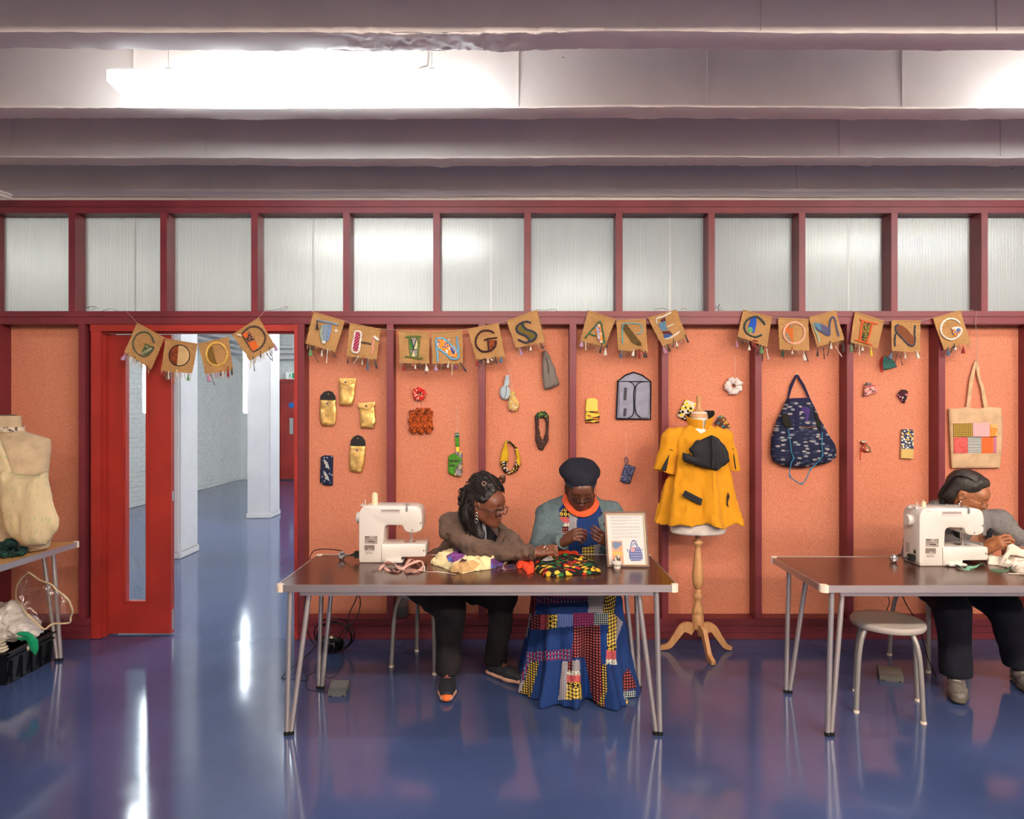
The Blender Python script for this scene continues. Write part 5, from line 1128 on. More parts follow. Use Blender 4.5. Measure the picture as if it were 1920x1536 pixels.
t = pinned('egg_pouch', 'small yellow patterned egg shaped pouch on long threads', 'pouch', cc); soft('pocket', cc, WD-.008, .044, rnd=.026, wr=.002, parent=t, mats=YP)
MB().tube(pxl([(953.5, 690), (959, 736)], WD), .0008, 4).tube(pxl([(956, 690), (963, 738)], WD), .0008, 4).done('hanging_thread', LINE, t)
MB().tube(pxl(Z5([(250, 760), (258, 820), (262, 900)]), WD-.029), .0014, 5, smooth=4).done('seam', mat('lilac_seam', (170, 140, 160), .8), t)
# grey knitted bag
cc = Z5([(498, 425), (515, 414), (536, 418), (555, 450), (580, 510), (602, 560), (620, 620), (636, 680), (612, 700), (580, 712), (520, 735), (506, 700), (498, 640), (492, 540), (494, 470)])
KN = Pt('grey_knit', (110, 100, 94), 'bars', [(140, 130, 122)], (200, 260), thr=.5)
t = pinned('knitted_bag', 'grey knitted drawstring bag hanging under the flag with the letter S', 'bag', cc); soft('bag', cc, WD-.012, .05, rnd=.03, wr=.006, wf=(70, 20, 12), seed=4, parent=t, mats=KN)
MB().tube(pxl(Z5([(530, 470), (548, 560), (545, 600)]), WD-.036), .003, 6, smooth=4).done('fold_cord', mat('knit_dark_cord', (70, 62, 58), .9), t)  # darker tube down the front of the bag
# headbands
def loop(name, outer, inner, m, label, mats_fn=None, seed=0, th=.03):
    o = Z5(outer); t = pinned(name, label, 'headband', o, 'fabric headbands'); soft('band', o, WD-.004, th, rnd=.014, wr=.003, wf=50, seed=seed, parent=t, mats=m, matfn=mats_fn, holes=[Z5(inner)], vox=.0018); return t
YW = fabric('mustard_cloth', (206, 164, 34)); BWP = Pt('black_white_yellow_print', (30, 22, 22), 'blobs', [(34, 24, 24), (226, 210, 196), (196, 156, 36), (34, 24, 24), (60, 30, 30)], 110, thr=.55)
yp = Z5([(205, 1135), (215, 1135), (222, 1160), (232, 1250), (228, 1300), (160, 1300), (170, 1200)]); yq = Z5([(285, 1200), (325, 1200), (330, 1290), (318, 1330), (296, 1320), (288, 1260)])
loop('headband', [(206, 1132), (240, 1138), (275, 1165), (300, 1200), (325, 1270), (324, 1330), (300, 1380), (240, 1412), (190, 1390), (165, 1340), (160, 1290), (175, 1210)], [(216, 1150), (250, 1162), (276, 1205), (290, 1270), (278, 1330), (250, 1378), (225, 1375), (212, 1340), (230, 1290), (226, 1220)], [YW, BWP], 'mustard yellow twisted headband with a black and white print', lambda x, y, z: np.where(inpoly(x, z, yp, WD) | inpoly(x, z, yq, WD), 0, 1), 2)
BRP = Pt('brown_tweed_print', (64, 42, 38), 'blobs', [(70, 46, 40), (96, 70, 60), (48, 30, 30), (60, 40, 36)], 220, thr=.5); GRP = Pt('green_leaf_print', (40, 60, 40), 'blobs', [(44, 76, 44), (150, 150, 60), (30, 26, 26), (60, 100, 60)], 110, thr=.5)
gp = Z5([(436, 930), (450, 905), (520, 895), (560, 935), (552, 950), (500, 945), (460, 965)])
loop('headband', [(436, 945), (455, 915), (480, 902), (520, 900), (553, 938), (550, 1060), (545, 1140), (500, 1220), (462, 1195), (440, 1130), (444, 1020)], [(474, 960), (512, 948), (526, 1000), (522, 1080), (502, 1140), (484, 1100), (472, 1030)], [BRP, GRP], 'dark brown tweed headband with a green knotted top', lambda x, y, z: np.where(inpoly(x, z, gp, WD), 1, 0), 5)
# yellow pouch
cc = Z5([(842, 995), (842, 900), (845, 820), (860, 797), (925, 797), (942, 815), (945, 895), (957, 905), (955, 992)])
STP = Pt('yellow_black_bands', (216, 188, 70), 'blobs', [(220, 192, 74), (40, 30, 22), (150, 70, 30), (206, 176, 60), (36, 26, 22)], (22, 110), thr=.6)
zb = P(0, 560+902/4.266, WD).z
t = pinned('open_pouch', 'small pouch, plain yellow flap over black and yellow bands', 'pouch', cc); soft('pocket', cc, WD-.002, .018, rnd=.01, parent=t, mats=[mat('plain_yellow', (232, 204, 96), .9), STP], matfn=lambda x, y, z: np.where(z > zb, 0, 1))
disc(P(*Z5([(890, 820)])[0], WD), .003, WD-.012, mat('clear_snap', (220, 200, 120), .4), 'snap', t)
# tool roll
cc = Z5([(1090, 962), (1103, 660), (1165, 612), (1228, 590), (1295, 612), (1366, 664), (1364, 964)])
GQ = fabric('grey_blue_quilting', (150, 150, 168), 300); BIND = fabric('dark_binding', (34, 32, 40))
t = pinned('tool_roll', 'open grey quilted tool roll with dark binding and a pointed top', 'tool roll', cc); soft('backing', cc, WD, .010, rnd=.006, parent=t, mats=GQ)
for q, nm in (([(1106, 955), (1112, 664), (1190, 664), (1222, 680), (1236, 710), (1228, 760), (1230, 900), (1215, 940), (1180, 958)], 'pocket'), ([(1352, 955), (1356, 664), (1290, 668), (1255, 690), (1243, 720), (1240, 780), (1238, 860), (1250, 920), (1285, 955)], 'pocket')):
    soft(nm, Z5(q), WD-.008, .011, rnd=.006, wr=.0012, wf=30, parent=t, mats=GQ)
    qq = Z5(q); MB().tube(pxl(qq[2:] if q[0][0] < 1200 else qq[1:], WD-.014), .0030, 6, smooth=3).done('binding', BIND, t, smooth=60)
mb = MB().tube(pxl(cc+[cc[0]], WD-.005), .0055, 8).tube(pxl(Z5([(1103, 662), (1366, 664)]), WD-.012), .0032, 6); mb.done('binding', BIND, t, smooth=60)
for a, b_, c_, d_ in ((1150, 713, 1174, 813), (1147, 878, 1171, 940)):
    q = Z5([(a+4, b_), (c_+2, b_), (c_-3, d_), (a-2, d_)]); MB().pxprism(q, WD-.0165, .004).done('hook_tape', mat('hook_tape_grey', (66, 64, 72), .9), t)
# blue zip pouch
cc = Z5([(1160, 1325), (1195, 1330), (1247, 1350), (1222, 1410), (1197, 1482), (1160, 1475), (1120, 1462), (1140, 1390)]); BZP = Pt('slate_leaf_print', (62, 70, 104), 'blobs', [(60, 68, 104), (166, 166, 178), (56, 62, 96), (70, 80, 116)], 110, thr=.34)
t = pinned('zip_pouch', 'small slate blue printed zip pouch hanging on a thread beside the frame', 'pouch', cc); soft('pocket', cc, WD-.006, .030, rnd=.016, wr=.002, parent=t, mats=BZP)
MB().tube(pxl(Z5([(1172, 1330), (1158, 1300), (1165, 1270), (1182, 1285), (1178, 1325)]), WD-.008), .0032, 6, smooth=4).done('wrist_loop', BZP, t); MB().tube(pxl([(1173.5, 812), (1174, 858)], WD), .0009, 4).done('hanging_thread', LINE, t)
MB().tube(pxl(Z5([(1200, 1335), (1190, 1400), (1180, 1478)]), WD-.022), .0016, 5).done('seam', INK, t)
# pouches behind the jacket
cc = Z5([(1575, 940), (1608, 870), (1642, 805), (1690, 820), (1732, 842), (1700, 915), (1672, 985), (1620, 965)]); YBP = Pt('yellow_black_white_print', (216, 204, 186), 'blobs', [(222, 196, 50), (34, 30, 26), (222, 210, 196), (226, 200, 60)], 55, thr=.55)
t = pinned('flat_pouch', 'yellow black and white pouch tilted behind the jacket collar', 'pouch', cc); soft('pocket', cc, WD-.002, .018, rnd=.01, parent=t, mats=YBP)
cc = Z6([(165, 1000), (195, 950), (225, 930), (260, 958), (302, 1030), (262, 1045), (200, 1030)]); TBP = Pt('brown_teal_print', (96, 62, 40), 'blobs', [(40, 120, 140), (60, 40, 34), (190, 140, 60), (96, 60, 40), (60, 50, 60)], 60, thr=.5)
t = pinned('flat_pouch', 'brown and teal pouch half hidden behind the yellow shoulder', 'pouch', cc); soft('pocket', cc, WD-.002, .018, rnd=.01, parent=t, mats=TBP)

# ---- backpack
bp = Z6([(750, 802), (840, 795), (930, 795), (958, 850), (985, 905), (1010, 962), (1050, 1030), (1085, 1090), (1125, 1165), (1143, 1215), (1140, 1268), (1080, 1318), (950, 1345), (850, 1356), (740, 1345), (680, 1325), (635, 1298), (614, 1240), (622, 1120), (660, 1000), (700, 905), (722, 865)])
BPP = Pt('navy_fish_print', (30, 34, 60), 'blobs', [(30, 34, 60), (138, 140, 146), (30, 34, 60), (60, 66, 90), (30, 34, 60), (148, 142, 138)], (26, 60), thr=.40, rot=-.5)
t = pinned('drawstring_backpack', 'navy printed drawstring backpack with a bright blue cord', 'backpack', bp); BD = 4.645
soft('bag', bp, BD, .095, rnd=.07, wr=.006, wf=(18, 18, 9), seed=6, parent=t, mats=BPP, vox=.0032)
NVS = fabric('navy_strap', (36, 34, 66)); soft('top_band', Z6([(752, 798), (932, 792), (950, 850), (900, 862), (820, 858), (745, 866)]), BD-.012, .04, rnd=.02, parent=t, mats=NVS)
for q in ([(815, 610), (832, 612), (785, 730), (765, 805), (750, 802), (770, 700), (800, 640)], [(818, 612), (838, 606), (890, 690), (932, 790), (915, 795), (870, 700), (835, 640)]): soft('handle', Z6(q), WD-.004, .008, rnd=.004, vox=.0016, parent=t, mats=NVS)
DKF = fabric('dark_olive_tab', (36, 34, 26)); soft('side_tab', Z6([(704, 930), (735, 918), (762, 935), (790, 1030), (735, 1036), (712, 990)]), BD-.048, .01, rnd=.004, parent=t, mats=DKF)
soft('side_tab', Z6([(960, 880), (990, 930), (1020, 1000), (1020, 1060), (985, 1020), (975, 950)]), BD-.044, .01, rnd=.004, parent=t, mats=DKF)
soft('ribbon', Z6([(860, 862), (905, 870), (935, 880), (925, 960), (905, 1000), (885, 990), (890, 920), (862, 900)]), BD-.042, .012, rnd=.005, parent=t, mats=fabric('purple_ribbon', (70, 50, 110)))
for q in ([(812, 862), (850, 862), (848, 1060), (818, 1062)],): soft('centre_strap', Z6(q), BD-.048, .008, rnd=.003, parent=t, mats=NVS)
MB().tube(pxl(Z6([(862, 1026), (915, 1034), (972, 1026)]), BD-.052), .004, 6, smooth=4).done('zip', mat('brass_zip', (120, 74, 40), .5, .4), t)
cy = mat('cyan_cord', (44, 122, 160), .7)
MB().tube(pxl(Z6([(758, 1040), (768, 1110), (778, 1170), (785, 1230), (802, 1278), (785, 1310), (775, 1360), (770, 1420), (810, 1455), (866, 1484), (905, 1440), (935, 1370), (985, 1320), (1032, 1256), (1028, 1170), (1032, 1070)]), BD-.056), .0034, 6, smooth=4).done('cord', cy, t, smooth=60)
mb = MB()
for x, y in ((802, 1278), (866, 1482), (937, 1368), (1032, 1256), (772, 1420)): q = P(*Z6([(x, y)])[0], BD-.056); mb.lathe([(.001, -.008), (.006, -.005), (.0075, 0), (.006, .005), (.001, .008)], q, 10)
mb.done('cord_knots', cy, t, smooth=60)
disc(P(*Z6([(822, 606)])[0], WD), .005, WD-.012, STEEL, 'hook', t)
# ---- sachets
def sachet(pts, m, ribbon, label, Zf=Z7, th=.03, knot=None, seed=1, mats2=None):
    cc = Zf(pts); t = pinned('sachet', label, 'sachet', cc, 'little gathered sachets'); soft('bag', cc, WD-.004, th, rnd=.018, wr=.003, wf=60, seed=seed, parent=t, mats=m, vox=.0016)
    for r_, q, w in ribbon: MB().tube(pxl(Zf(q), WD-.018), w, 6, smooth=5).done('ribbon', r_, t, smooth=60)
    return t
RR = fabric('red_ribbon', (190, 38, 34), 300)
sachet([(402, 470), (425, 458), (455, 470), (490, 492), (520, 548), (470, 562), (408, 572), (396, 520)], Pt('teal_dots', (52, 104, 98), 'dots', [(80, 130, 120)], 160, thr=.25), [(RR, [(408, 462), (388, 490), (384, 540), (398, 590), (404, 560), (400, 500), (410, 465)], .0032)], 'teal dotted sachet with a red ribbon under the last bunting flags')
sachet([(246, 784), (256, 730), (262, 690), (290, 672), (325, 690), (345, 712), (368, 746), (335, 762), (300, 775)], Pt('rose_cream_print', (196, 120, 120), 'blobs', [(212, 130, 130), (200, 180, 160), (120, 80, 80), (216, 150, 150)], 70, thr=.5), [(RR, [(258, 715), (285, 705), (320, 695), (345, 700)], .0028), (fabric('grey_knot', (120, 116, 112), 300), [(275, 672), (290, 690), (310, 680)], .008)], 'rose and cream sachet tied with an orange red ribbon', seed=2)
sachet([(518, 772), (535, 752), (556, 725), (590, 730), (608, 745), (598, 790), (578, 842), (548, 812)], Pt('plum_rose_print', (60, 30, 40), 'blobs', [(70, 34, 46), (206, 130, 150), (40, 40, 34), (214, 190, 180), (60, 30, 40)], 80, thr=.5), [(fabric('plum_ribbon', (110, 36, 60), 300), [(545, 745), (570, 765), (600, 752)], .004)], 'dark plum sachet with a pink rose, pointed end down', seed=3)
sachet([(236, 1190), (252, 1160), (232, 1160), (222, 1145), (250, 1130), (282, 1140), (276, 1158), (300, 1185), (320, 1225), (275, 1232), (240, 1215)], Pt('orange_cream_print', (150, 84, 60), 'blobs', [(214, 200, 190), (180, 70, 60), (96, 110, 90), (200, 120, 60)], 70, thr=.5), [(RR, [(275, 1160), (250, 1180), (232, 1210), (226, 1250), (226, 1292)], .003)], 'small sachet with a gathered brown top and a long red ribbon', seed=4)
cc = Z7([(555, 1046), (610, 1044), (656, 1050), (652, 1170), (650, 1286), (600, 1283), (547, 1280), (552, 1160)]); FLP = Pt('daisy_print', (60, 66, 92), 'blobs', [(226, 220, 214), (222, 180, 60), (50, 56, 80), (230, 226, 220), (60, 70, 100)], 85, thr=.5)
zb2 = P(0, 560+1202/4.267, WD).z; t = pinned('flower_pouch', 'flat floral pouch with a speckled ochre lower band', 'pouch', cc); soft('pocket', cc, WD-.002, .016, rnd=.008, parent=t, mats=[FLP, Pt('ochre_speckle', (186, 146, 74), 'dots', [(222, 196, 130)], 260, rnd=1, thr=.4)], matfn=lambda x, y, z: np.where(z > zb2, 0, 1))
# ---- tote bag
tb = Z7([(930, 880), (1000, 876), (1075, 868), (1150, 884), (1240, 868), (1352, 872), (1362, 1000), (1362, 1100), (1352, 1240), (1342, 1360), (1150, 1358), (955, 1362), (944, 1200), (938, 1040)])
t = pinned('tote_bag', 'cream cotton tote bag with a patchwork rectangle, hanging by its handles', 'bag', tb); TD = 4.664; CAL = fabric('calico', (204, 170, 132), 700)
soft('bag', tb, TD, .028, rnd=.02, wr=.003, wf=(12, 12, 8), seed=3, parent=t, mats=CAL, vox=.0028)
for q in ([(1070, 880), (1082, 780), (1100, 640), (1130, 530), (1142, 500), (1158, 505), (1155, 530), (1130, 660), (1115, 780), (1105, 880)], [(1145, 505), (1165, 500), (1180, 560), (1190, 640), (1215, 700), (1235, 800), (1252, 875), (1215, 880), (1200, 800), (1190, 720), (1165, 640), (1150, 560)]): soft('handle', Z7(q), WD-.006, .007, rnd=.003, vox=.0018, parent=t, mats=CAL)
for m, (a, b_, c_, d_) in ((Pt('tote_diamonds', (200, 164, 70), 'diamonds', [(34, 28, 26)], 72, thr=.13), (970, 1000, 1126, 1108)), (Pt('tote_pink_stripes', (232, 206, 196), 'stripes', [(214, 110, 128)], 110, thr=.5), (1126, 996, 1262, 1108)), (Pt('tote_orange_waves', (222, 130, 56), 'blobs', [(226, 140, 60), (230, 170, 110)], 30, thr=.5), (1262, 1004, 1322, 1108)), (Pt('tote_rose', (204, 92, 88), 'blobs', [(210, 98, 92), (196, 80, 80)], 60, thr=.5), (974, 1110, 1086, 1236)), (Pt('tote_teal_stripes', (214, 206, 190), 'stripes', [(44, 84, 98)], 95, thr=.45, rot=pi/2), (1086, 1106, 1196, 1236)), (Pt('tote_orange_dots', (222, 92, 42), 'dots', [(238, 140, 80)], 90, thr=.25), (1196, 1106, 1292, 1236)), (Pt('tote_magenta_dots', (168, 40, 96), 'dots', [(236, 200, 206)], 110, thr=.3), (1292, 1104, 1318, 1236))):
    MB().pxprism(Z7([(a, b_), (c_, b_-3), (c_, d_), (a+3, d_+3)]), TD-.0165, .004).done('patch', m, t, smooth=False)
MB().tube([P(1830, 582, 4.6), P(1831.5, 586, 4.568), P(1829, 605, 4.566), P(1833, 640, 4.62), P(1831, 670, 4.66), P(1832, 682, 4.665)], .0016, 5, smooth=4).tube(pxl(Z7([(1150, 470), (1160, 490), (1172, 500), (1158, 508), (1148, 495), (1165, 475)]), WD-.01), .0016, 5).done('hanging_string', STR, t)
# ================================================================ dress form with the yellow jacket
MX, MY = 1.166, 4.35
ZM = zz(1200, 720, 2.845)
def mz(y): return H-(720+y/2.845-768)*MY/F
t = empty('dress_form', (MX, MY, 0), 'small white dress form on a turned wooden stand, wearing the yellow jacket', 'dress form')
prof = [(.001, mz(1306)), (.034, mz(1304)), (.036, mz(1290)), (.036, mz(1232)), (.031, mz(1226)), (.035, mz(1218)), (.034, mz(1205)), (.024, mz(1180)), (.017, mz(1158)), (.020, mz(1150)), (.031, mz(1138)), (.031, mz(1128)), (.018, mz(1110)), (.021, mz(1104)), (.021, mz(1100)), (.014, mz(1096)), (.026, mz(1080)), (.034, mz(1050)), (.035, mz(1020)), (.031, mz(975)), (.024, mz(920)), (.018, mz(880)), (.016, mz(866)), (.024, mz(860)), (.031, mz(850)), (.030, mz(840)), (.015, mz(828)), (.017, mz(818)), (.026, mz(808)), (.027, mz(800)), (.001, mz(798))]
MB().lathe(prof, (MX, MY, 0), 32).done('turned_post', BEECH, t, smooth=60)
for k, a in enumerate((172, 8, 277)):
    a = radians(a); d = Vector((cos(a), sin(a)*(1 if k < 2 else 1), 0)); L = (.22, .205, .225)[k]; pv = []
    cen = [(.024, .135), (.055, .15), (.095, .145), (.135, .09), (.175, .035), (L, .018), (L+.016, .014)]; wd = [.034, .033, .026, .021, .018, .013, .010]
    c0 = [Vector(p) for p in cen]; mb = MB(); V = []; sd = Vector((-d.y, d.x, 0))*.013
    cc_, ww = catmull([Vector((x, 0, z)) for x, z in cen], 5, wd)
    for i, p in enumerate(cc_):
        tg = (cc_[min(i+1, len(cc_)-1)]-cc_[max(i-1, 0)]).normalized(); nn = Vector((-tg.z, 0, tg.x))*ww[i]
        for q in (p+nn, p-nn):
            for s in (-1, 1):
                w_ = Vector((MX, MY, 0))+d*q.x+sd*s; V.append((w_.x, w_.y, max(.002, q.z)))
    n = len(cc_); mb.add(V, [(i*4+a_, i*4+b_, i*4+4+b_, i*4+4+a_) for i in range(n-1) for a_, b_ in ((0, 1), (1, 3), (3, 2), (2, 0))]+[(0, 1, 3, 2), tuple(4*(n-1)+j for j in (0, 1, 3, 2))])
    mb.done('curved_foot', BEECH, t, smooth=50)
WJ = fabric('white_jersey', (232, 222, 212), 900)
def zsec(f, cx, cy, secs, k=.0, fold=0, nf=9, seed=0, op=None):
    """stack of ellipses: secs = [(z, a, b, dx, dy)] from low to high"""
    Xg, Yg, Zg = f.grid((slice(None),)*3); zs = [s_[0] for s_ in secs]; z1 = f.ax[2]
    g = [np.interp(z1, zs, [s_[i] for s_ in secs])[None, None, :] for i in (1, 2, 3, 4)]
    x, y = (Xg-cx-g[2])/g[0], (Yg-cy-g[3])/g[1]; rho = np.sqrt(x*x+y*y)+1e-6; th = np.arctan2(y, x); m = np.minimum(g[0], g[1])
    d = (rho-1)*m
    if fold: 
        zt = np.clip((zs[-1]-Zg)/(zs[-1]-zs[0]), 0, 1); w2 = th*nf+1.3*np.sin(th*2+seed)+seed; d = d-fold*zt*(np.sin(w2)+.5*np.sin(w2*1.7+2))
    d = np.maximum(d, np.maximum(Zg-zs[-1], zs[0]-Zg)); f.put((slice(None),)*3, d.astype(np.float32), max(k, .001)); return f
f = Field((MX-.25, MY-.17, mz(800)), (MX+.25, MY+.17, mz(150)), .005)
zsec(f, MX, MY, [(mz(796), .160, .105, 0, 0), (mz(788), .172, .115, 0, 0), (mz(735), .174, .118, 0, 0), (mz(560), .125, .09, 0, 0), (mz(360), .15, .1, 0, 0), (mz(270), .15, .08, 0, 0), (mz(240), .08, .06, 0, 0)], .01)
f.cone((MX+.005, MY, mz(260)), (MX+.007, MY, mz(176)), .056, .055, .02); f.mesh('torso', t, WJ)
MB().lathe([(.057, mz(180)), (.0575, mz(175)), (.052, mz(160)), (.036, mz(146)), (.022, mz(137)), (.015, mz(130)), (.013, mz(105)), (.017, mz(72)), (.018, mz(66)), (.001, mz(64))], (MX+.006, MY, 0), 28).done('neck_cap', BEECH, t, smooth=60)
# jacket
YJ = fabric('yellow_jacket_cloth', (214, 146, 26), 900, amt=.2, var=.015); BKC = fabric('black_trim_cloth', (44, 44, 48), 900)
J = empty('yellow_jacket', (MX, MY, mz(745)), 'mustard yellow short sleeved jacket with a big black bow on the dress form', 'jacket')
f = Field((MX-.31, MY-.22, mz(760)), (MX+.29, MY+.2, mz(180)), .0045)
zsec(f, MX+.003, MY, [(mz(752), .252, .165, .012, 0), (mz(720), .244, .162, .01, 0), (mz(600), .214, .145, .008, 0), (mz(460), .178, .125, .015, 0), (mz(360), .165, .118, .01, 0), (mz(290), .165, .108, 0, 0), (mz(255), .15, .085, 0, 0), (mz(225), .085, .066, 0, 0)], .012, fold=.02, nf=8, seed=1)
f.ripple(.004, (22, 22, 7), 3, 2)
g_ = Field(f.lo, f.lo+np.array([(n_-1)*f.vox for n_ in f.n])-1e-4, f.vox)
for s, xs, cu, r0, r1, cy_ in ((-1, -.165, -.222, .055, .066, 468), (1, .165, .218, .05, .046, 455)):
    a = (MX+xs*.72, MY, mz(268)); b_ = (MX+xs, MY, mz(290)); c_ = (MX+cu, MY-.01, mz(cy_)-.03)
    g_.cone(a, b_, .05, r0, .03); g_.cone(b_, c_, r0, r1, .03)
Xg, Yg, Zg = f.grid((slice(None),)*3); g_.d = g_.d[:f.n[0], :f.n[1], :f.n[2]]
cutL = np.where(Xg < MX-.05, (mz(470)+(-.28)*(Xg-(MX-.20)))-Zg, -1); cutR = np.where(Xg > MX+.05, mz(458)-Zg, -1)
gd = np.maximum(g_.d, np.maximum(cutL, cutR)); wav = mz(738)+.008*np.sin(Xg*38)+.006*np.sin(Xg*17+1)
f.d = np.minimum(np.maximum(f.d, wav-Zg), gd).astype(np.float32); f.ripple(.007, (24, 24, 6), 3, 3).ripple(.003, (40, 30, 30), 13, 2)
f.cone((MX+.006, MY-.03, mz(250)), (MX+.007, MY, mz(170)), .05, .062, .01, 'sub')
f.mesh('body', J, YJ, smooth=True)
# collar
f = Field((MX-.13, MY-.13, mz(262)), (MX+.14, MY+.12, mz(125)), .0026); Xg, Yg, Zg = f.grid((slice(None),)*3); cx_, cy_ = MX+.012, MY-.005
x, y = (Xg-cx_)/1.0, (Yg-cy_)/.85; rho = np.sqrt(x*x+y*y); th = np.arctan2(y, x); fr = np.clip((-np.sin(th)+.3)/1.3, 0, 1)
R = .066+.30*(Zg-mz(232))*(1-.2*fr); top = mz(142)-fr*.058-.02*np.maximum(0, np.cos(th-2.6)); bot = mz(225)-fr*.02
d = np.maximum(np.abs(rho-R)-.0035, np.maximum(Zg-top, bot-Zg)); gap = np.abs(np.arctan2(np.sin(th+1.45), np.cos(th+1.45)))*.066
f.d = np.maximum(d, .006+(mz(215)-Zg)*-.1-gap*1.0+.0*Zg).astype(np.float32)
f.mesh('collar', J, [YJ, BKC], lambda x, y, z: (np.sqrt((x-cx_)**2+((y-cy_)/.85)**2) < .066+.30*(z-mz(232))*(1-.2*np.clip((-np.sin(np.arctan2((y-cy_)/.85, x-cx_))+.3)/1.3, 0, 1))).astype(int))
def jp(pts, d): return [((q[0]-960)*d/F*0+q[0], q[1]) for q in ZM(pts)]
JD = MY-.145
soft('bow', jp([(262, 347), (300, 312), (345, 285), (382, 270), (425, 290), (455, 330), (470, 360), (478, 412), (436, 446), (410, 464), (372, 456), (325, 448), (300, 440), (275, 428), (240, 412), (231, 398), (231, 372), (262, 378), (283, 388), (276, 366)], JD), JD, .075, rnd=.05, wr=.009, wf=(26, 20, 12), seed=7, parent=J, mats=BKC, vox=.003)
MB().tube(pxl(ZM([(383, 275), (390, 330), (392, 390), (385, 452)]), JD-.045), [.008, .012, .010, .006], 8).done('bow_fold', BKC, J, smooth=60)
for nm, pts, dd in (('pocket_flap', [(240, 566), (334, 614), (326, 650), (224, 598)], JD-.006), ('pocket_flap', [(470, 575), (479, 602), (468, 632), (474, 662), (461, 645), (463, 600)], MY-.115), ('sleeve_vent', [(158, 372), (150, 415), (140, 468), (112, 460), (130, 420)], MY-.072), ('sleeve_vent', [(497, 352), (506, 400), (514, 455), (507, 456), (500, 405)], MY-.060)):
    q = ZM(pts); soft(nm, q, dd, .012, rnd=.005, vox=.0022, parent=J, mats=BKC)
MB().tube(pxl(ZM([(240, 580), (283, 603), (328, 628)]), JD-.013), .0014, 5).tube(pxl(ZM([(158, 350), (170, 352), (176, 358)]), MY-.07), .002, 5).tube(pxl(ZM([(490, 346), (502, 350)]), MY-.06), .002, 5).done('stitching', BKC, J)
MB().tube(pxl(ZM([(388, 465), (390, 560), (392, 650), (396, 748)]), JD-.012), [.003, .003, .003, .003], 6).done('front_placket', YJ, J, smooth=60)

# ================================================================ cream dress form on the oak table
CF = fabric('cream_linen_form', (196, 172, 140), 700)
fx, fy = -2.93, 4.02
def lz(y): return H-(760+y/5.12-768)*fy/F
t = empty('dress_form', (fx, fy, ZT), 'headless cream linen dress form standing on the oak table', 'dress form')
f = Field((fx-.3, fy-.16, ZT), (fx+.3, fy+.16, lz(80)), .005)
zsec(f, fx, fy, [(ZT+.001, .215, .12, 0, 0), (ZT+.01, .235, .13, 0, 0), (lz(1250), .25, .135, 0, 0), (lz(1000), .20, .12, 0, 0), (lz(700), .228, .13, 0, 0), (lz(560), .235, .125, 0, 0), (lz(430), .25, .105, 0, 0), (lz(345), .252, .085, 0, 0), (lz(320), .245, .06, 0, 0), (lz(290), .18, .062, 0, 0), (lz(262), .12, .062, 0, 0), (lz(235), .085, .062, 0, 0), (lz(200), .078, .062, 0, 0), (lz(110), .075, .060, 0, 0), (lz(100), .066, .05, 0, 0)], .008)
f.mesh('torso', t, CF)
FP2 = Pt('black_leaf_ribbon', (206, 190, 168), 'blobs', [(210, 196, 176), (60, 50, 50), (206, 190, 168), (120, 110, 104)], 90, thr=.45)
mb = MB(); n = 28; V = []
for zq, k in ((lz(250), 1.04), (lz(205), 1.05)):
    for e in (0, .004):
        for i in range(n): a = 2*pi*i/n; V.append((fx+(.0865*k+e)*cos(a), fy+(.065*k+e)*sin(a), zq+.004*sin(a*2)))
mb.add(V, [(r*n+i, r*n+(i+1) % n, s*n+(i+1) % n, s*n+i) for r, s in ((0, 1), (1, 3), (3, 2), (2, 0)) for i in range(n)]); mb.done('neck_ribbon', FP2, t, smooth=50)
MB().lathe([(.02, 0), (.045, .002), (.05, .006), (.045, .008), (.02, .004)], (fx, fy, lz(100)-.002), 20).done('neck_opening', mat('form_inside', (120, 104, 84), .9), t)
# shoulder bag over it
BGC = Pt('cream_botanical_print', (208, 188, 150), 'blobs', [(208, 188, 150), (198, 184, 136), (208, 188, 150), (184, 184, 140), (204, 184, 146)], (70, 26), thr=.34)
Z8 = zz(0, 760, 5.12)
sb = empty('shoulder_bag', P(60, 1024, 3.86), 'cream printed cloth shoulder bag slung over the linen dress form', 'bag')
bgp = [(0, 690), (20, 640), (60, 630), (110, 640), (180, 655), (280, 662), (380, 650), (440, 630), (461, 618), (466, 700), (468, 780), (478, 860), (482, 930), (512, 1010), (542, 1090), (540, 1150), (515, 1210), (490, 1280), (455, 1338), (380, 1348), (285, 1350), (215, 1325), (130, 1262), (80, 1190), (50, 1120), (30, 1000), (15, 880)]
def bagf():
    pts = Z8(bgp); d = 3.845
    return soft('pouch', pts, d, .125, rnd=.095, wr=.016, wf=(18, 14, 7), seed=11, parent=sb, mats=BGC, vox=.0032)
bagf()
soft('strap', Z8([(-120, 180), (-60, 220), (5, 355), (40, 440), (75, 520), (108, 640), (95, 760), (20, 780), (-20, 700), (-40, 560), (-80, 400), (-160, 260)]), 3.86, .03, rnd=.014, wr=.005, wf=26, seed=5, parent=sb, mats=BGC, vox=.003)
MB().tube(pxl(Z8([(108, 642), (180, 657), (280, 664), (380, 652), (440, 632), (460, 620)]), 3.80), .0035, 6, smooth=3).done('rim', BGC, sb, smooth=60)
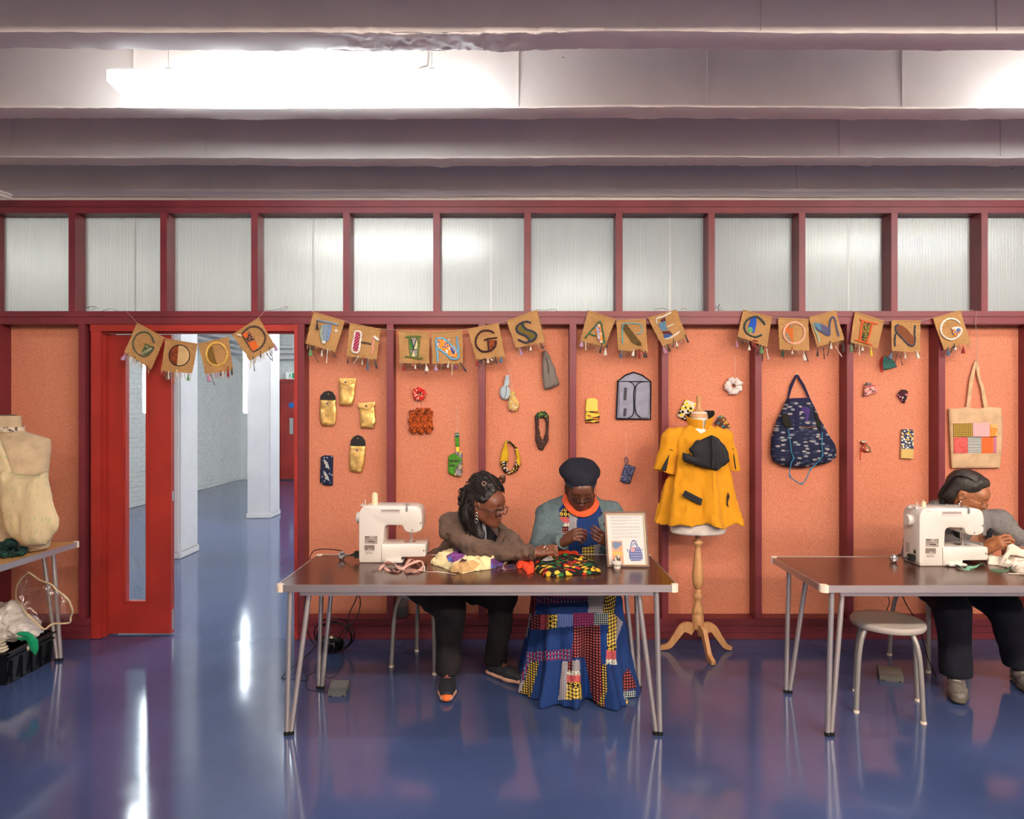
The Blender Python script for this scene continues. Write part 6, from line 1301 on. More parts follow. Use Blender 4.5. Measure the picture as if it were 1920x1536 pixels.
# dark green scrunchies on the oak table
DGP = Pt('bottle_green_print', (20, 52, 46), 'blobs', [(22, 56, 50), (16, 34, 34), (30, 74, 64), (18, 40, 44)], 90, thr=.5)
def tab(px, py): d = F*(H-ZT)/(py-768); return P(px, py, d)
c = tab(22, 1043); c.z = ZT+.022
t = empty('scrunchie', (c.x, c.y, ZT), 'bottle green scrunchie lying flat on the oak table', 'scrunchie')
def flat_torus(t, c, R, r, m, seed, vox=.002, squash=1):
    f = Field((c.x-R-2*r, c.y-R-2*r, ZT), (c.x+R+2*r, c.y+R+2*r, c.z+2*r), vox); Xg, Yg, Zg = f.grid((slice(None),)*3)
    x, y = Xg-c.x, (Yg-c.y); rho = np.sqrt(x*x+y*y); th = np.arctan2(y, x); rr = r*(1+.3*np.sin(th*9+seed)+.15*np.sin(th*21))
    f.d = (np.sqrt((rho-R)**2+(Zg-c.z)**2)-rr).astype(np.float32); f.ripple(r*.3, .9/r, seed); f.cut((0, 0, ZT+.001), (0, 0, -1)); return f.mesh('gathered_cloth', t, m)
flat_torus(t, c, .055, .017, DGP, 3)
c2 = c+Vector((-.04, .02, .03)); t = empty('scrunchie', (c2.x, c2.y, ZT), 'bottle green scrunchie heaped on top of the flat one', 'scrunchie')
f = Field(c2-Vector((.07, .07, .035)), c2+Vector((.07, .07, .07)), .0022)
for k in range(7): a = k*.9; f.ell(c2+Vector((.03*cos(a), .02*sin(a), .01+.014*sin(a*1.3))), (.024, .02, .022), None, .01)
f.ripple(.007, 55, 4); f.mesh('gathered_cloth', t, DGP)

# ================================================================ crate and bags under the oak table
CRM_ = mat('black_crate_plastic', (14, 15, 18), .32)
cx0, cx1, cy0, cy1, ch = -3.28, -2.765, 3.80, 4.2, .185
t = empty('storage_crate', ((cx0+cx1)/2, (cy0+cy1)/2, 0), 'black plastic crate on the floor below the oak table, filled with cloth', 'crate')
mb = MB(); tp = .018; b0 = [(cx0+tp, cy0+tp), (cx1-tp, cy0+tp), (cx1-tp, cy1-tp), (cx0+tp, cy1-tp)]; b1 = [(cx0, cy0), (cx1, cy0), (cx1, cy1), (cx0, cy1)]
V = [(x, y, .002) for x, y in b0]+[(x, y, ch) for x, y in b1]+[(x*.98+(cx0+cx1)/2*.02, y+(.006 if y < 4 else -.006), ch) for x, y in b1]+[(x*.98+(cx0+cx1)/2*.02, y+(.006 if y < 4 else -.006), .01) for x, y in b0]
mb.add(V, [(0, 1, 2, 3)]+[(i, (i+1) % 4, 4+(i+1) % 4, 4+i) for i in range(4)]+[(4+i, 4+(i+1) % 4, 8+(i+1) % 4, 8+i) for i in range(4)]+[(8+i, 8+(i+1) % 4, 12+(i+1) % 4, 12+i) for i in range(4)]+[(12, 13, 14, 15)]); mb.done('tub', CRM_, t, smooth=False)
mb = MB()
for z0, e in ((ch-.012, .014), (ch-.045, .010)):
    mb.box(cx0-e, cx1+e, cy0-e, cy0, z0, z0+.010, b=.002).box(cx0-e, cx1+e, cy1, cy1+e, z0, z0+.010, b=.002).box(cx1, cx1+e, cy0-e, cy1+e, z0, z0+.010, b=.002).box(cx0-e, cx0, cy0-e, cy1+e, z0, z0+.010, b=.002)
mb.done('rim', CRM_, t)
for k in range(5): MB().box(cx1-.012, cx1+.006, cy0+.03+k*.08, cy0+.036+k*.08, .01, ch-.05, b=.002).done('rib', CRM_, t)
OW = fabric('off_white_cloth', (206, 194, 172), 600)
for k in range(4):
    f = Field((-3.26, 3.815, ch-.05+k*.016), (-2.78, 4.04, ch+.03+k*.016), .004); z0 = ch-.012+k*.014; e = .012*k
    f.cone((-3.2, 3.88+e*.3, z0), (-2.86-e*.9, 3.875+e*.4, z0), .045, .042, .01, flat=((0, 0, 1), .18)); f.ripple(.005, (14, 20, 60), k+3); f.mesh('folded_cloth', None, OW, label=['off white folded cloth at the bottom of the stack in the crate', 'off white folded cloth, second from the bottom of the crate stack', 'off white folded cloth, second from the top of the crate stack', 'off white folded cloth on top of the crate stack'][k], cat='cloth', group='folded cloths in the crate')
GR = fabric('emerald_cloth', (10, 138, 92), 500)
Z9 = zz(0, 1060, 6.4)
soft('green_cloth', Z9([(195, 820), (260, 795), (330, 800), (385, 830), (400, 870), (440, 885), (458, 950), (460, 1020), (430, 1082), (405, 1050), (375, 1020), (350, 950), (320, 905), (240, 900), (210, 870), (290, 860)]), 3.81, .03, rnd=.015, wr=.005, wf=30, seed=2, mats=GR, label='strip of emerald green cloth hanging over the crate rim', cat='cloth')
soft('label_tag', Z9([(318, 985), (345, 955), (362, 1000), (330, 1035)]), 3.805, .006, rnd=.002, mats=OW, label='small cream tag hanging on the crate beside the green cloth', cat='tag')
WP = mat('white_carrier_plastic', (204, 196, 188), .35, coat=.2)
f = Field((-3.35, 3.95, ch-.04), (-2.74, 4.2, .47), .005)
for x, y, z, r in ((-3.2, 4.06, .24, (.14, .1, .09)), (-3.02, 4.06, .27, (.14, .1, .1)), (-2.90, 4.07, .24, (.11, .09, .07)), (-3.1, 4.08, .35, (.11, .08, .06)), (-2.94, 4.09, .34, (.07, .06, .06)), (-2.83, 4.06, .215, (.08, .06, .035))): f.ell((x, y, z), r, None, .02)
f.ripple(.018, 15, 5, 4).ripple(.007, (50, 30, 50), 6, 2); f.mesh('carrier_bag', None, WP, smooth=True, label='crumpled white plastic carrier bags heaped on the crate', cat='plastic bag')
f = Field((-3.4, 3.94, .34), (-3.0, 4.18, .52), .005); f.ell((-3.24, 4.05, .42), (.14, .09, .06), None, .02).ripple(.015, 20, 8, 3)
f.mesh('dark_bag', None, mat('dark_crumpled_plastic', (60, 54, 52), .35), label='dark crumpled bag at the top of the heap below the oak table', cat='plastic bag')
ZL = [(340, 85), (400, 125), (470, 178), (545, 205), (620, 235), (680, 300), (750, 350), (815, 410), (850, 480), (872, 560), (850, 620), (840, 685), (760, 700), (660, 700), (600, 722), (535, 770), (470, 725), (400, 660), (300, 560), (255, 480), (200, 410), (190, 340), (200, 260), (250, 170)]
t = empty('clear_bag', P(80, 1182, 4.04), 'clear vinyl bag with cream piping standing open by the table leg', 'plastic bag')
q = Z9(ZL); MB().tube(pxl([(x, y, 4.02+.03*sin(i*.7)) for i, (x, y) in enumerate(q+[q[0]])], 4), .0052, 8, smooth=4).done('piping', fabric('cream_piping', (214, 190, 150), 500), t, smooth=60)
VIN = NT('clear_vinyl'); a = VIN.new('ShaderNodeBsdfTransparent'); a.inputs[0].default_value = (.93, .9, .88, 1); g = VIN.new('ShaderNodeBsdfGlossy'); g.inputs['Roughness'].default_value = .12; m_ = VIN.new('ShaderNodeMixShader'); m_.inputs[0].default_value = .10
bn = VIN.new('ShaderNodeBump'); bn.inputs['Strength'].default_value = .6; bn.inputs['Distance'].default_value = .02; VIN.l(VIN.noise(VIN.coord(), 14, 3), bn.inputs['Height']); VIN.l(bn.outputs[0], g.inputs['Normal'])
VIN.l(a.outputs[0], m_.inputs[1]); VIN.l(g.outputs[0], m_.inputs[2]); VIN.l(m_.outputs[0], VIN.out.inputs[0])
soft('vinyl', q, 4.04, .07, rnd=.06, wr=.012, wf=14, seed=3, parent=t, mats=VIN.m, vox=.004)

# ================================================================ cloth and tools on the two brown tables
def heap(name, poly, Hh, rnd, m, label, cat='cloth', seed=0, wf=18, amp=.5, matfn=None, vox=.0036, parent=None, prof=None, und=0, th=None):
    pts = [(p.x, p.y) for p in (tab(x, y) for x, y in poly)]; xs = [p[0] for p in pts]; ys_ = [p[1] for p in pts]
    f = Field((min(xs)-.01, min(ys_)-.01, ZT-.006), (max(xs)+.01, max(ys_)+.01, ZT+Hh*1.6+.01), vox); Xg, Yg = f.ax[0][:, None], f.ax[1][None, :]
    sd = poly_sd(Xg, Yg, pts); e = np.sqrt(np.clip(-sd/rnd, 0, 1)*(2-np.clip(-sd/rnd, 0, 1)))
    Xb, Yb = np.broadcast_arrays(Xg, Yg); n = vnoise(Xb*wf, Yb*wf, Xb*0, seed)+.5*vnoise(Xb*wf*2.3+Yb*wf, Yb*wf*2, Xb*0, seed+1)+.25*vnoise(Xb*wf*5, Yb*wf*5, Xb*0, seed+2)
    ridge = 1-np.abs(n)*1.3; h = Hh*e*(1-amp+amp*ridge)
    if prof is not None: h = h*prof(Xb, Yb)
    Z_ = f.ax[2][None, None, :]; d = np.maximum((Z_-ZT-h[:, :, None])*.6, np.maximum(sd[:, :, None]*.9, ZT+.0005-Z_)); f.d = d.astype(np.float32)
    f.ripple(.002, 70, seed+5, 1)
    return f.mesh(name, parent, m, matfn, **({} if parent is not None else dict(label=label, cat=cat)))
def pxreg(regs, default=0):
    def fn(x, y, z):
        px, py = 960+F*x/y, 768-F*(z-H)/y; out = np.full(x.shape, default)
        for i, poly in regs: out = np.where(poly_sd(px, py, poly) < 0, i, out)
        return out
    return fn
Z3 = zz(780, 840, 4)
CC = fabric('cream_cotton', (222, 204, 156), 500); PURP = Pt('purple_blue_batik', (90, 62, 120), 'blobs', [(84, 100, 168), (120, 66, 130), (96, 56, 110), (70, 96, 170)], 22, thr=.7); TAN = fabric('tan_side', (196, 158, 108), 500); DBR = fabric('dark_maroon_patch', (70, 44, 46), 500)
heap('cream_cloth', [(806, 1058), (815, 1054), (838, 1045), (858, 1040), (885, 1040), (925, 1041), (950, 1046), (953, 1056), (938, 1062), (920, 1068), (890, 1072), (868, 1076), (845, 1073), (832, 1066)], .062, .045, [CC, PURP, DBR, TAN], 'heap of cream cotton with purple and blue batik patches by the brown sleeve', seed=3, wf=15, amp=.55,
     matfn=pxreg([(1, Z3([(225, 810), (310, 765), (390, 790), (340, 830), (280, 862), (240, 850)])), (1, Z3([(560, 835), (640, 810), (665, 860), (640, 890), (560, 905)])), (2, Z3([(345, 830), (385, 840), (350, 880), (310, 870)])), (3, Z3([(290, 865), (430, 840), (480, 870), (430, 920), (300, 945), (240, 915)]))]))
heap('printed_packet', Z3([(603, 893), (745, 885), (750, 912), (700, 918), (612, 920)]), .012, .01, Pt('maroon_grey_print', (84, 40, 50), 'blobs', [(96, 44, 54), (150, 130, 140), (50, 40, 70), (90, 40, 50)], 110, thr=.5), 'flat maroon printed packet between the cream and the orange cloth', seed=4, amp=.2)
OR = fabric('orange_red_cloth', (226, 66, 30), 400)
heap('orange_cloth', Z3([(748, 888), (770, 868), (810, 850), (870, 848), (890, 890), (888, 935), (835, 955), (812, 925), (790, 905), (765, 912)]), .030, .02, OR, 'orange red cloth loop lying before the ringed hand', seed=6, wf=22, amp=.5)
WAX = Pt('wax_print_green_yellow', (24, 24, 22), 'blobs', [(28, 26, 24), (214, 160, 40), (40, 104, 54), (28, 26, 24), (176, 42, 34), (220, 176, 56), (24, 24, 22)], (36, 52), thr=.52, plane='xy')
heap('wax_print_cloth', Z3([(880, 905), (890, 870), (960, 850), (1040, 832), (1120, 818), (1200, 822), (1280, 850), (1340, 870), (1388, 905), (1388, 948), (1290, 955), (1180, 958), (1070, 970), (960, 966), (905, 935)]), .030, .035, WAX, 'black green and yellow wax print cloth being hand sewn', seed=9, wf=12, amp=.45)
heap('orange_cloth', Z3([(985, 826), (1010, 812), (1120, 806), (1220, 806), (1250, 826), (1200, 820), (1120, 816), (1040, 828)]), .034, .012, OR, 'orange red facing behind the black and yellow wax print', seed=2)
soft('needle_packet', [(1014+0, 1052), (1031, 1040), (1044, 1056), (1020, 1056)], 3.62, .004, rnd=.002, vox=.0014, mats=mat('silver_packet', (190, 186, 186), .3, .4), label='small silver needle packet tilted on the wax print cloth', cat='packet')
# pink tape tangle
Z2 = zz(500, 860, 4.8); PKT = fabric('dusty_pink_tape', (214, 164, 152), 500)
def ribbon(mb, pts, w, th=.0011, twist=1.0, seed=0):
    P_, _ = catmull([Vector(p) for p in pts], 6); V = []; n = len(P_)
    for i, p in enumerate(P_):
        tg = (P_[min(i+1, n-1)]-P_[max(i-1, 0)]).normalized(); a = twist*sin(i*.21+seed); up = Vector((0, 0, 1)); s_ = tg.cross(up); s_ = s_.normalized() if s_.length > 1e-4 else Vector((1, 0, 0)); u2 = s_.cross(tg)
        wv = (s_*cos(a)+u2*sin(a))*w/2; nv = (u2*cos(a)-s_*sin(a))*th/2; V += [p+wv+nv, p-wv+nv, p-wv-nv, p+wv-nv]
    zmin = min(v.z for v in V); V = [v+Vector((0, 0, max(0, ZT+.0006-v.z))) for v in V]
    return mb.add(V, [(i*4+k, i*4+(k+1) % 4, i*4+4+(k+1) % 4, i*4+4+k) for i in range(n-1) for k in range(4)]+[(0, 1, 2, 3), tuple(4*(n-1)+k for k in range(4))])
def tp(z, pts, hs):
    return [tab(*z([p])[0])+Vector((0, 0, h)) for p, h in zip(pts, hs)]
t = empty('pink_tape', tab(745, 1068), 'tangle of dusty pink tape in front of the sewing machine', 'tape')
for pts, hs, s_ in (([(1020, 985), (1080, 965), (1150, 975), (1210, 1000), (1180, 1030), (1100, 1020), (1060, 1000)], [.008, .02, .012, .006, .004, .006, .012], 0), ([(1150, 960), (1200, 1010), (1280, 990), (1370, 960), (1410, 975), (1390, 1010), (1320, 1030), (1250, 1040)], [.018, .008, .02, .022, .016, .008, .004, .004], 2), ([(1230, 1010), (1270, 960), (1310, 950), (1370, 985), (1400, 1020), (1330, 1025), (1240, 1020)], [.006, .016, .024, .01, .006, .012, .006], 4), ([(1010, 1010), (1060, 980), (1110, 985), (1150, 1020)], [.004, .014, .016, .004], 5)):
    ribbon(MB(), tp(Z2, pts, hs), .013, twist=1.2, seed=s_).done('strip', PKT, t, smooth=60)
mb = MB(); ribbon(mb, tp(Z2, [(1395, 965), (1420, 990), (1425, 1020), (1520, 1022), (1610, 1030), (1640, 1038), (1705, 1050)], [.012, .01, .002, .002, .002, .003, .003]), .006, twist=.3); mb.done('loose_end', mat('pale_tape', (226, 206, 196), .8), t, smooth=60)
MB().tube(tp(Z2, [(948, 1020), (1015, 1004)], [.003, .006]), .0016, 6).tube(tp(Z2, [(1262, 1040), (1266, 1078)], [.004, .002]), .001, 5).done('seam_pin', mat('dark_pin', (80, 60, 60), .4, .6), t)
for pts, lab in (([(1490, 878), (1530, 880), (1570, 884)], 'white tape strip between the sewing machine and the cream cloth'),):
    mb = MB(); ribbon(mb, tp(Z2, pts, [.006, .005, .004]), .016, twist=.2); tag(mb.done('white_tape', mat('white_tape', (206, 204, 206), .7), smooth=60), lab, 'tape')
# right table
Z10 = zz(1600, 860, 6)
GT = Pt('green_measuring_tape', (120, 172, 140), 'stripes', [(70, 110, 88)], 170, thr=.25, plane='xy')
mb = MB(); ribbon(mb, tp(Z10, [(1155, 1225), (1200, 1240), (1275, 1262), (1300, 1240), (1370, 1235), (1430, 1215), (1482, 1222)], [.010, .012, .004, .006, .008, .014, .006]), .016, twist=.8, seed=1); tag(mb.done('tape_measure', GT, smooth=60), 'pale green tape measure curling before the sewing machine', 'tape measure')
mb = MB(); ribbon(mb, tp(Z10, [(1540, 1262), (1600, 1270), (1680, 1275), (1745, 1265), (1800, 1240), (1850, 1250)], [.004, .006, .004, .012, .02, .008]), .016, twist=.8, seed=3); tag(mb.done('ribbon', Pt('dark_green_tape', (74, 110, 82), 'stripes', [(50, 80, 62)], 170, thr=.25, plane='xy'), smooth=60), 'darker green ribbon partly under the white cloth', 'ribbon')
WC = fabric('white_cotton', (226, 214, 198), 600)
heap('white_cloth', [(1846, 1052), (1860, 1049), (1885, 1051), (1905, 1048), (1935, 1048), (1990, 1050), (1990, 1085), (1930, 1082), (1905, 1076), (1890, 1066), (1870, 1061), (1852, 1059)], .042, .03, WC, 'white cotton cloth spread at the sewing hands of the woman in grey', seed=12, wf=20, amp=.6)
soft('held_cloth', Z10([(1650, 1165), (1680, 1100), (1720, 1040), (1740, 985), (1790, 968), (1850, 985), (1925, 1030), (2000, 1060), (2010, 1110), (1925, 1120), (1850, 1100), (1760, 1090), (1730, 1130), (1690, 1165)]), 3.62, .022, rnd=.012, wr=.006, wf=(20, 20, 12), seed=4, mats=WC, label='piece of white cloth lifted in the hands of the woman in grey', cat='cloth')
heap('mauve_cloth', Z10([(1560, 1165), (1620, 1140), (1700, 1135), (1800, 1130), (1830, 1150), (1760, 1165), (1660, 1170)]), .014, .012, fabric('mauve_grey_cloth', (170, 146, 138), 500), 'thin mauve grey cloth behind the white cotton on the table', seed=14)
MB().tube(tp(Z10, [(1740, 1302), (1800, 1305), (1870, 1308)], [.004, .004, .004]), .0025, 6).add([], []).done('cord_end', WC)
o = bpy.data.objects['cord_end']; tag(o, 'short white cord end near the front edge of the brown table', 'cord')
# ================================================================ people
def skin(name, c, lips=False):
    if name in _mc: return _mc[name]
    t = NT(name); co = t.coord(); n = t.noise(co, 30, 4)
    t.col(t.mix(t.ramp(n, .3, .7), tuple(v*.9 for v in c), tuple(min(255, v*1.08) for v in c))); b = t.b
    b.inputs['Roughness'].default_value = .42 if not lips else .35; b.inputs['Specular IOR Level'].default_value = .5
    b.inputs['Subsurface Weight'].default_value = .08; b.inputs['Subsurface Radius'].default_value = (.02, .008, .004); b.inputs['Subsurface Scale'].default_value = .3
    t.bump(t.noise(co, 320, 2), .12, .001); _mc[name] = t.m; return t.m
def V3(*a): return Vector(a)
class Head:
    def __init__(s, c, yaw, pitch, roll=0, sc=1.0, wide=1.0):
        """yaw: 0 looks at the camera, positive turns to +x; pitch: positive looks down"""
        ya, pi_, ro = radians(yaw), radians(pitch), radians(roll)
        f = V3(sin(ya)*cos(pi_), -cos(ya)*cos(pi_), -sin(pi_)); r = V3(-cos(ya), -sin(ya), 0)  # r: the person's right
        u = r.cross(f)
        if u.z < 0: u = -u
        r2 = r*cos(ro)-u*sin(ro); u2 = u*cos(ro)+r*sin(ro); s.c = Vector(c); s.f, s.r, s.u, s.k = f, r2, u2, sc; s.w = wide
        s.R = np.array([list(s.r), list(s.f), list(s.u)]).T
    def p(s, x, y, z): return s.c+(s.r*x*s.w+s.f*y+s.u*z)*s.k
    def loc(s, X, Y, Z):
        x, y, z = X-s.c.x, Y-s.c.y, Z-s.c.z
        return [(x*v.x+y*v.y+z*v.z)/s.k for v in (s.r, s.f, s.u)]
    def build(s, f, neck, nose=1.0, age=0):
        k_ = s.k
        E = lambda c, r, k=.02, op='add': f.ell(s.p(*c), [v*k_ for v in r], s.R, k*k_, op)
        C = lambda a, b, r0, r1, k=.02, op='add': f.cone(s.p(*a), s.p(*b), r0*k_, r1*k_, k*k_, op)
        E((0, -.014, .036), (.075, .094, .080)); E((0, .028, -.022), (.062, .062, .085), .03); E((0, -.03, -.01), (.066, .07, .06), .03)
        for q in (-1, 1):
            C((q*.050, .000, -.048), (q*.018, .066, -.092), .020, .017, .03); E((q*.034, .060, -.026), (.026, .024, .024), .022)
        E((0, .074, -.096), (.019, .016, .016), .02); E((0, .070, .03), (.056, .026, .035), .03)
        C((-.034, .079, .020), (.034, .079, .020), .013, .013, .014)
        E((0, .074, -.058), (.032, .022, .028), .02)
        for q in (-1, 1):
            E((q*.031, .095, .004), (.017, .013, .0105), .010, 'sub'); E((q*.031, .0775, .002), (.0150, .0145, .0130), .003)
        C((0, .085, .012), (0, .103, -.024), .0085, .0115*nose, .009)
        for q in (-1, 1): E((q*.0135*nose, .094, -.028), (.0095*nose, .010, .008), .006); E((q*.007, .099, -.0375), (.0035, .004, .004), .003, 'sub')
        C((-.021, .087, -.0575), (-.005, .096, -.0545), .0042, .0062, .004); C((.021, .087, -.0575), (.005, .096, -.0545), .0042, .0062, .004); C((-.005, .096, -.0545), (.005, .096, -.0545), .0062, .0062, .003)
        C((-.017, .087, -.066), (0, .0945, -.0685), .0050, .0082, .003); C((.017, .087, -.066), (0, .0945, -.0685), .0050, .0082, .003)
        C((-.022, .093, -.0618), (.022, .093, -.0618), .0012, .0012, .002, 'sub') if False else None
        for q in (-1, 1):
            E((q*.0765, -.006, -.006), (.0085, .018, .030), .006); E((q*.084, -.001, -.003), (.006, .009, .015), .004, 'sub'); E((q*.0765, .002, -.034), (.006, .008, .009), .004)
        a = s.p(0, -.028, -.045); f.cone(a, neck, .053*k_, .056*k_, .03)
    def face(s, x, y, z, lids=True):
        a, b, c = s.loc(x, y, z); a = a/s.w
        m = np.zeros(x.shape, int); m[(np.abs(a) < .025) & (b > .082) & (c < -.049) & (c > -.0765)] = 1
        return m
    def lashes(s, par, m, brow=True, wgt=1.0):
        for q in (-1, 1):
            pts = [s.p(q*(.031+.0145*t_), .0915-.006*t_*t_-.0006, -.0055-.003*(1-t_*t_)) for t_ in (-1, -.6, -.2, .2, .6, 1)]
            MB().tube(pts, [.0006*wgt, .0012*wgt, .0014*wgt, .0014*wgt, .0014*wgt, .0008*wgt], 6, smooth=3).done('eyelashes', m, par, smooth=60)
            if brow:
                pts = [s.p(q*.014, .0925, .0215), s.p(q*.026, .0915, .0262), s.p(q*.040, .0835, .0255), s.p(q*.050, .071, .019)]
                MB().tube(pts, [.0020, .0030, .0026, .0010], 6, smooth=4, flat=(tuple(s.f), .5)).done('eyebrow', m, par, smooth=60)
    def glasses(s, par, m, lens_w=.046, lens_h=.034, round_=.8, drop=-.012, r=.0016, gl=None, tiltf=0, out=.108):
        o = []
        for q in (-1, 1):
            pts = []
            for k in range(25):
                a = 2*pi*k/24; ca, sa = cos(a), sin(a); ex = abs(ca)**round_*(1 if ca > 0 else -1); ez = abs(sa)**round_*(1 if sa > 0 else -1)
                x = q*.033+ex*lens_w/2; pts.append(s.p(x, out-.16*x*x*10-.0+tiltf*ez, drop+ez*lens_h/2))
            mb = MB(); mb.tube(pts, r, 6, cap=False)
            mb.tube([s.p(q*(.033+lens_w/2-.001), out-.012, drop+lens_h*.3), s.p(q*.080, .070, drop+lens_h*.32), s.p(q*.0835, .02, drop+.014), s.p(q*.0845, -.008, drop+.020), s.p(q*.082, -.02, drop-.005)], r, 6, smooth=3)
            mb.done('glasses_rim', m, par, smooth=60)
            c_ = s.p(q*.033, out-.014, drop); V = [p-s.f*.0005 for p in pts[:-1]]; n = len(V)
            mb = MB(); mb.add(V+[p-s.f*.0012 for p in V], [tuple(range(n)), tuple(range(2*n-1, n-1, -1))]); mb.done('lens', gl or clear_glass('spectacle_lens', .10), par, smooth=False)
        MB().tube([s.p(-.011, out-.002, drop+lens_h*.2), s.p(0, out+.002, drop+lens_h*.3), s.p(.011, out-.002, drop+lens_h*.2)], r*1.1, 6, smooth=3).done('glasses_bridge', m, par, smooth=60)
def hand(f, w, d, n, side, curl=(.5, .7, .5), sc=1.0, fan=.09, thumb=(.55, .75, .35), tcurl=.35, curls=None):
    """w wrist, d towards the knuckles, n the way the palm faces, side +1/-1 puts the thumb"""
    w = Vector(w); d = Vector(d).normalized(); n = Vector(n); n = (n-d*n.dot(d)).normalized(); s = d.cross(n)*side; k = sc
    L = .088*k
    f.cone(w, w+d*L*.35, .026*k, .030*k, .012, flat=(n, .72))
    for o in (-.026, -.009, .009, .026): f.cone(w+d*L*.25+s*o*.7*k, w+d*L+s*o*k, .0155*k, .0125*k, .010, flat=(n, .9))
    tips = []
    for i, (o, l, r) in enumerate(((.028, .92, 1), (.0095, 1.03, 1.02), (-.0095, .96, .98), (-.027, .78, .88))):
        cu = curls[i] if curls else curl; b = w+d*(L-(.004 if i in (0, 3) else 0)*k)+s*o*k; a = 0; dd = (d+s*fan*(1.2-i*.8)).normalized(); p = b; rr = .0092*r*k
        for sl, ang, r1 in ((.043, cu[0], .0085), (.027, cu[1], .0078), (.022, cu[2], .0066)):
            a += ang; v = dd*cos(a)+n*sin(a); q = p+v*sl*l*k; f.cone(p, q, rr, r1*r*k, .0022); p = q; rr = r1*r*k
        tips.append(p)
    b = w+d*.018*k+s*.024*k; f.cone(b, b+(d*.5+s*.55+n*.25).normalized()*.03*k, .016*k, .0135*k, .01)
    p = b+(d*.5+s*.55+n*.25).normalized()*.026*k; v = (d*thumb[0]+s*thumb[1]+n*thumb[2]).normalized(); rr = .0125*k
    for sl, r1 in ((.036, .0105), (.030, .0085)):
        q = p+v*sl*k; f.cone(p, q, rr, r1*k, .003); p = q; rr = r1*k; v = (v+(d*.5+n*.6-s*.7)*tcurl).normalized()
    return tips, p
def arm(f, sh, el, wr, r=(.050, .040, .037, .026), k=.02): f.cone(sh, el, r[0], r[1], k); f.cone(el, wr, r[2], r[3], k)
def newf(lo, hi, v): return Field(lo, hi, v)
def shoe(par, ankle, toe, mats, L=.27, w=.048, name='shoe', lace=None):
    """trainer resting on the floor from under the ankle to the toe"""
    a = Vector((ankle[0], ankle[1], 0)); d = Vector((toe[0]-ankle[0], toe[1]-ankle[1], 0)).normalized(); s = Vector((-d.y, d.x, 0)); heel = a-d*.055; tip = heel+d*L
    lo = [min(heel[i], tip[i])-.08 for i in (0, 1)]+[-.01]; hi = [max(heel[i], tip[i])+.08 for i in (0, 1)]+[.16]
    def P2(u, h, o=0): return heel+d*u*L+s*o+Vector((0, 0, h))
    f = Field(lo, hi, .0028)
    f.chain([P2(.1, .045), P2(.35, .048), P2(.62, .040), P2(.86, .034)], [.036, .040, .043, .034], .02, flat=((0, 0, 1), .85)); f.cone(P2(.16, .05), P2(.2, .10), .036, .036, .02); f.cut((0, 0, .022), (0, 0, -1))
    up = f.mesh(name, par, mats[0])
    f = Field(lo, hi, .0028); f.chain([P2(.08, .016), P2(.3, .016), P2(.62, .018), P2(.9, .020)], [.037, .038, .047, .036], .02, flat=((0, 0, 1), .5)); f.d = np.maximum(f.d, .0015-f.ax[2][None, None, :]).astype(np.float32)
    f.mesh('sole', up, mats[1])
    mb = MB()
    for k in range(4):
        u = .38+k*.09; h = .092-.010*k; mb.tube([P2(u, h-.008, -.02), P2(u+.02, h, 0), P2(u, h-.008, .02)], .0026, 6, smooth=3); mb.tube([P2(u, h-.008, .02), P2(u+.05, h-.005, 0), P2(u+.07, h-.018, -.02)], .002, 5)
    mb.done('laces', mats[2], up, smooth=60)
    if len(mats) > 3:
        f = Field(lo, hi, .0028); f.cone(P2(.93, .026), P2(.97, .024), .030, .022, .01, flat=((0, 0, 1), .8)); f.cut((0, 0, .006), (0, 0, -1)); f.mesh('toe_cap', up, mats[3])
    return up

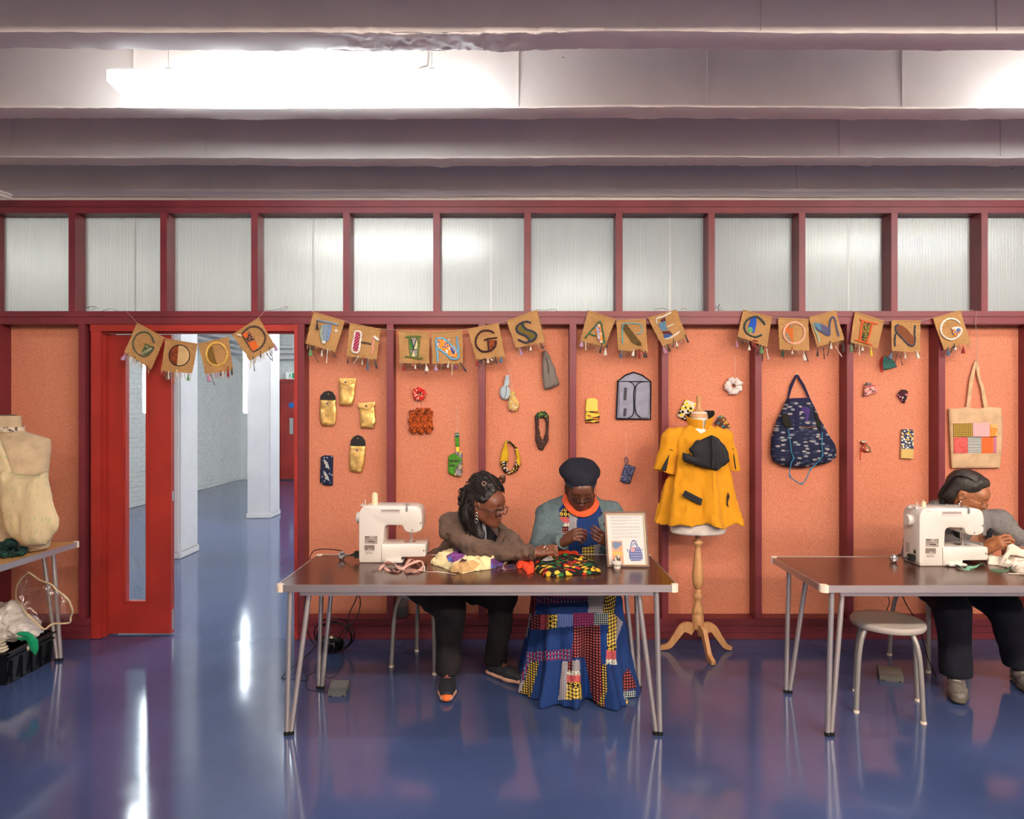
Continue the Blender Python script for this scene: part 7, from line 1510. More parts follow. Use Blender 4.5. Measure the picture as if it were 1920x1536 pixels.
# ---------------------------------------------------------------- woman in the brown jacket
def person_a():
    d0 = 3.66
    hd = Head(P(911, 944, d0), 60, 10, 4, 1.0, 1.0)
    sk = skin('skin_deep_brown', (112, 66, 46)); lp = skin('lips_rose_brown', (112, 62, 50), True)
    t = empty('person', (-.52, 4.1, 0), 'woman with long black locs and glasses in a brown jacket, leaning over the table', 'person')
    neckb = P(884, 992, 3.80); shR = P(846, 988, 3.74); shL = P(922, 996, 4.0); chest = P(868, 1030, 3.90); hip = Vector((-.54, 4.13, .55))
    elR = P(893, 1043, 3.66); elR.z = .765; wrR = P(1003, 1037, 3.615); elL = P(962, 1046, 3.84); elL.z = .752; wrL = P(905, 1050, 3.68); wrL.z = .745
    knR = P(846, 1140, 3.76); knL = P(944, 1122, 3.86); anR = P(840, 1262, 3.80); anL = P(930, 1246, 3.96); anR.z = .085; anL.z = .08
    hR = hip+Vector((-.08, -.05, -.01)); hL = hip+Vector((.09, .0, -.01))
    lo = (-.85, 3.52, .0); hi = (.24, 4.36, 1.16)
    f = newf((-.80, 3.52, .62), (.24, 4.30, 1.14), .0032)
    hd.build(f, neckb, 1.12)
    f.cone(shR, neckb, .052, .06, .04).cone(shL, neckb, .052, .06, .04).cone(neckb, chest+Vector((.03, 0, 0)), .08, .09, .05).cone(chest+Vector((.03, 0, 0)), hip+Vector((.04, 0, 0)), .09, .095, .05)
    arm(f, shR, elR, wrR); arm(f, shL, elL, wrL)
    dR = (P(1022, 1034, 3.61)-wrR).normalized()
    hand(f, wrR+dR*.004, dR+Vector((0, 0, .05)), (0.25, .45, -.85), 1, (.45, .95, .6), .98, .05, (.85, .35, .45), .35, curls=[(.35, 1.0, .7), (.5, 1.05, .6), (.6, 1.0, .6), (.7, 1.0, .6)])
    hand(f, wrL, (-1, -.3, 0), (0, 0, -1), -1, (.2, .3, .2), .95)
    body = f.mesh('body', t, [sk, lp], hd.face, adapt=.06)
    hd.lashes(t, mat('lash_black', (14, 10, 10), .7))
    fr = mat('spectacle_black', (22, 18, 20), .3)
    hd.glasses(t, fr, .050, .040, .62, -.020, .0022, out=.106)
    # jacket
    JB = fabric('brown_tweed', (98, 78, 68), 700, var=.12, amt=.3)
    f = newf((-.84, 3.55, .60), (.13, 4.34, 1.02), .0042)
    f.cone(shR, shL, .058, .058, .05).cone(shR+Vector((.02, .02, .0)), neckb+Vector((-.0, .03, -.02)), .07, .066, .04).cone(shL, neckb+Vector((.0, .03, -.03)), .065, .064, .04)
    f.cone(neckb+Vector((.02, .03, -.10)), chest+Vector((.03, .02, -.01)), .10, .125, .06).cone(chest+Vector((.04, -.01, -.02)), hip+Vector((.07, 0, .0)), .122, .125, .06)
    f.cone(chest+Vector((.10, -.05, .02)), chest+Vector((.16, -.06, -.1)), .10, .09, .06)
    f.cone(shR+Vector((.012, 0, -.012)), elR+Vector((-.01, 0, .012)), .066, .058, .04).cone(elR+Vector((0, 0, .008)), wrR-(wrR-elR).normalized()*.01, .058, .040, .04)
    f.cone(shL, elL+Vector((0, 0, .01)), .068, .058, .04).cone(elL+Vector((0, 0, .01)), wrL+Vector((.03, 0, .01)), .052, .042, .03)
    f.ripple(.013, (13, 13, 17), 21, 3).ripple(.006, (38, 30, 20), 77, 2)
    Xg, Yg, Zg = f.grid((slice(None),)*3); dd = (wrR-elR).normalized(); f.d = np.where(Zg < .9, np.maximum(f.d, (Xg-wrR.x)*dd.x+(Yg-wrR.y)*dd.y+(Zg-wrR.z)*dd.z-.004), f.d).astype(np.float32)
    f.d = np.where((Yg < 3.92), np.maximum(f.d, ZT+.003-Zg), f.d).astype(np.float32)
    # neck opening
    f.cone(neckb+Vector((.02, -.05, -.01)), neckb+Vector((.03, -.03, .12)), .058, .07, .01, 'sub')
    jk = f.mesh('jacket', t, JB)
    for pts, rr in (([(888, 984, 3.72), (896, 1000, 3.70), (908, 1022, 3.69), (918, 1036, 3.70)], [.010, .020, .018, .008]), ([(936, 990, 3.80), (940, 1002, 3.76), (934, 1018, 3.74), (926, 1034, 3.72)], [.008, .018, .016, .008])):
        MB().tube(pxl(pts, 3.7), rr, 8, smooth=5, flat=((0, 1, 0), .5)).done('lapel', JB, jk, smooth=60)
    q = wrR-(wrR-elR).normalized()*.004; mb = MB(); dv = (wrR-elR).normalized(); mb.tube([q-dv*.02, q-dv*.004], [.041, .042], 20); mb.done('cuff', JB, jk, smooth=60)
    for k in range(2): mb = MB(); c = q-dv*(.012+.016*k)+Vector((0, -.041, -.004)); mb.lathe([(.001, -.002), (.0055, -.002), (.006, .001), (.001, .002)], c, 12, axis='y'); mb.done('cuff_button', mat('dark_button', (40, 30, 28), .4), jk)
    # shirt and black scarf under the jacket
    f = newf((-.30, 3.62, .74), (.05, 3.95, 1.0), .004); f.cone(neckb+Vector((.03, -.03, .0)), chest+Vector((.12, -.09, .03)), .066, .095, .03); f.cone(neckb+Vector((.01, -.04, .06)), neckb+Vector((.02, 0, .2)), .05, .06, .01, 'sub'); f.ripple(.005, 22, 4)
    f.mesh('top', t, fabric('black_top', (26, 24, 28)))
    MB().tube(pxl([(904, 972, 3.66), (908, 990, 3.655), (909, 1010, 3.66), (907, 1032, 3.665)], 3.66), [.006, .009, .008, .004], 8, smooth=4, flat=((0, 1, 0), .4)).done('shirt_edge', fabric('grey_blue_shirt', (134, 138, 148)), t, smooth=60)
    # hair: cap, high knot, locs
    HB = NT('black_locs'); n = HB.noise(HB.coord((1, 1, 1)), 160, 3); HB.col(HB.mix(HB.ramp(n, .35, .65), (12, 9, 10), (34, 24, 22))); HB.b.inputs['Roughness'].default_value = .5; HB.bump(n, .7, .003)
    f = newf(hd.c-Vector((.17, .15, .12)), hd.c+Vector((.15, .17, .22)), .003)
    f.ell(hd.p(0, -.020, .043), (.084, .104, .090), hd.R, .01).ell(hd.p(0, -.055, -.005), (.078, .062, .062), hd.R, .02).ell(hd.p(.0, -.035, .115), (.055, .058, .045), hd.R, .03).ell(hd.p(.01, .01, .10), (.05, .05, .032), hd.R, .02).ell(hd.p(.02, -.10, .03), (.05, .04, .05), hd.R, .02)
    X_, Y_, Z_ = f.grid((slice(None),)*3); a, b, c = hd.loc(X_, Y_, Z_); cutf = (b-.052)*.9+(.058-c)*.45; f.d = np.maximum(f.d, cutf).astype(np.float32)
    ear = (b+.004)*-1; f.d = np.maximum(f.d, np.minimum(np.minimum(b+.028, .020-c), 1)*.9).astype(np.float32)
    f.ripple(.007, (38, 38, 38), 9, 2); f.mesh('hair_cap', t, HB.m)
    rr = random.Random(5)
    groups = []
    for k in range(70):   # swept up over the crown to the knot
        th = -2.6+5.2*k/70; y0 = rr.uniform(.03, .062) if k % 2 else rr.uniform(-.02, .03); x0 = .074*sin(th*.62); z0 = .04+.06*cos(th*.6)
        s0 = hd.p(x0*1.08, y0, z0+.012); m0 = hd.p(x0*1.0, y0-.05, z0+.045+rr.uniform(0, .015)); e0 = hd.p(x0*.35+rr.uniform(-.03, .03), -.05+rr.uniform(-.03, .03), .135+rr.uniform(-.015, .018)); e1 = hd.p(x0*.2+rr.uniform(-.03, .03), -.10+rr.uniform(-.02, .02), .08+rr.uniform(-.03, .03))
        groups.append(([s0, m0, e0, e1], .0038, 'loc'))
    for k in range(46):   # hanging behind the ear to the chest
        x = rr.uniform(.015, .088); y = rr.uniform(-.10, -.035); s0 = hd.p(x*.9, y, rr.uniform(.0, .10)); m0 = hd.p(x+.012, y-.012, -.03); m1 = hd.p(x+.012+rr.uniform(-.012, .012), y+.0+rr.uniform(-.012, .012), -.10)
        e0 = P(896+rr.uniform(-12, 10), 1010+rr.uniform(-8, 34), 3.655+rr.uniform(0, .05)) if k % 3 else hd.p(x-.01, y-.03, -.10+rr.uniform(-.02, .03))
        groups.append(([s0, m0, m1, e0], .0044, 'loc'))
    for k in range(40):   # curled back bunch
        a = rr.uniform(0, 6.28); c = hd.p(rr.uniform(-.01, .06), -.118, rr.uniform(-.03, .05)); q = [c+(hd.u*cos(a+j)+hd.f*-1*sin(a+j)*.9+hd.r*rr.uniform(-.4, .4))*rr.uniform(.016, .034) for j in (0, 1.2, 2.4, 3.4)]; groups.append((q, .0032, 'loc'))
    mb1 = MB(); mb2 = MB(); mb3 = MB()
    for i, (q, r_, _) in enumerate(groups): (mb1 if i < 70 else mb2 if i < 116 else mb3).tube(q, [r_*.9]+[r_]*(len(q)-2)+[r_*.6], 5, smooth=4)
    for m, nm in ((mb1, 'swept_locs'), (mb2, 'hanging_locs'), (mb3, 'curled_locs')): o = m.done(nm, HB.m, t, smooth=60); o['kind'] = 'stuff'
    # fallen sheet of hair before the shoulder
    f = newf(P(880, 1040, 3.62)-Vector((.02, .03, .0)), P(915, 950, 3.62)+Vector((.03, .14, .02)), .003)
    f.chain([hd.p(.06, -.045, -.02), P(893, 975, 3.665), P(899, 1005, 3.655), P(904, 1030, 3.66)], [.030, .030, .026, .010], .02, flat=((0, 1, 0), .7)).ripple(.004, (70, 70, 18), 3, 2); f.mesh('hair_fall', t, HB.m)
    TORT = mat('tortoiseshell', (58, 26, 12), .25, var=.5, vs=90)
    soft('claw_clip', [(934, 899), (938, 893), (946, 890.5), (948.5, 893), (948, 901), (945, 908), (941, 906), (940, 900)], 3.63, .016, rnd=.006, vox=.0014, parent=t, mats=TORT)
    MB().tube(pxl([(934, 900, 3.64), (938, 893, 3.63), (944, 892, 3.63), (947, 898, 3.63)], 3.64), .0022, 6, smooth=3).tube(pxl([(916, 908, 3.585), (919, 914, 3.58), (920, 918, 3.58)], 3.58), .0028, 6, smooth=3).done('clip_teeth', TORT, t, smooth=60)
    c = hd.p(.092, .004, .062)
    mb = MB(); FLW = mat('pink_beads', (196, 150, 140), .4)
    for k in range(6): a = k*pi/3; q = P(907.5+3.4*cos(a), 907+3.6*sin(a), 3.572); mb.lathe([(.001, -.003), (.0035, 0), (.001, .003)], q, 8, axis='y')
    mb.done('flower_pin', FLW, t)
    SIL = mat('silver_jewellery', (206, 204, 206), .2, 1)
    e = hd.p(.082, .000, -.042); mb = MB()
    for z0, r_ in ((0, .006), (-.016, .007), (-.034, .008)): mb.tube([e+Vector((r_*cos(2*pi*k/10), -.004, z0+r_*sin(2*pi*k/10)*1.3)) for k in range(11)], .0014, 5, cap=False)
    mb.tube([e+Vector((0, -.004, -.04)), e+Vector((.001, -.004, -.052))], [.0025, .0015], 6); mb.done('earring', SIL, t, smooth=60)
    for px, py in ((1021, 1026), (1026, 1030), (1019, 1036)): q = P(px, py, 3.585); MB().tube([q+Vector((.009*cos(2*pi*k/12)*.4, .009*sin(2*pi*k/12), .010*cos(2*pi*k/12))) for k in range(13)], .0018, 6, cap=False).done('ring', SIL, t, smooth=60)
    # trousers
    TB = fabric('black_trouser_cloth', (36, 32, 34), 500, var=.1)
    f = newf((-.85, 3.60, .06), (.10, 4.36, .70), .0048)
    f.cone(hip+Vector((-.02, .02, 0)), hip+Vector((.04, -.02, .0)), .155, .15, .05).cone(hR, knR, .105, .078, .05).cone(hL, knL, .105, .078, .05)
    f.cone(knR, anR+Vector((0, 0, .02)), .074, .064, .03).cone(knL, anL+Vector((0, 0, .02)), .072, .066, .03)
    f.ripple(.012, (13, 13, 9), 31, 3); f.cut((0, 0, .078), (0, 0, -1)); f.cut((0, 0, ZT-.06), (0, 0, 1)); Xg, Yg, Zg = f.grid((slice(None),)*3)
    f.cone((-.52, 4.165, .30), (-.52, 4.165, .435), .18, .176, .006, 'sub')
    f.mesh('trousers', t, TB)
    SH = [mat('shoe_dark', (30, 32, 40), .7, bump=.3, bs=260), mat('sole_pale_pink', (196, 150, 130), .6), mat('lace_coral', (206, 120, 96), .7), mat('sole_orange', (226, 112, 46), .6)]
    shoe(t, (anR.x, anR.y), P(838, 1304, 3.66)[:2], SH); shoe(t, (anL.x-.0, anL.y+.0), P(982, 1283, 3.82)[:2], SH[:3])
    for a_ in (anR, anL): f = newf(a_-Vector((.07, .07, .06)), a_+Vector((.07, .07, .07)), .004); f.cone(a_+Vector((0, .0, -.03)), a_+Vector((0, .0, .05)), .036, .04, .01); f.mesh('sock', t, fabric('black_sock', (24, 22, 24)))
    return t
person_a()

# ---------------------------------------------------------------- woman in the beret
def person_b():
    hd = Head(P(1087.5, 914, 3.95), 3, 30, 0, 1.0, 1.03)
    sk = skin('skin_dark_brown', (98, 58, 42)); lp = skin('lips_dark_brown', (104, 54, 50), True)
    t = empty('person', (.40, 4.12, 0), 'woman in a navy beret, teal grey cardigan and blue patchwork dress, sewing', 'person')
    neckb = P(1088, 948, 4.06); shR = P(1031, 968, 4.06); shL = P(1146, 966, 4.06); chest = P(1087, 1005, 4.04); hip = Vector((.40, 4.15, .56))
    elR = P(1014, 1024, 3.90); wrR = P(1056, 1017, 3.745); elL = P(1168, 1028, 3.92); wrL = P(1147, 1018, 3.74)
    f = newf((.07, 3.60, .52), (.74, 4.32, 1.14), .0031)
    hd.build(f, neckb, 1.15)
    f.cone(shR, neckb, .052, .062, .04).cone(shL, neckb, .052, .062, .04).cone(neckb, chest, .09, .12, .05).cone(chest, hip, .13, .13, .05)
    arm(f, shR, elR, wrR); arm(f, shL, elL, wrL)
    dR = (P(1076, 1004, 3.70)-wrR).normalized()
    hand(f, wrR, dR, (.25, .55, -.6), 1, (.55, .9, .6), .98, .05, (.8, .5, .5), .4, curls=[(.5, .75, .5), (.7, .9, .6), (.85, .95, .7), (.95, 1.0, .7)])
    dL = (P(1127, 1008, 3.69)-wrL).normalized()
    hand(f, wrL, dL, (-.3, .6, .2), -1, (.4, .8, .5), .95, .05, (.7, .6, .5), .4, curls=[(.3, .6, .5), (.5, .8, .5), (.6, .9, .5), (.7, .9, .6)])
    f.mesh('body', t, [sk, lp], hd.face, adapt=.06)
    hd.lashes(t, mat('lash_black', (14, 10, 10), .7))
    hd.glasses(t, mat('spectacle_thin_dark', (30, 24, 26), .3, .3), .044, .032, .85, -.012, .0012, out=.108)
    # short grey hair edge under the beret
    BER = fabric('navy_felt', (30, 32, 44), 700, var=.12, sheen=.08)
    up = hd.u; f = newf(hd.c-Vector((.16, .15, .03)), hd.c+Vector((.16, .17, .2)), .0032)
    bc = hd.p(0, -.030, .078)
    Rb = hd.R
    f.ell(hd.p(0, -.045, .080), (.118, .112, .044), Rb, .01).ell(hd.p(0, -.042, .098), (.098, .092, .036), Rb, .03).ell(hd.p(0, -.014, .05), (.083, .101, .060), Rb, .02)
    X_, Y_, Z_ = f.grid((slice(None),)*3); a, b, c = hd.loc(X_, Y_, Z_); f.d = np.maximum(f.d, (.040-.10*(b-.05)-c)*.95).astype(np.float32); f.ripple(.004, 14, 5)
    be = f.mesh('beret', t, BER)
    band = [hd.p(.0835*sin(2*pi*k/32)*1.0, -.014+.101*cos(2*pi*k/32), .046-.10*(-.064+.101*cos(2*pi*k/32))) for k in range(33)]
    MB().tube(band, .009, 8, cap=False, flat=(tuple(hd.f), .8)).done('beret_band', fabric('navy_felt_band', (40, 44, 54)), be, smooth=60)
    # orange collar top
    OTM = fabric('orange_top', (226, 92, 52), 600)
    f = newf((.20, 3.84, .88), (.58, 4.24, 1.03), .0032)
    zsec(f, .395, 4.06, [(.88, .176, .150, 0, -.01), (.94, .152, .128, 0, -.012), (.975, .124, .118, 0, -.01), (1.0, .102, .105, 0, 0), (1.03, .09, .09, 0, .01)], .002)
    X_, Y_, Z_ = f.grid((slice(None),)*3); rx = (X_-neckb.x)/.104; rz = (Z_-(neckb.z+.070))/.104; rr_ = np.sqrt(rx*rx+rz*rz)
    f.d = np.maximum(f.d, np.maximum((rr_-1.12)*.1, np.where(Y_ < 4.16, (.79-rr_+.0*X_)*.1, Z_-1.0))).astype(np.float32)
    f.mesh('neck_facing', t, OTM)
    # dress: bodice
    BL = Pt('dress_blue_dots', (16, 60, 116), 'bars', [(16, 28, 76), (60, 30, 80)], (95, 120), thr=.32); BLP = Pt('dress_deep_blue', (20, 54, 116), 'dots', [(24, 62, 126)], 120, thr=.3)
    MARO = Pt('dress_maroon_rosettes', (40, 18, 26), 'rings', [(140, 30, 40), (200, 150, 130)], 70, thr=.36); MAGB = Pt('dress_magenta_bars', (28, 34, 78), 'bars', [(150, 40, 84), (150, 190, 200)], (58, 48), thr=.45)
    MAP = Pt('dress_grey_map', (110, 106, 116), 'check', [(172, 166, 168)], 110, thr=.28); YDOT = Pt('dress_yellow_dots', (22, 38, 46), 'dots', [(222, 178, 50)], 80, thr=.33)
    ROSE = Pt('dress_rose', (176, 72, 80), 'blobs', [(184, 80, 88), (196, 96, 96)], 160, thr=.5); YBK = Pt('dress_yellow_black', (30, 26, 22), 'rings', [(226, 188, 70), (30, 26, 22)], 45, thr=.40)
    LBL = Pt('dress_light_blue', (104, 126, 184), 'bars', [(60, 70, 120)], (80, 95), thr=.3); HEX = Pt('dress_magenta_hex', (28, 30, 60), 'hex', [(150, 50, 96)], 75, thr=.10); BWD = Pt('dress_black_white_dots', (22, 40, 44), 'dots', [(196, 206, 206)], 95, thr=.34)
    YCIR = Pt('dress_yellow_circles', (34, 34, 34), 'dots', [(218, 186, 84)], 58, thr=.43); SQ = Pt('dress_white_squares', (206, 206, 184), 'rings', [(40, 60, 100), (206, 206, 184)], 62, thr=.30)
    DM = [BL, BLP, MARO, MAGB, MAP, YDOT, ROSE, YBK, LBL, HEX, BWD, YCIR, SQ]
    Z5b = zz(740, 1080, 3.4286); S = []
    for i, p in ((2, [(840, 100), (905, 100), (905, 240), (840, 238)]), (3, [(905, 100), (1255, 100), (1250, 165), (905, 182)]), (4, [(1245, 100), (1348, 100), (1338, 240), (1245, 240)]), (5, [(1352, 100), (1425, 100), (1412, 245), (1340, 240)]),
                 (4, [(840, 238), (880, 242), (862, 345), (850, 400), (840, 390)]), (2, [(880, 245), (940, 250), (932, 342), (872, 347)]), (6, [(940, 250), (986, 250), (981, 345), (934, 346)]), (7, [(986, 250), (1020, 248), (1014, 338), (982, 342)]), (11, [(1020, 248), (1046, 246), (1042, 332), (1014, 338)]), (8, [(1046, 246), (1146, 244), (1146, 325), (1044, 332)]), (9, [(1148, 240), (1280, 240), (1280, 320), (1148, 322)]), (10, [(1280, 235), (1382, 240), (1372, 312), (1280, 318)]),
                 (11, [(1375, 240), (1432, 255), (1422, 445), (1364, 445)]), (4, [(1432, 262), (1468, 300), (1420, 430), (1424, 360)]), (2, [(1148, 325), (1320, 320), (1326, 520), (1352, 870), (1290, 850), (1250, 700), (1222, 522), (1144, 527)]),
                 (3, [(845, 492), (1136, 468), (1136, 536), (852, 552)]), (3, [(810, 640), (850, 550), (868, 552), (835, 660), (800, 700)]), (5, [(870, 550), (928, 556), (905, 660), (858, 835), (785, 828), (840, 660)]), (4, [(750, 800), (800, 690), (835, 670), (790, 800), (770, 830)]), (4, [(1078, 550), (1112, 548), (1108, 800), (1052, 795)]), (4, [(1140, 545), (1190, 540), (1192, 612), (1140, 612)]), (2, [(1112, 548), (1140, 545), (1140, 612), (1110, 614)]), (12, [(1108, 612), (1192, 612), (1194, 638), (1108, 640)]), (6, [(1108, 640), (1196, 638), (1194, 682), (1108, 684)]), (7, [(1108, 684), (1200, 682), (1200, 715), (1108, 716)]), (11, [(1106, 716), (1202, 715), (1206, 790), (1104, 798)]), (1, [(1190, 540), (1222, 535), (1255, 700), (1256, 780), (1206, 785)]),
                 (7, [(1364, 445), (1424, 445), (1424, 482), (1364, 480)]), (6, [(1358, 480), (1424, 482), (1424, 538), (1356, 535)]), (12, [(1356, 535), (1426, 538), (1428, 572), (1356, 568)]), (5, [(1330, 575), (1358, 565), (1364, 740), (1330, 875), (1300, 850), (1338, 740)]), (1, [(1320, 320), (1366, 320), (1358, 560), (1328, 560)]), (1, [(1425, 110), (1480, 110), (1480, 260), (1428, 262)]),
                 (2, [(1462, 650), (1500, 590), (1560, 715), (1470, 745)]), (10, [(1468, 745), (1545, 735), (1550, 805), (1478, 795)]), (11, [(1484, 798), (1550, 800), (1530, 870), (1500, 850)])):
        S.append((i, Z5b(p)))
    for i, p in ((1, [(1000, 520), (1062, 510), (1048, 645), (1000, 650)]), (7, [(1060, 515), (1108, 445), (1165, 495), (1152, 522)]), (6, [(1058, 520), (1148, 520), (1148, 562), (1052, 562)]), (12, [(1052, 562), (1148, 562), (1148, 586), (1050, 586)]), (4, [(1050, 586), (1148, 586), (1150, 495), (1210, 500), (1202, 640), (1040, 655)]), (2, [(1098, 588), (1142, 588), (1142, 630), (1098, 640)]), (11, [(1246, 750), (1340, 728), (1332, 820), (1246, 820)]), (4, [(1340, 728), (1382, 722), (1372, 820), (1332, 820)]), (1, [(1360, 380), (1390, 420), (1400, 480), (1385, 480)])):
        S.append((i, Z3(p)))
    f = newf((.12, 3.62, .5), (.70, 4.34, 1.0), .0042)
    zsec(f, .395, 4.06, [(.50, .20, .20, 0, 0), (.62, .195, .18, 0, 0), (.74, .185, .165, 0, 0), (.84, .18, .15, 0, .0), (.90, .172, .135, 0, 0), (.94, .158, .115, 0, .01), (.975, .13, .10, 0, .02), (.99, .11, .09, 0, .02)], .02)
    f.ripple(.005, (14, 10, 8), 5, 3); nb = neckb
    X_, Y_, Z_ = f.grid((slice(None),)*3); rx = (X_-nb.x)/.104; rz = (Z_-(nb.z+.070))/.104; hole = (1-np.sqrt(rx*rx+rz*rz))*.1; f.d = np.where(Y_ < 4.16, np.maximum(f.d, hole), f.d).astype(np.float32)
    dr = f.mesh('dress', t, DM, pxreg(S))
    # skirt down to the floor
    f = newf((.02, 3.38, -.004), (.80, 4.36, .66), .0056); X_, Y_, Z_ = f.grid((slice(None),)*3)
    z1 = f.ax[2]; zs_ = [0, .08, .2, .35, .48, .56, .62]
    def I(v): return np.interp(z1, zs_, v)[None, None, :]
    a = I([.318, .300, .275, .258, .246, .225, .20]); yc = I([3.86, 3.865, 3.875, 3.88, 3.89, 3.93, 4.05]); b = I([.36, .35, .335, .325, .315, .26, .20]); xc = .362
    x, y = (X_-xc)/a, (Y_-yc)/b; rho = (np.abs(x)**2.6+np.abs(y)**2.6)**(1/2.6)+1e-6; th = np.arctan2(y, x); zt = np.clip((.5-Z_)/.5, 0, 1)
    d = (rho-1)*np.minimum(a, b); d = d-(.022*zt+.003)*np.sin(th*11+.8+np.sin(th*3))-.012*zt*np.sin(th*23+2)
    cleft = np.exp(-((X_-P(1103, 1300, 3.55).x-.0*Z_)/.035)**2)*np.clip((3.9-Y_)*4, 0, 1)*np.clip((.42-Z_)/.42, 0, 1)*.09; d = d+cleft
    d = np.maximum(d, np.maximum(Z_-.62, .003-Z_+.022*np.exp(-((X_-P(1103, 1300, 3.55).x)/.07)**2)*np.clip((3.7-Y_)*8, 0, 1))); f.d = d.astype(np.float32); f.ripple(.008, (12, 10, 6), 8, 3)
    f.cone((.40, 4.16, -.1), (.40, 4.16, .43), .225, .185, .0, 'sub')
    f.d = np.maximum(f.d, .002-Z_).astype(np.float32)
    f.mesh('skirt', t, DM, pxreg(S))
    # cardigan
    KNT = Pt('teal_grey_knit', (88, 104, 108), 'blobs', [(80, 96, 100), (98, 114, 118), (88, 104, 108)], (300, 200), thr=.6); KNT2 = Pt('cardigan_edge', (104, 122, 122), 'bars', [(88, 106, 106)], (200, 150), thr=.4)
    f = newf((.06, 3.66, .60), (.76, 4.34, 1.02), .0042)
    zsec(f, .397, 4.08, [(.60, .235, .20, 0, 0), (.72, .225, .19, 0, 0), (.84, .215, .17, 0, 0), (.90, .205, .15, 0, 0), (.935, .18, .125, 0, .01), (.975, .13, .10, 0, .02), (1.005, .095, .085, 0, .02)], .02)
    f.cone(shR, neckb+Vector((-.045, .03, .02)), .066, .05, .04).cone(shL, neckb+Vector((.045, .03, .02)), .066, .05, .04)
    f.cone(shR+Vector((.0, .01, -.005)), elR+Vector((0, .01, .005)), .078, .066, .05).cone(elR+Vector((0, 0, .005)), wrR-(wrR-elR).normalized()*.0, .062, .040, .04)
    f.cone(shL+Vector((0, .01, -.005)), elL, .078, .066, .05).cone(elL, wrL-(wrL-elL).normalized()*.01, .060, .042, .04)
    f.ripple(.010, (13, 10, 16), 17, 3)
    X_, Y_, Z_ = f.grid((slice(None),)*3); PX = 960+F*X_/Y_; PY = 768-F*(Z_-H)/Y_
    dv = (wrR-elR).normalized(); f.d = np.where((X_ < .36), np.maximum(f.d, (X_-wrR.x)*dv.x+(Y_-wrR.y)*dv.y+(Z_-wrR.z)*dv.z), f.d)
    dv = (wrL-elL).normalized(); f.d = np.where((X_ > .42), np.maximum(f.d, (X_-wrL.x)*dv.x+(Y_-wrL.y)*dv.y+(Z_-wrL.z)*dv.z), f.d).astype(np.float32)
    # open front as a wedge across the chest, measured on the body
    xo = np.interp(f.ax[2], [.60, .76, .84, .90, .96, 1.0], [.125, .120, .112, .085, .078, .08])[None, None, :]; xo2 = np.interp(f.ax[2], [.60, .84, .90, .96, 1.0], [.105, .100, .088, .078, .08])[None, None, :]
    arm_d = np.minimum(1, 1)
    inner = np.maximum(np.maximum(-(X_-.397)-xo, (X_-.397)-xo2), Y_-4.06)
    keep = Field(f.lo, f.lo+np.array([(n-1)*f.vox for n in f.n]), f.vox) if False else None
    fore = (Y_ < 3.885) & (Z_ < .86)
    f.d = np.where(fore, f.d, np.maximum(f.d, -inner)).astype(np.float32)
    f.cone(neckb+Vector((0, 0, -.02)), neckb+Vector((0, -.01, .12)), .072, .085, .01, 'sub')
    f.d = np.where(Y_ < 3.9, np.maximum(f.d, ZT+.004-Z_), f.d).astype(np.float32)
    ca = f.mesh('cardigan', t, KNT)
    MB().lathe([(.001, -.002), (.006, -.002), (.0065, .001), (.001, .002)], P(1127.5, 962, 3.885), 12, axis='y').done('button', mat('black_button', (20, 20, 24), .3), ca)
    # needle and thread
    MB().tube([P(1093, 998, 3.66), P(1099, 990, 3.655)], .0006, 5).done('needle', STEEL, t)
    return t
person_b()

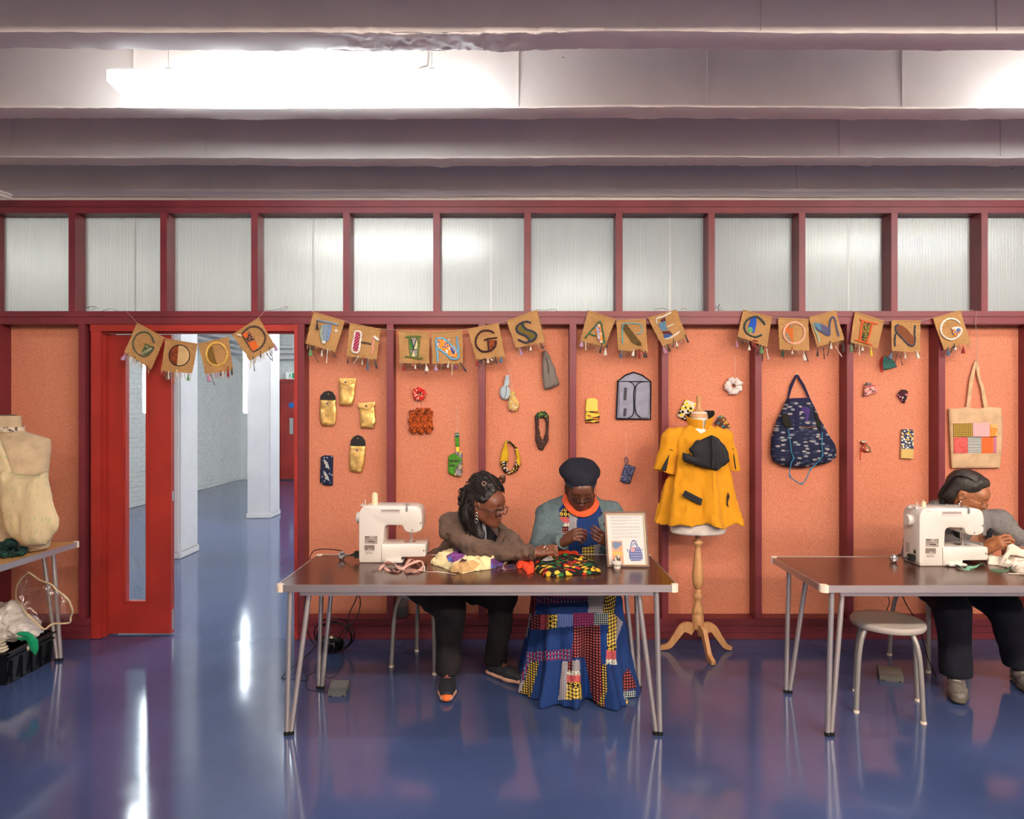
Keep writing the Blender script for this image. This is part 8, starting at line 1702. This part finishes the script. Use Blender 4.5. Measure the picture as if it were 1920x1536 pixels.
# ---------------------------------------------------------------- woman in the grey cardigan
def person_c():
    hd = Head(P(1813, 926, 3.84), 45, 24, 2, 1.02, 1.0)
    sk = skin('skin_warm_brown', (158, 100, 66)); lp = skin('lips_warm', (150, 84, 66), True)
    t = empty('person', (2.5, 4.12, 0), 'woman with dark hair, round glasses and a grey cardigan behind the second sewing machine', 'person')
    neckb = P(1796, 962, 3.98); shR = P(1757, 972, 3.92); shL = P(1872, 984, 4.06); chest = P(1812, 1015, 3.98); hip = Vector((2.51, 4.15, .56))
    elR = P(1770, 1046, 3.84); elR.z = .755; wrR = P(1846, 1032, 3.73); elL = P(1935, 1036, 3.90); wrL = P(1922, 1036, 3.74)
    f = newf((2.10, 3.56, .56), (2.98, 4.32, 1.14), .0032)
    hd.build(f, neckb, 1.08)
    f.cone(shR, neckb, .052, .06, .04).cone(shL, neckb, .052, .06, .04).cone(neckb, chest, .09, .12, .05).cone(chest, hip, .13, .13, .05)
    arm(f, shR, elR, wrR); arm(f, shL, elL, wrL)
    dR = (P(1868, 1020, 3.69)-wrR).normalized()
    hand(f, wrR, dR, (.25, .5, -.65), 1, (.5, .9, .6), 1.0, .06, (.85, .4, .5), .4, curls=[(.35, .8, .6), (.5, .9, .6), (.65, .95, .6), (.75, .95, .6)])
    dL = (P(1899, 1028, 3.68)-wrL).normalized()
    hand(f, wrL, dL, (-.2, .3, -.9), -1, (.4, .7, .5), .95, .05, (.8, .4, .5), .35)
    f.mesh('body', t, [sk, lp], hd.face, adapt=.06)
    hd.lashes(t, mat('lash_brown', (40, 26, 22), .7))
    hd.glasses(t, mat('spectacle_gold', (190, 160, 130), .25, 1), .046, .038, .95, -.016, .0011, out=.108)
    # hair combed back into a bob
    HC = NT('greying_dark_hair'); co = HC.coord((1, 1, 1)); n = HC.noise(HC.coord((120, 120, 30)), 3, 4); HC.col(HC.mix(HC.ramp(n, .45, .85), (24, 17, 15), (70, 58, 50))); HC.b.inputs['Roughness'].default_value = .42; HC.bump(n, .6, .003)
    f = newf(hd.c-Vector((.17, .14, .15)), hd.c+Vector((.15, .18, .17)), .003)
    f.ell(hd.p(0, -.018, .042), (.083, .104, .088), hd.R, .01).ell(hd.p(0, -.05, -.02), (.082, .062, .068), hd.R, .03).ell(hd.p(.03, -.058, -.055), (.048, .042, .042), hd.R, .03).ell(hd.p(0, .035, .078), (.066, .040, .040), hd.R, .02)
    X_, Y_, Z_ = f.grid((slice(None),)*3); a, b, c = hd.loc(X_, Y_, Z_); f.d = np.maximum(f.d, (b-.060)*.85+(.066-c)*.5).astype(np.float32)
    f.d = np.maximum(f.d, np.minimum(b+.026, .022-c)*.9).astype(np.float32)
    f.ripple(.004, (30, 30, 30), 4, 2); f.mesh('hair', t, HC.m)
    rr = random.Random(8); mb = MB()
    for k in range(80):
        th = -1.25+2.5*k/80; x0 = .066*sin(th); z0 = .075+.04*cos(th); s0 = hd.p(x0*.95, .055-.02*abs(sin(th)), z0-.012); m0 = hd.p(x0*1.15, .0, z0+.010); m1 = hd.p(x0*1.22, -.075, z0-.01); e0 = hd.p(x0*1.18+rr.uniform(-.01, .01), -.10+rr.uniform(-.01, .01), -.02+rr.uniform(-.03, 0)); e1 = hd.p(x0*1.05, -.075+rr.uniform(-.01, .01), -.085+rr.uniform(-.015, .01))
        mb.tube([s0, m0, m1, e0, e1], [.0014, .0018, .002, .002, .001], 5, smooth=4)
    o = mb.done('hair_strands', HC.m, t, smooth=60); o['kind'] = 'stuff'
    for pts in ([hd.p(.075, .02, -.004), hd.p(.083, .0, -.03), hd.p(.078, .0, -.075), hd.p(.06, .04, -.12)], [hd.p(-.06, .085, -.03), hd.p(-.06, .08, -.07), hd.p(-.05, .05, -.12)]): MB().tube(pts, .0012, 5, smooth=5).done('glasses_cord', mat('cord_black', (20, 18, 20), .5), t, smooth=60)
    MB().lathe([(.001, -.005), (.0045, 0), (.001, .005)], hd.p(.083, .004, -.036), 10).lathe([(.001, -.007), (.005, 0), (.001, .007)], hd.p(.084, .004, -.050), 10).done('earring', mat('pearl', (222, 214, 206), .25), t)
    GC = Pt('grey_marl_knit', (116, 112, 110), 'blobs', [(104, 101, 100), (126, 122, 120), (116, 112, 110)], (300, 240), thr=.6)
    f = newf((2.08, 3.62, .58), (3.02, 4.34, 1.06), .0043)
    zsec(f, 2.53, 4.06, [(.58, .235, .18, -.01, .03), (.72, .225, .175, 0, -.02), (.84, .215, .16, 0, -.05), (.90, .19, .14, .01, -.075), (.94, .155, .115, 0, -.085), (.985, .11, .09, -.01, -.09)], .02)
    f.cone(shR, neckb+Vector((-.03, .02, .0)), .066, .058, .04).cone(shL, neckb+Vector((.04, .0, .0)), .068, .06, .04)
    f.cone(shR, elR, .076, .066, .05).cone(elR+Vector((0, 0, .01)), wrR-(wrR-elR).normalized()*.012, .060, .040, .04); f.cone(shL, elL, .074, .062, .05).cone(elL, wrL-(wrL-elL).normalized()*.012, .058, .040, .04)
    f.ripple(.010, (13, 10, 16), 27, 3); X_, Y_, Z_ = f.grid((slice(None),)*3)
    dv = (wrR-elR).normalized(); f.d = np.where((X_ < 2.62) & (Y_ < 3.83), np.maximum(f.d, (X_-wrR.x)*dv.x+(Y_-wrR.y)*dv.y+(Z_-wrR.z)*dv.z+.004), f.d)
    f.cone(neckb+Vector((.02, -.03, .01)), neckb+Vector((.03, -.05, .14)), .050, .078, .01, 'sub')
    f.d = np.where(Y_ < 3.85, np.maximum(f.d, ZT+.004-Z_), f.d).astype(np.float32)
    cg = f.mesh('cardigan', t, GC)
    DK = fabric('black_scarf', (24, 24, 28))
    MB().tube([hd.p(.06, -.075, -.07), P(1768, 948, 3.85), P(1776, 968, 3.80), P(1788, 990, 3.79), P(1800, 1012, 3.79), P(1808, 1030, 3.79)], [.010, .014, .014, .015, .016, .014], 8, smooth=4, flat=((0, 1, 0), .5)).done('lanyard_strap', DK, t, smooth=60)
    MB().tube(pxl([(1858, 994, 3.87), (1855, 1004, 3.82), (1850, 1014, 3.81)], 3.8), [.012, .018, .010], 8, smooth=4, flat=((0, 1, 0), .5)).done('scarf_end', DK, t, smooth=60)
    for q in ([(1776, 945, 3.86), (1784, 960, 3.84), (1790, 985, 3.80)], [(1836, 965, 3.86), (1842, 985, 3.82), (1846, 1005, 3.80)]): MB().tube(pxl(q, 3.8), [.012, .017, .010], 8, smooth=4, flat=((0, 1, 0), .5)).done('shawl_collar', GC, cg, smooth=60)
    # trousers and trainers
    TN = fabric('navy_trouser_cloth', (24, 26, 38), 500, var=.1)
    knR = P(1786, 1140, 3.74); knL = P(1880, 1136, 3.84); anR = P(1792, 1262, 3.75); anL = P(1912, 1254, 3.86); anR.z = .095; anL.z = .09
    f = newf((2.18, 3.58, .07), (2.98, 4.36, .68), .0048)
    f.cone(hip+Vector((-.05, 0, 0)), hip+Vector((.05, 0, 0)), .15, .15, .05).cone(hip+Vector((-.08, -.03, -.01)), knR, .105, .084, .05).cone(hip+Vector((.08, -.03, -.01)), knL, .105, .084, .05)
    f.cone(knR, anR, .082, .072, .03).cone(knL, anL, .080, .070, .03); f.ripple(.010, (13, 13, 8), 41, 3); f.cut((0, 0, .088), (0, 0, -1)); f.cut((0, 0, ZT-.06), (0, 0, 1)); f.cone((2.51, 4.18, .30), (2.51, 4.18, .435), .18, .176, .006, 'sub'); f.mesh('trousers', t, TN)
    SG = [mat('trainer_grey', (104, 98, 94), .7, bump=.3, bs=200, var=.15, vs=60), mat('trainer_sole', (86, 78, 70), .6), mat('trainer_lace', (180, 172, 164), .7)]
    shoe(t, anR[:2], P(1797, 1312, 3.6)[:2], SG, .275, .05); shoe(t, anL[:2], P(1935, 1300, 3.7)[:2], SG, .275, .05)
    for a_ in (anR, anL): f = newf(a_-Vector((.07, .07, .06)), a_+Vector((.07, .07, .07)), .004); f.cone(a_+Vector((0, 0, -.03)), a_+Vector((0, 0, .05)), .036, .04, .01); f.mesh('sock', t, fabric('dark_sock', (40, 38, 42)))
    return t
person_c()
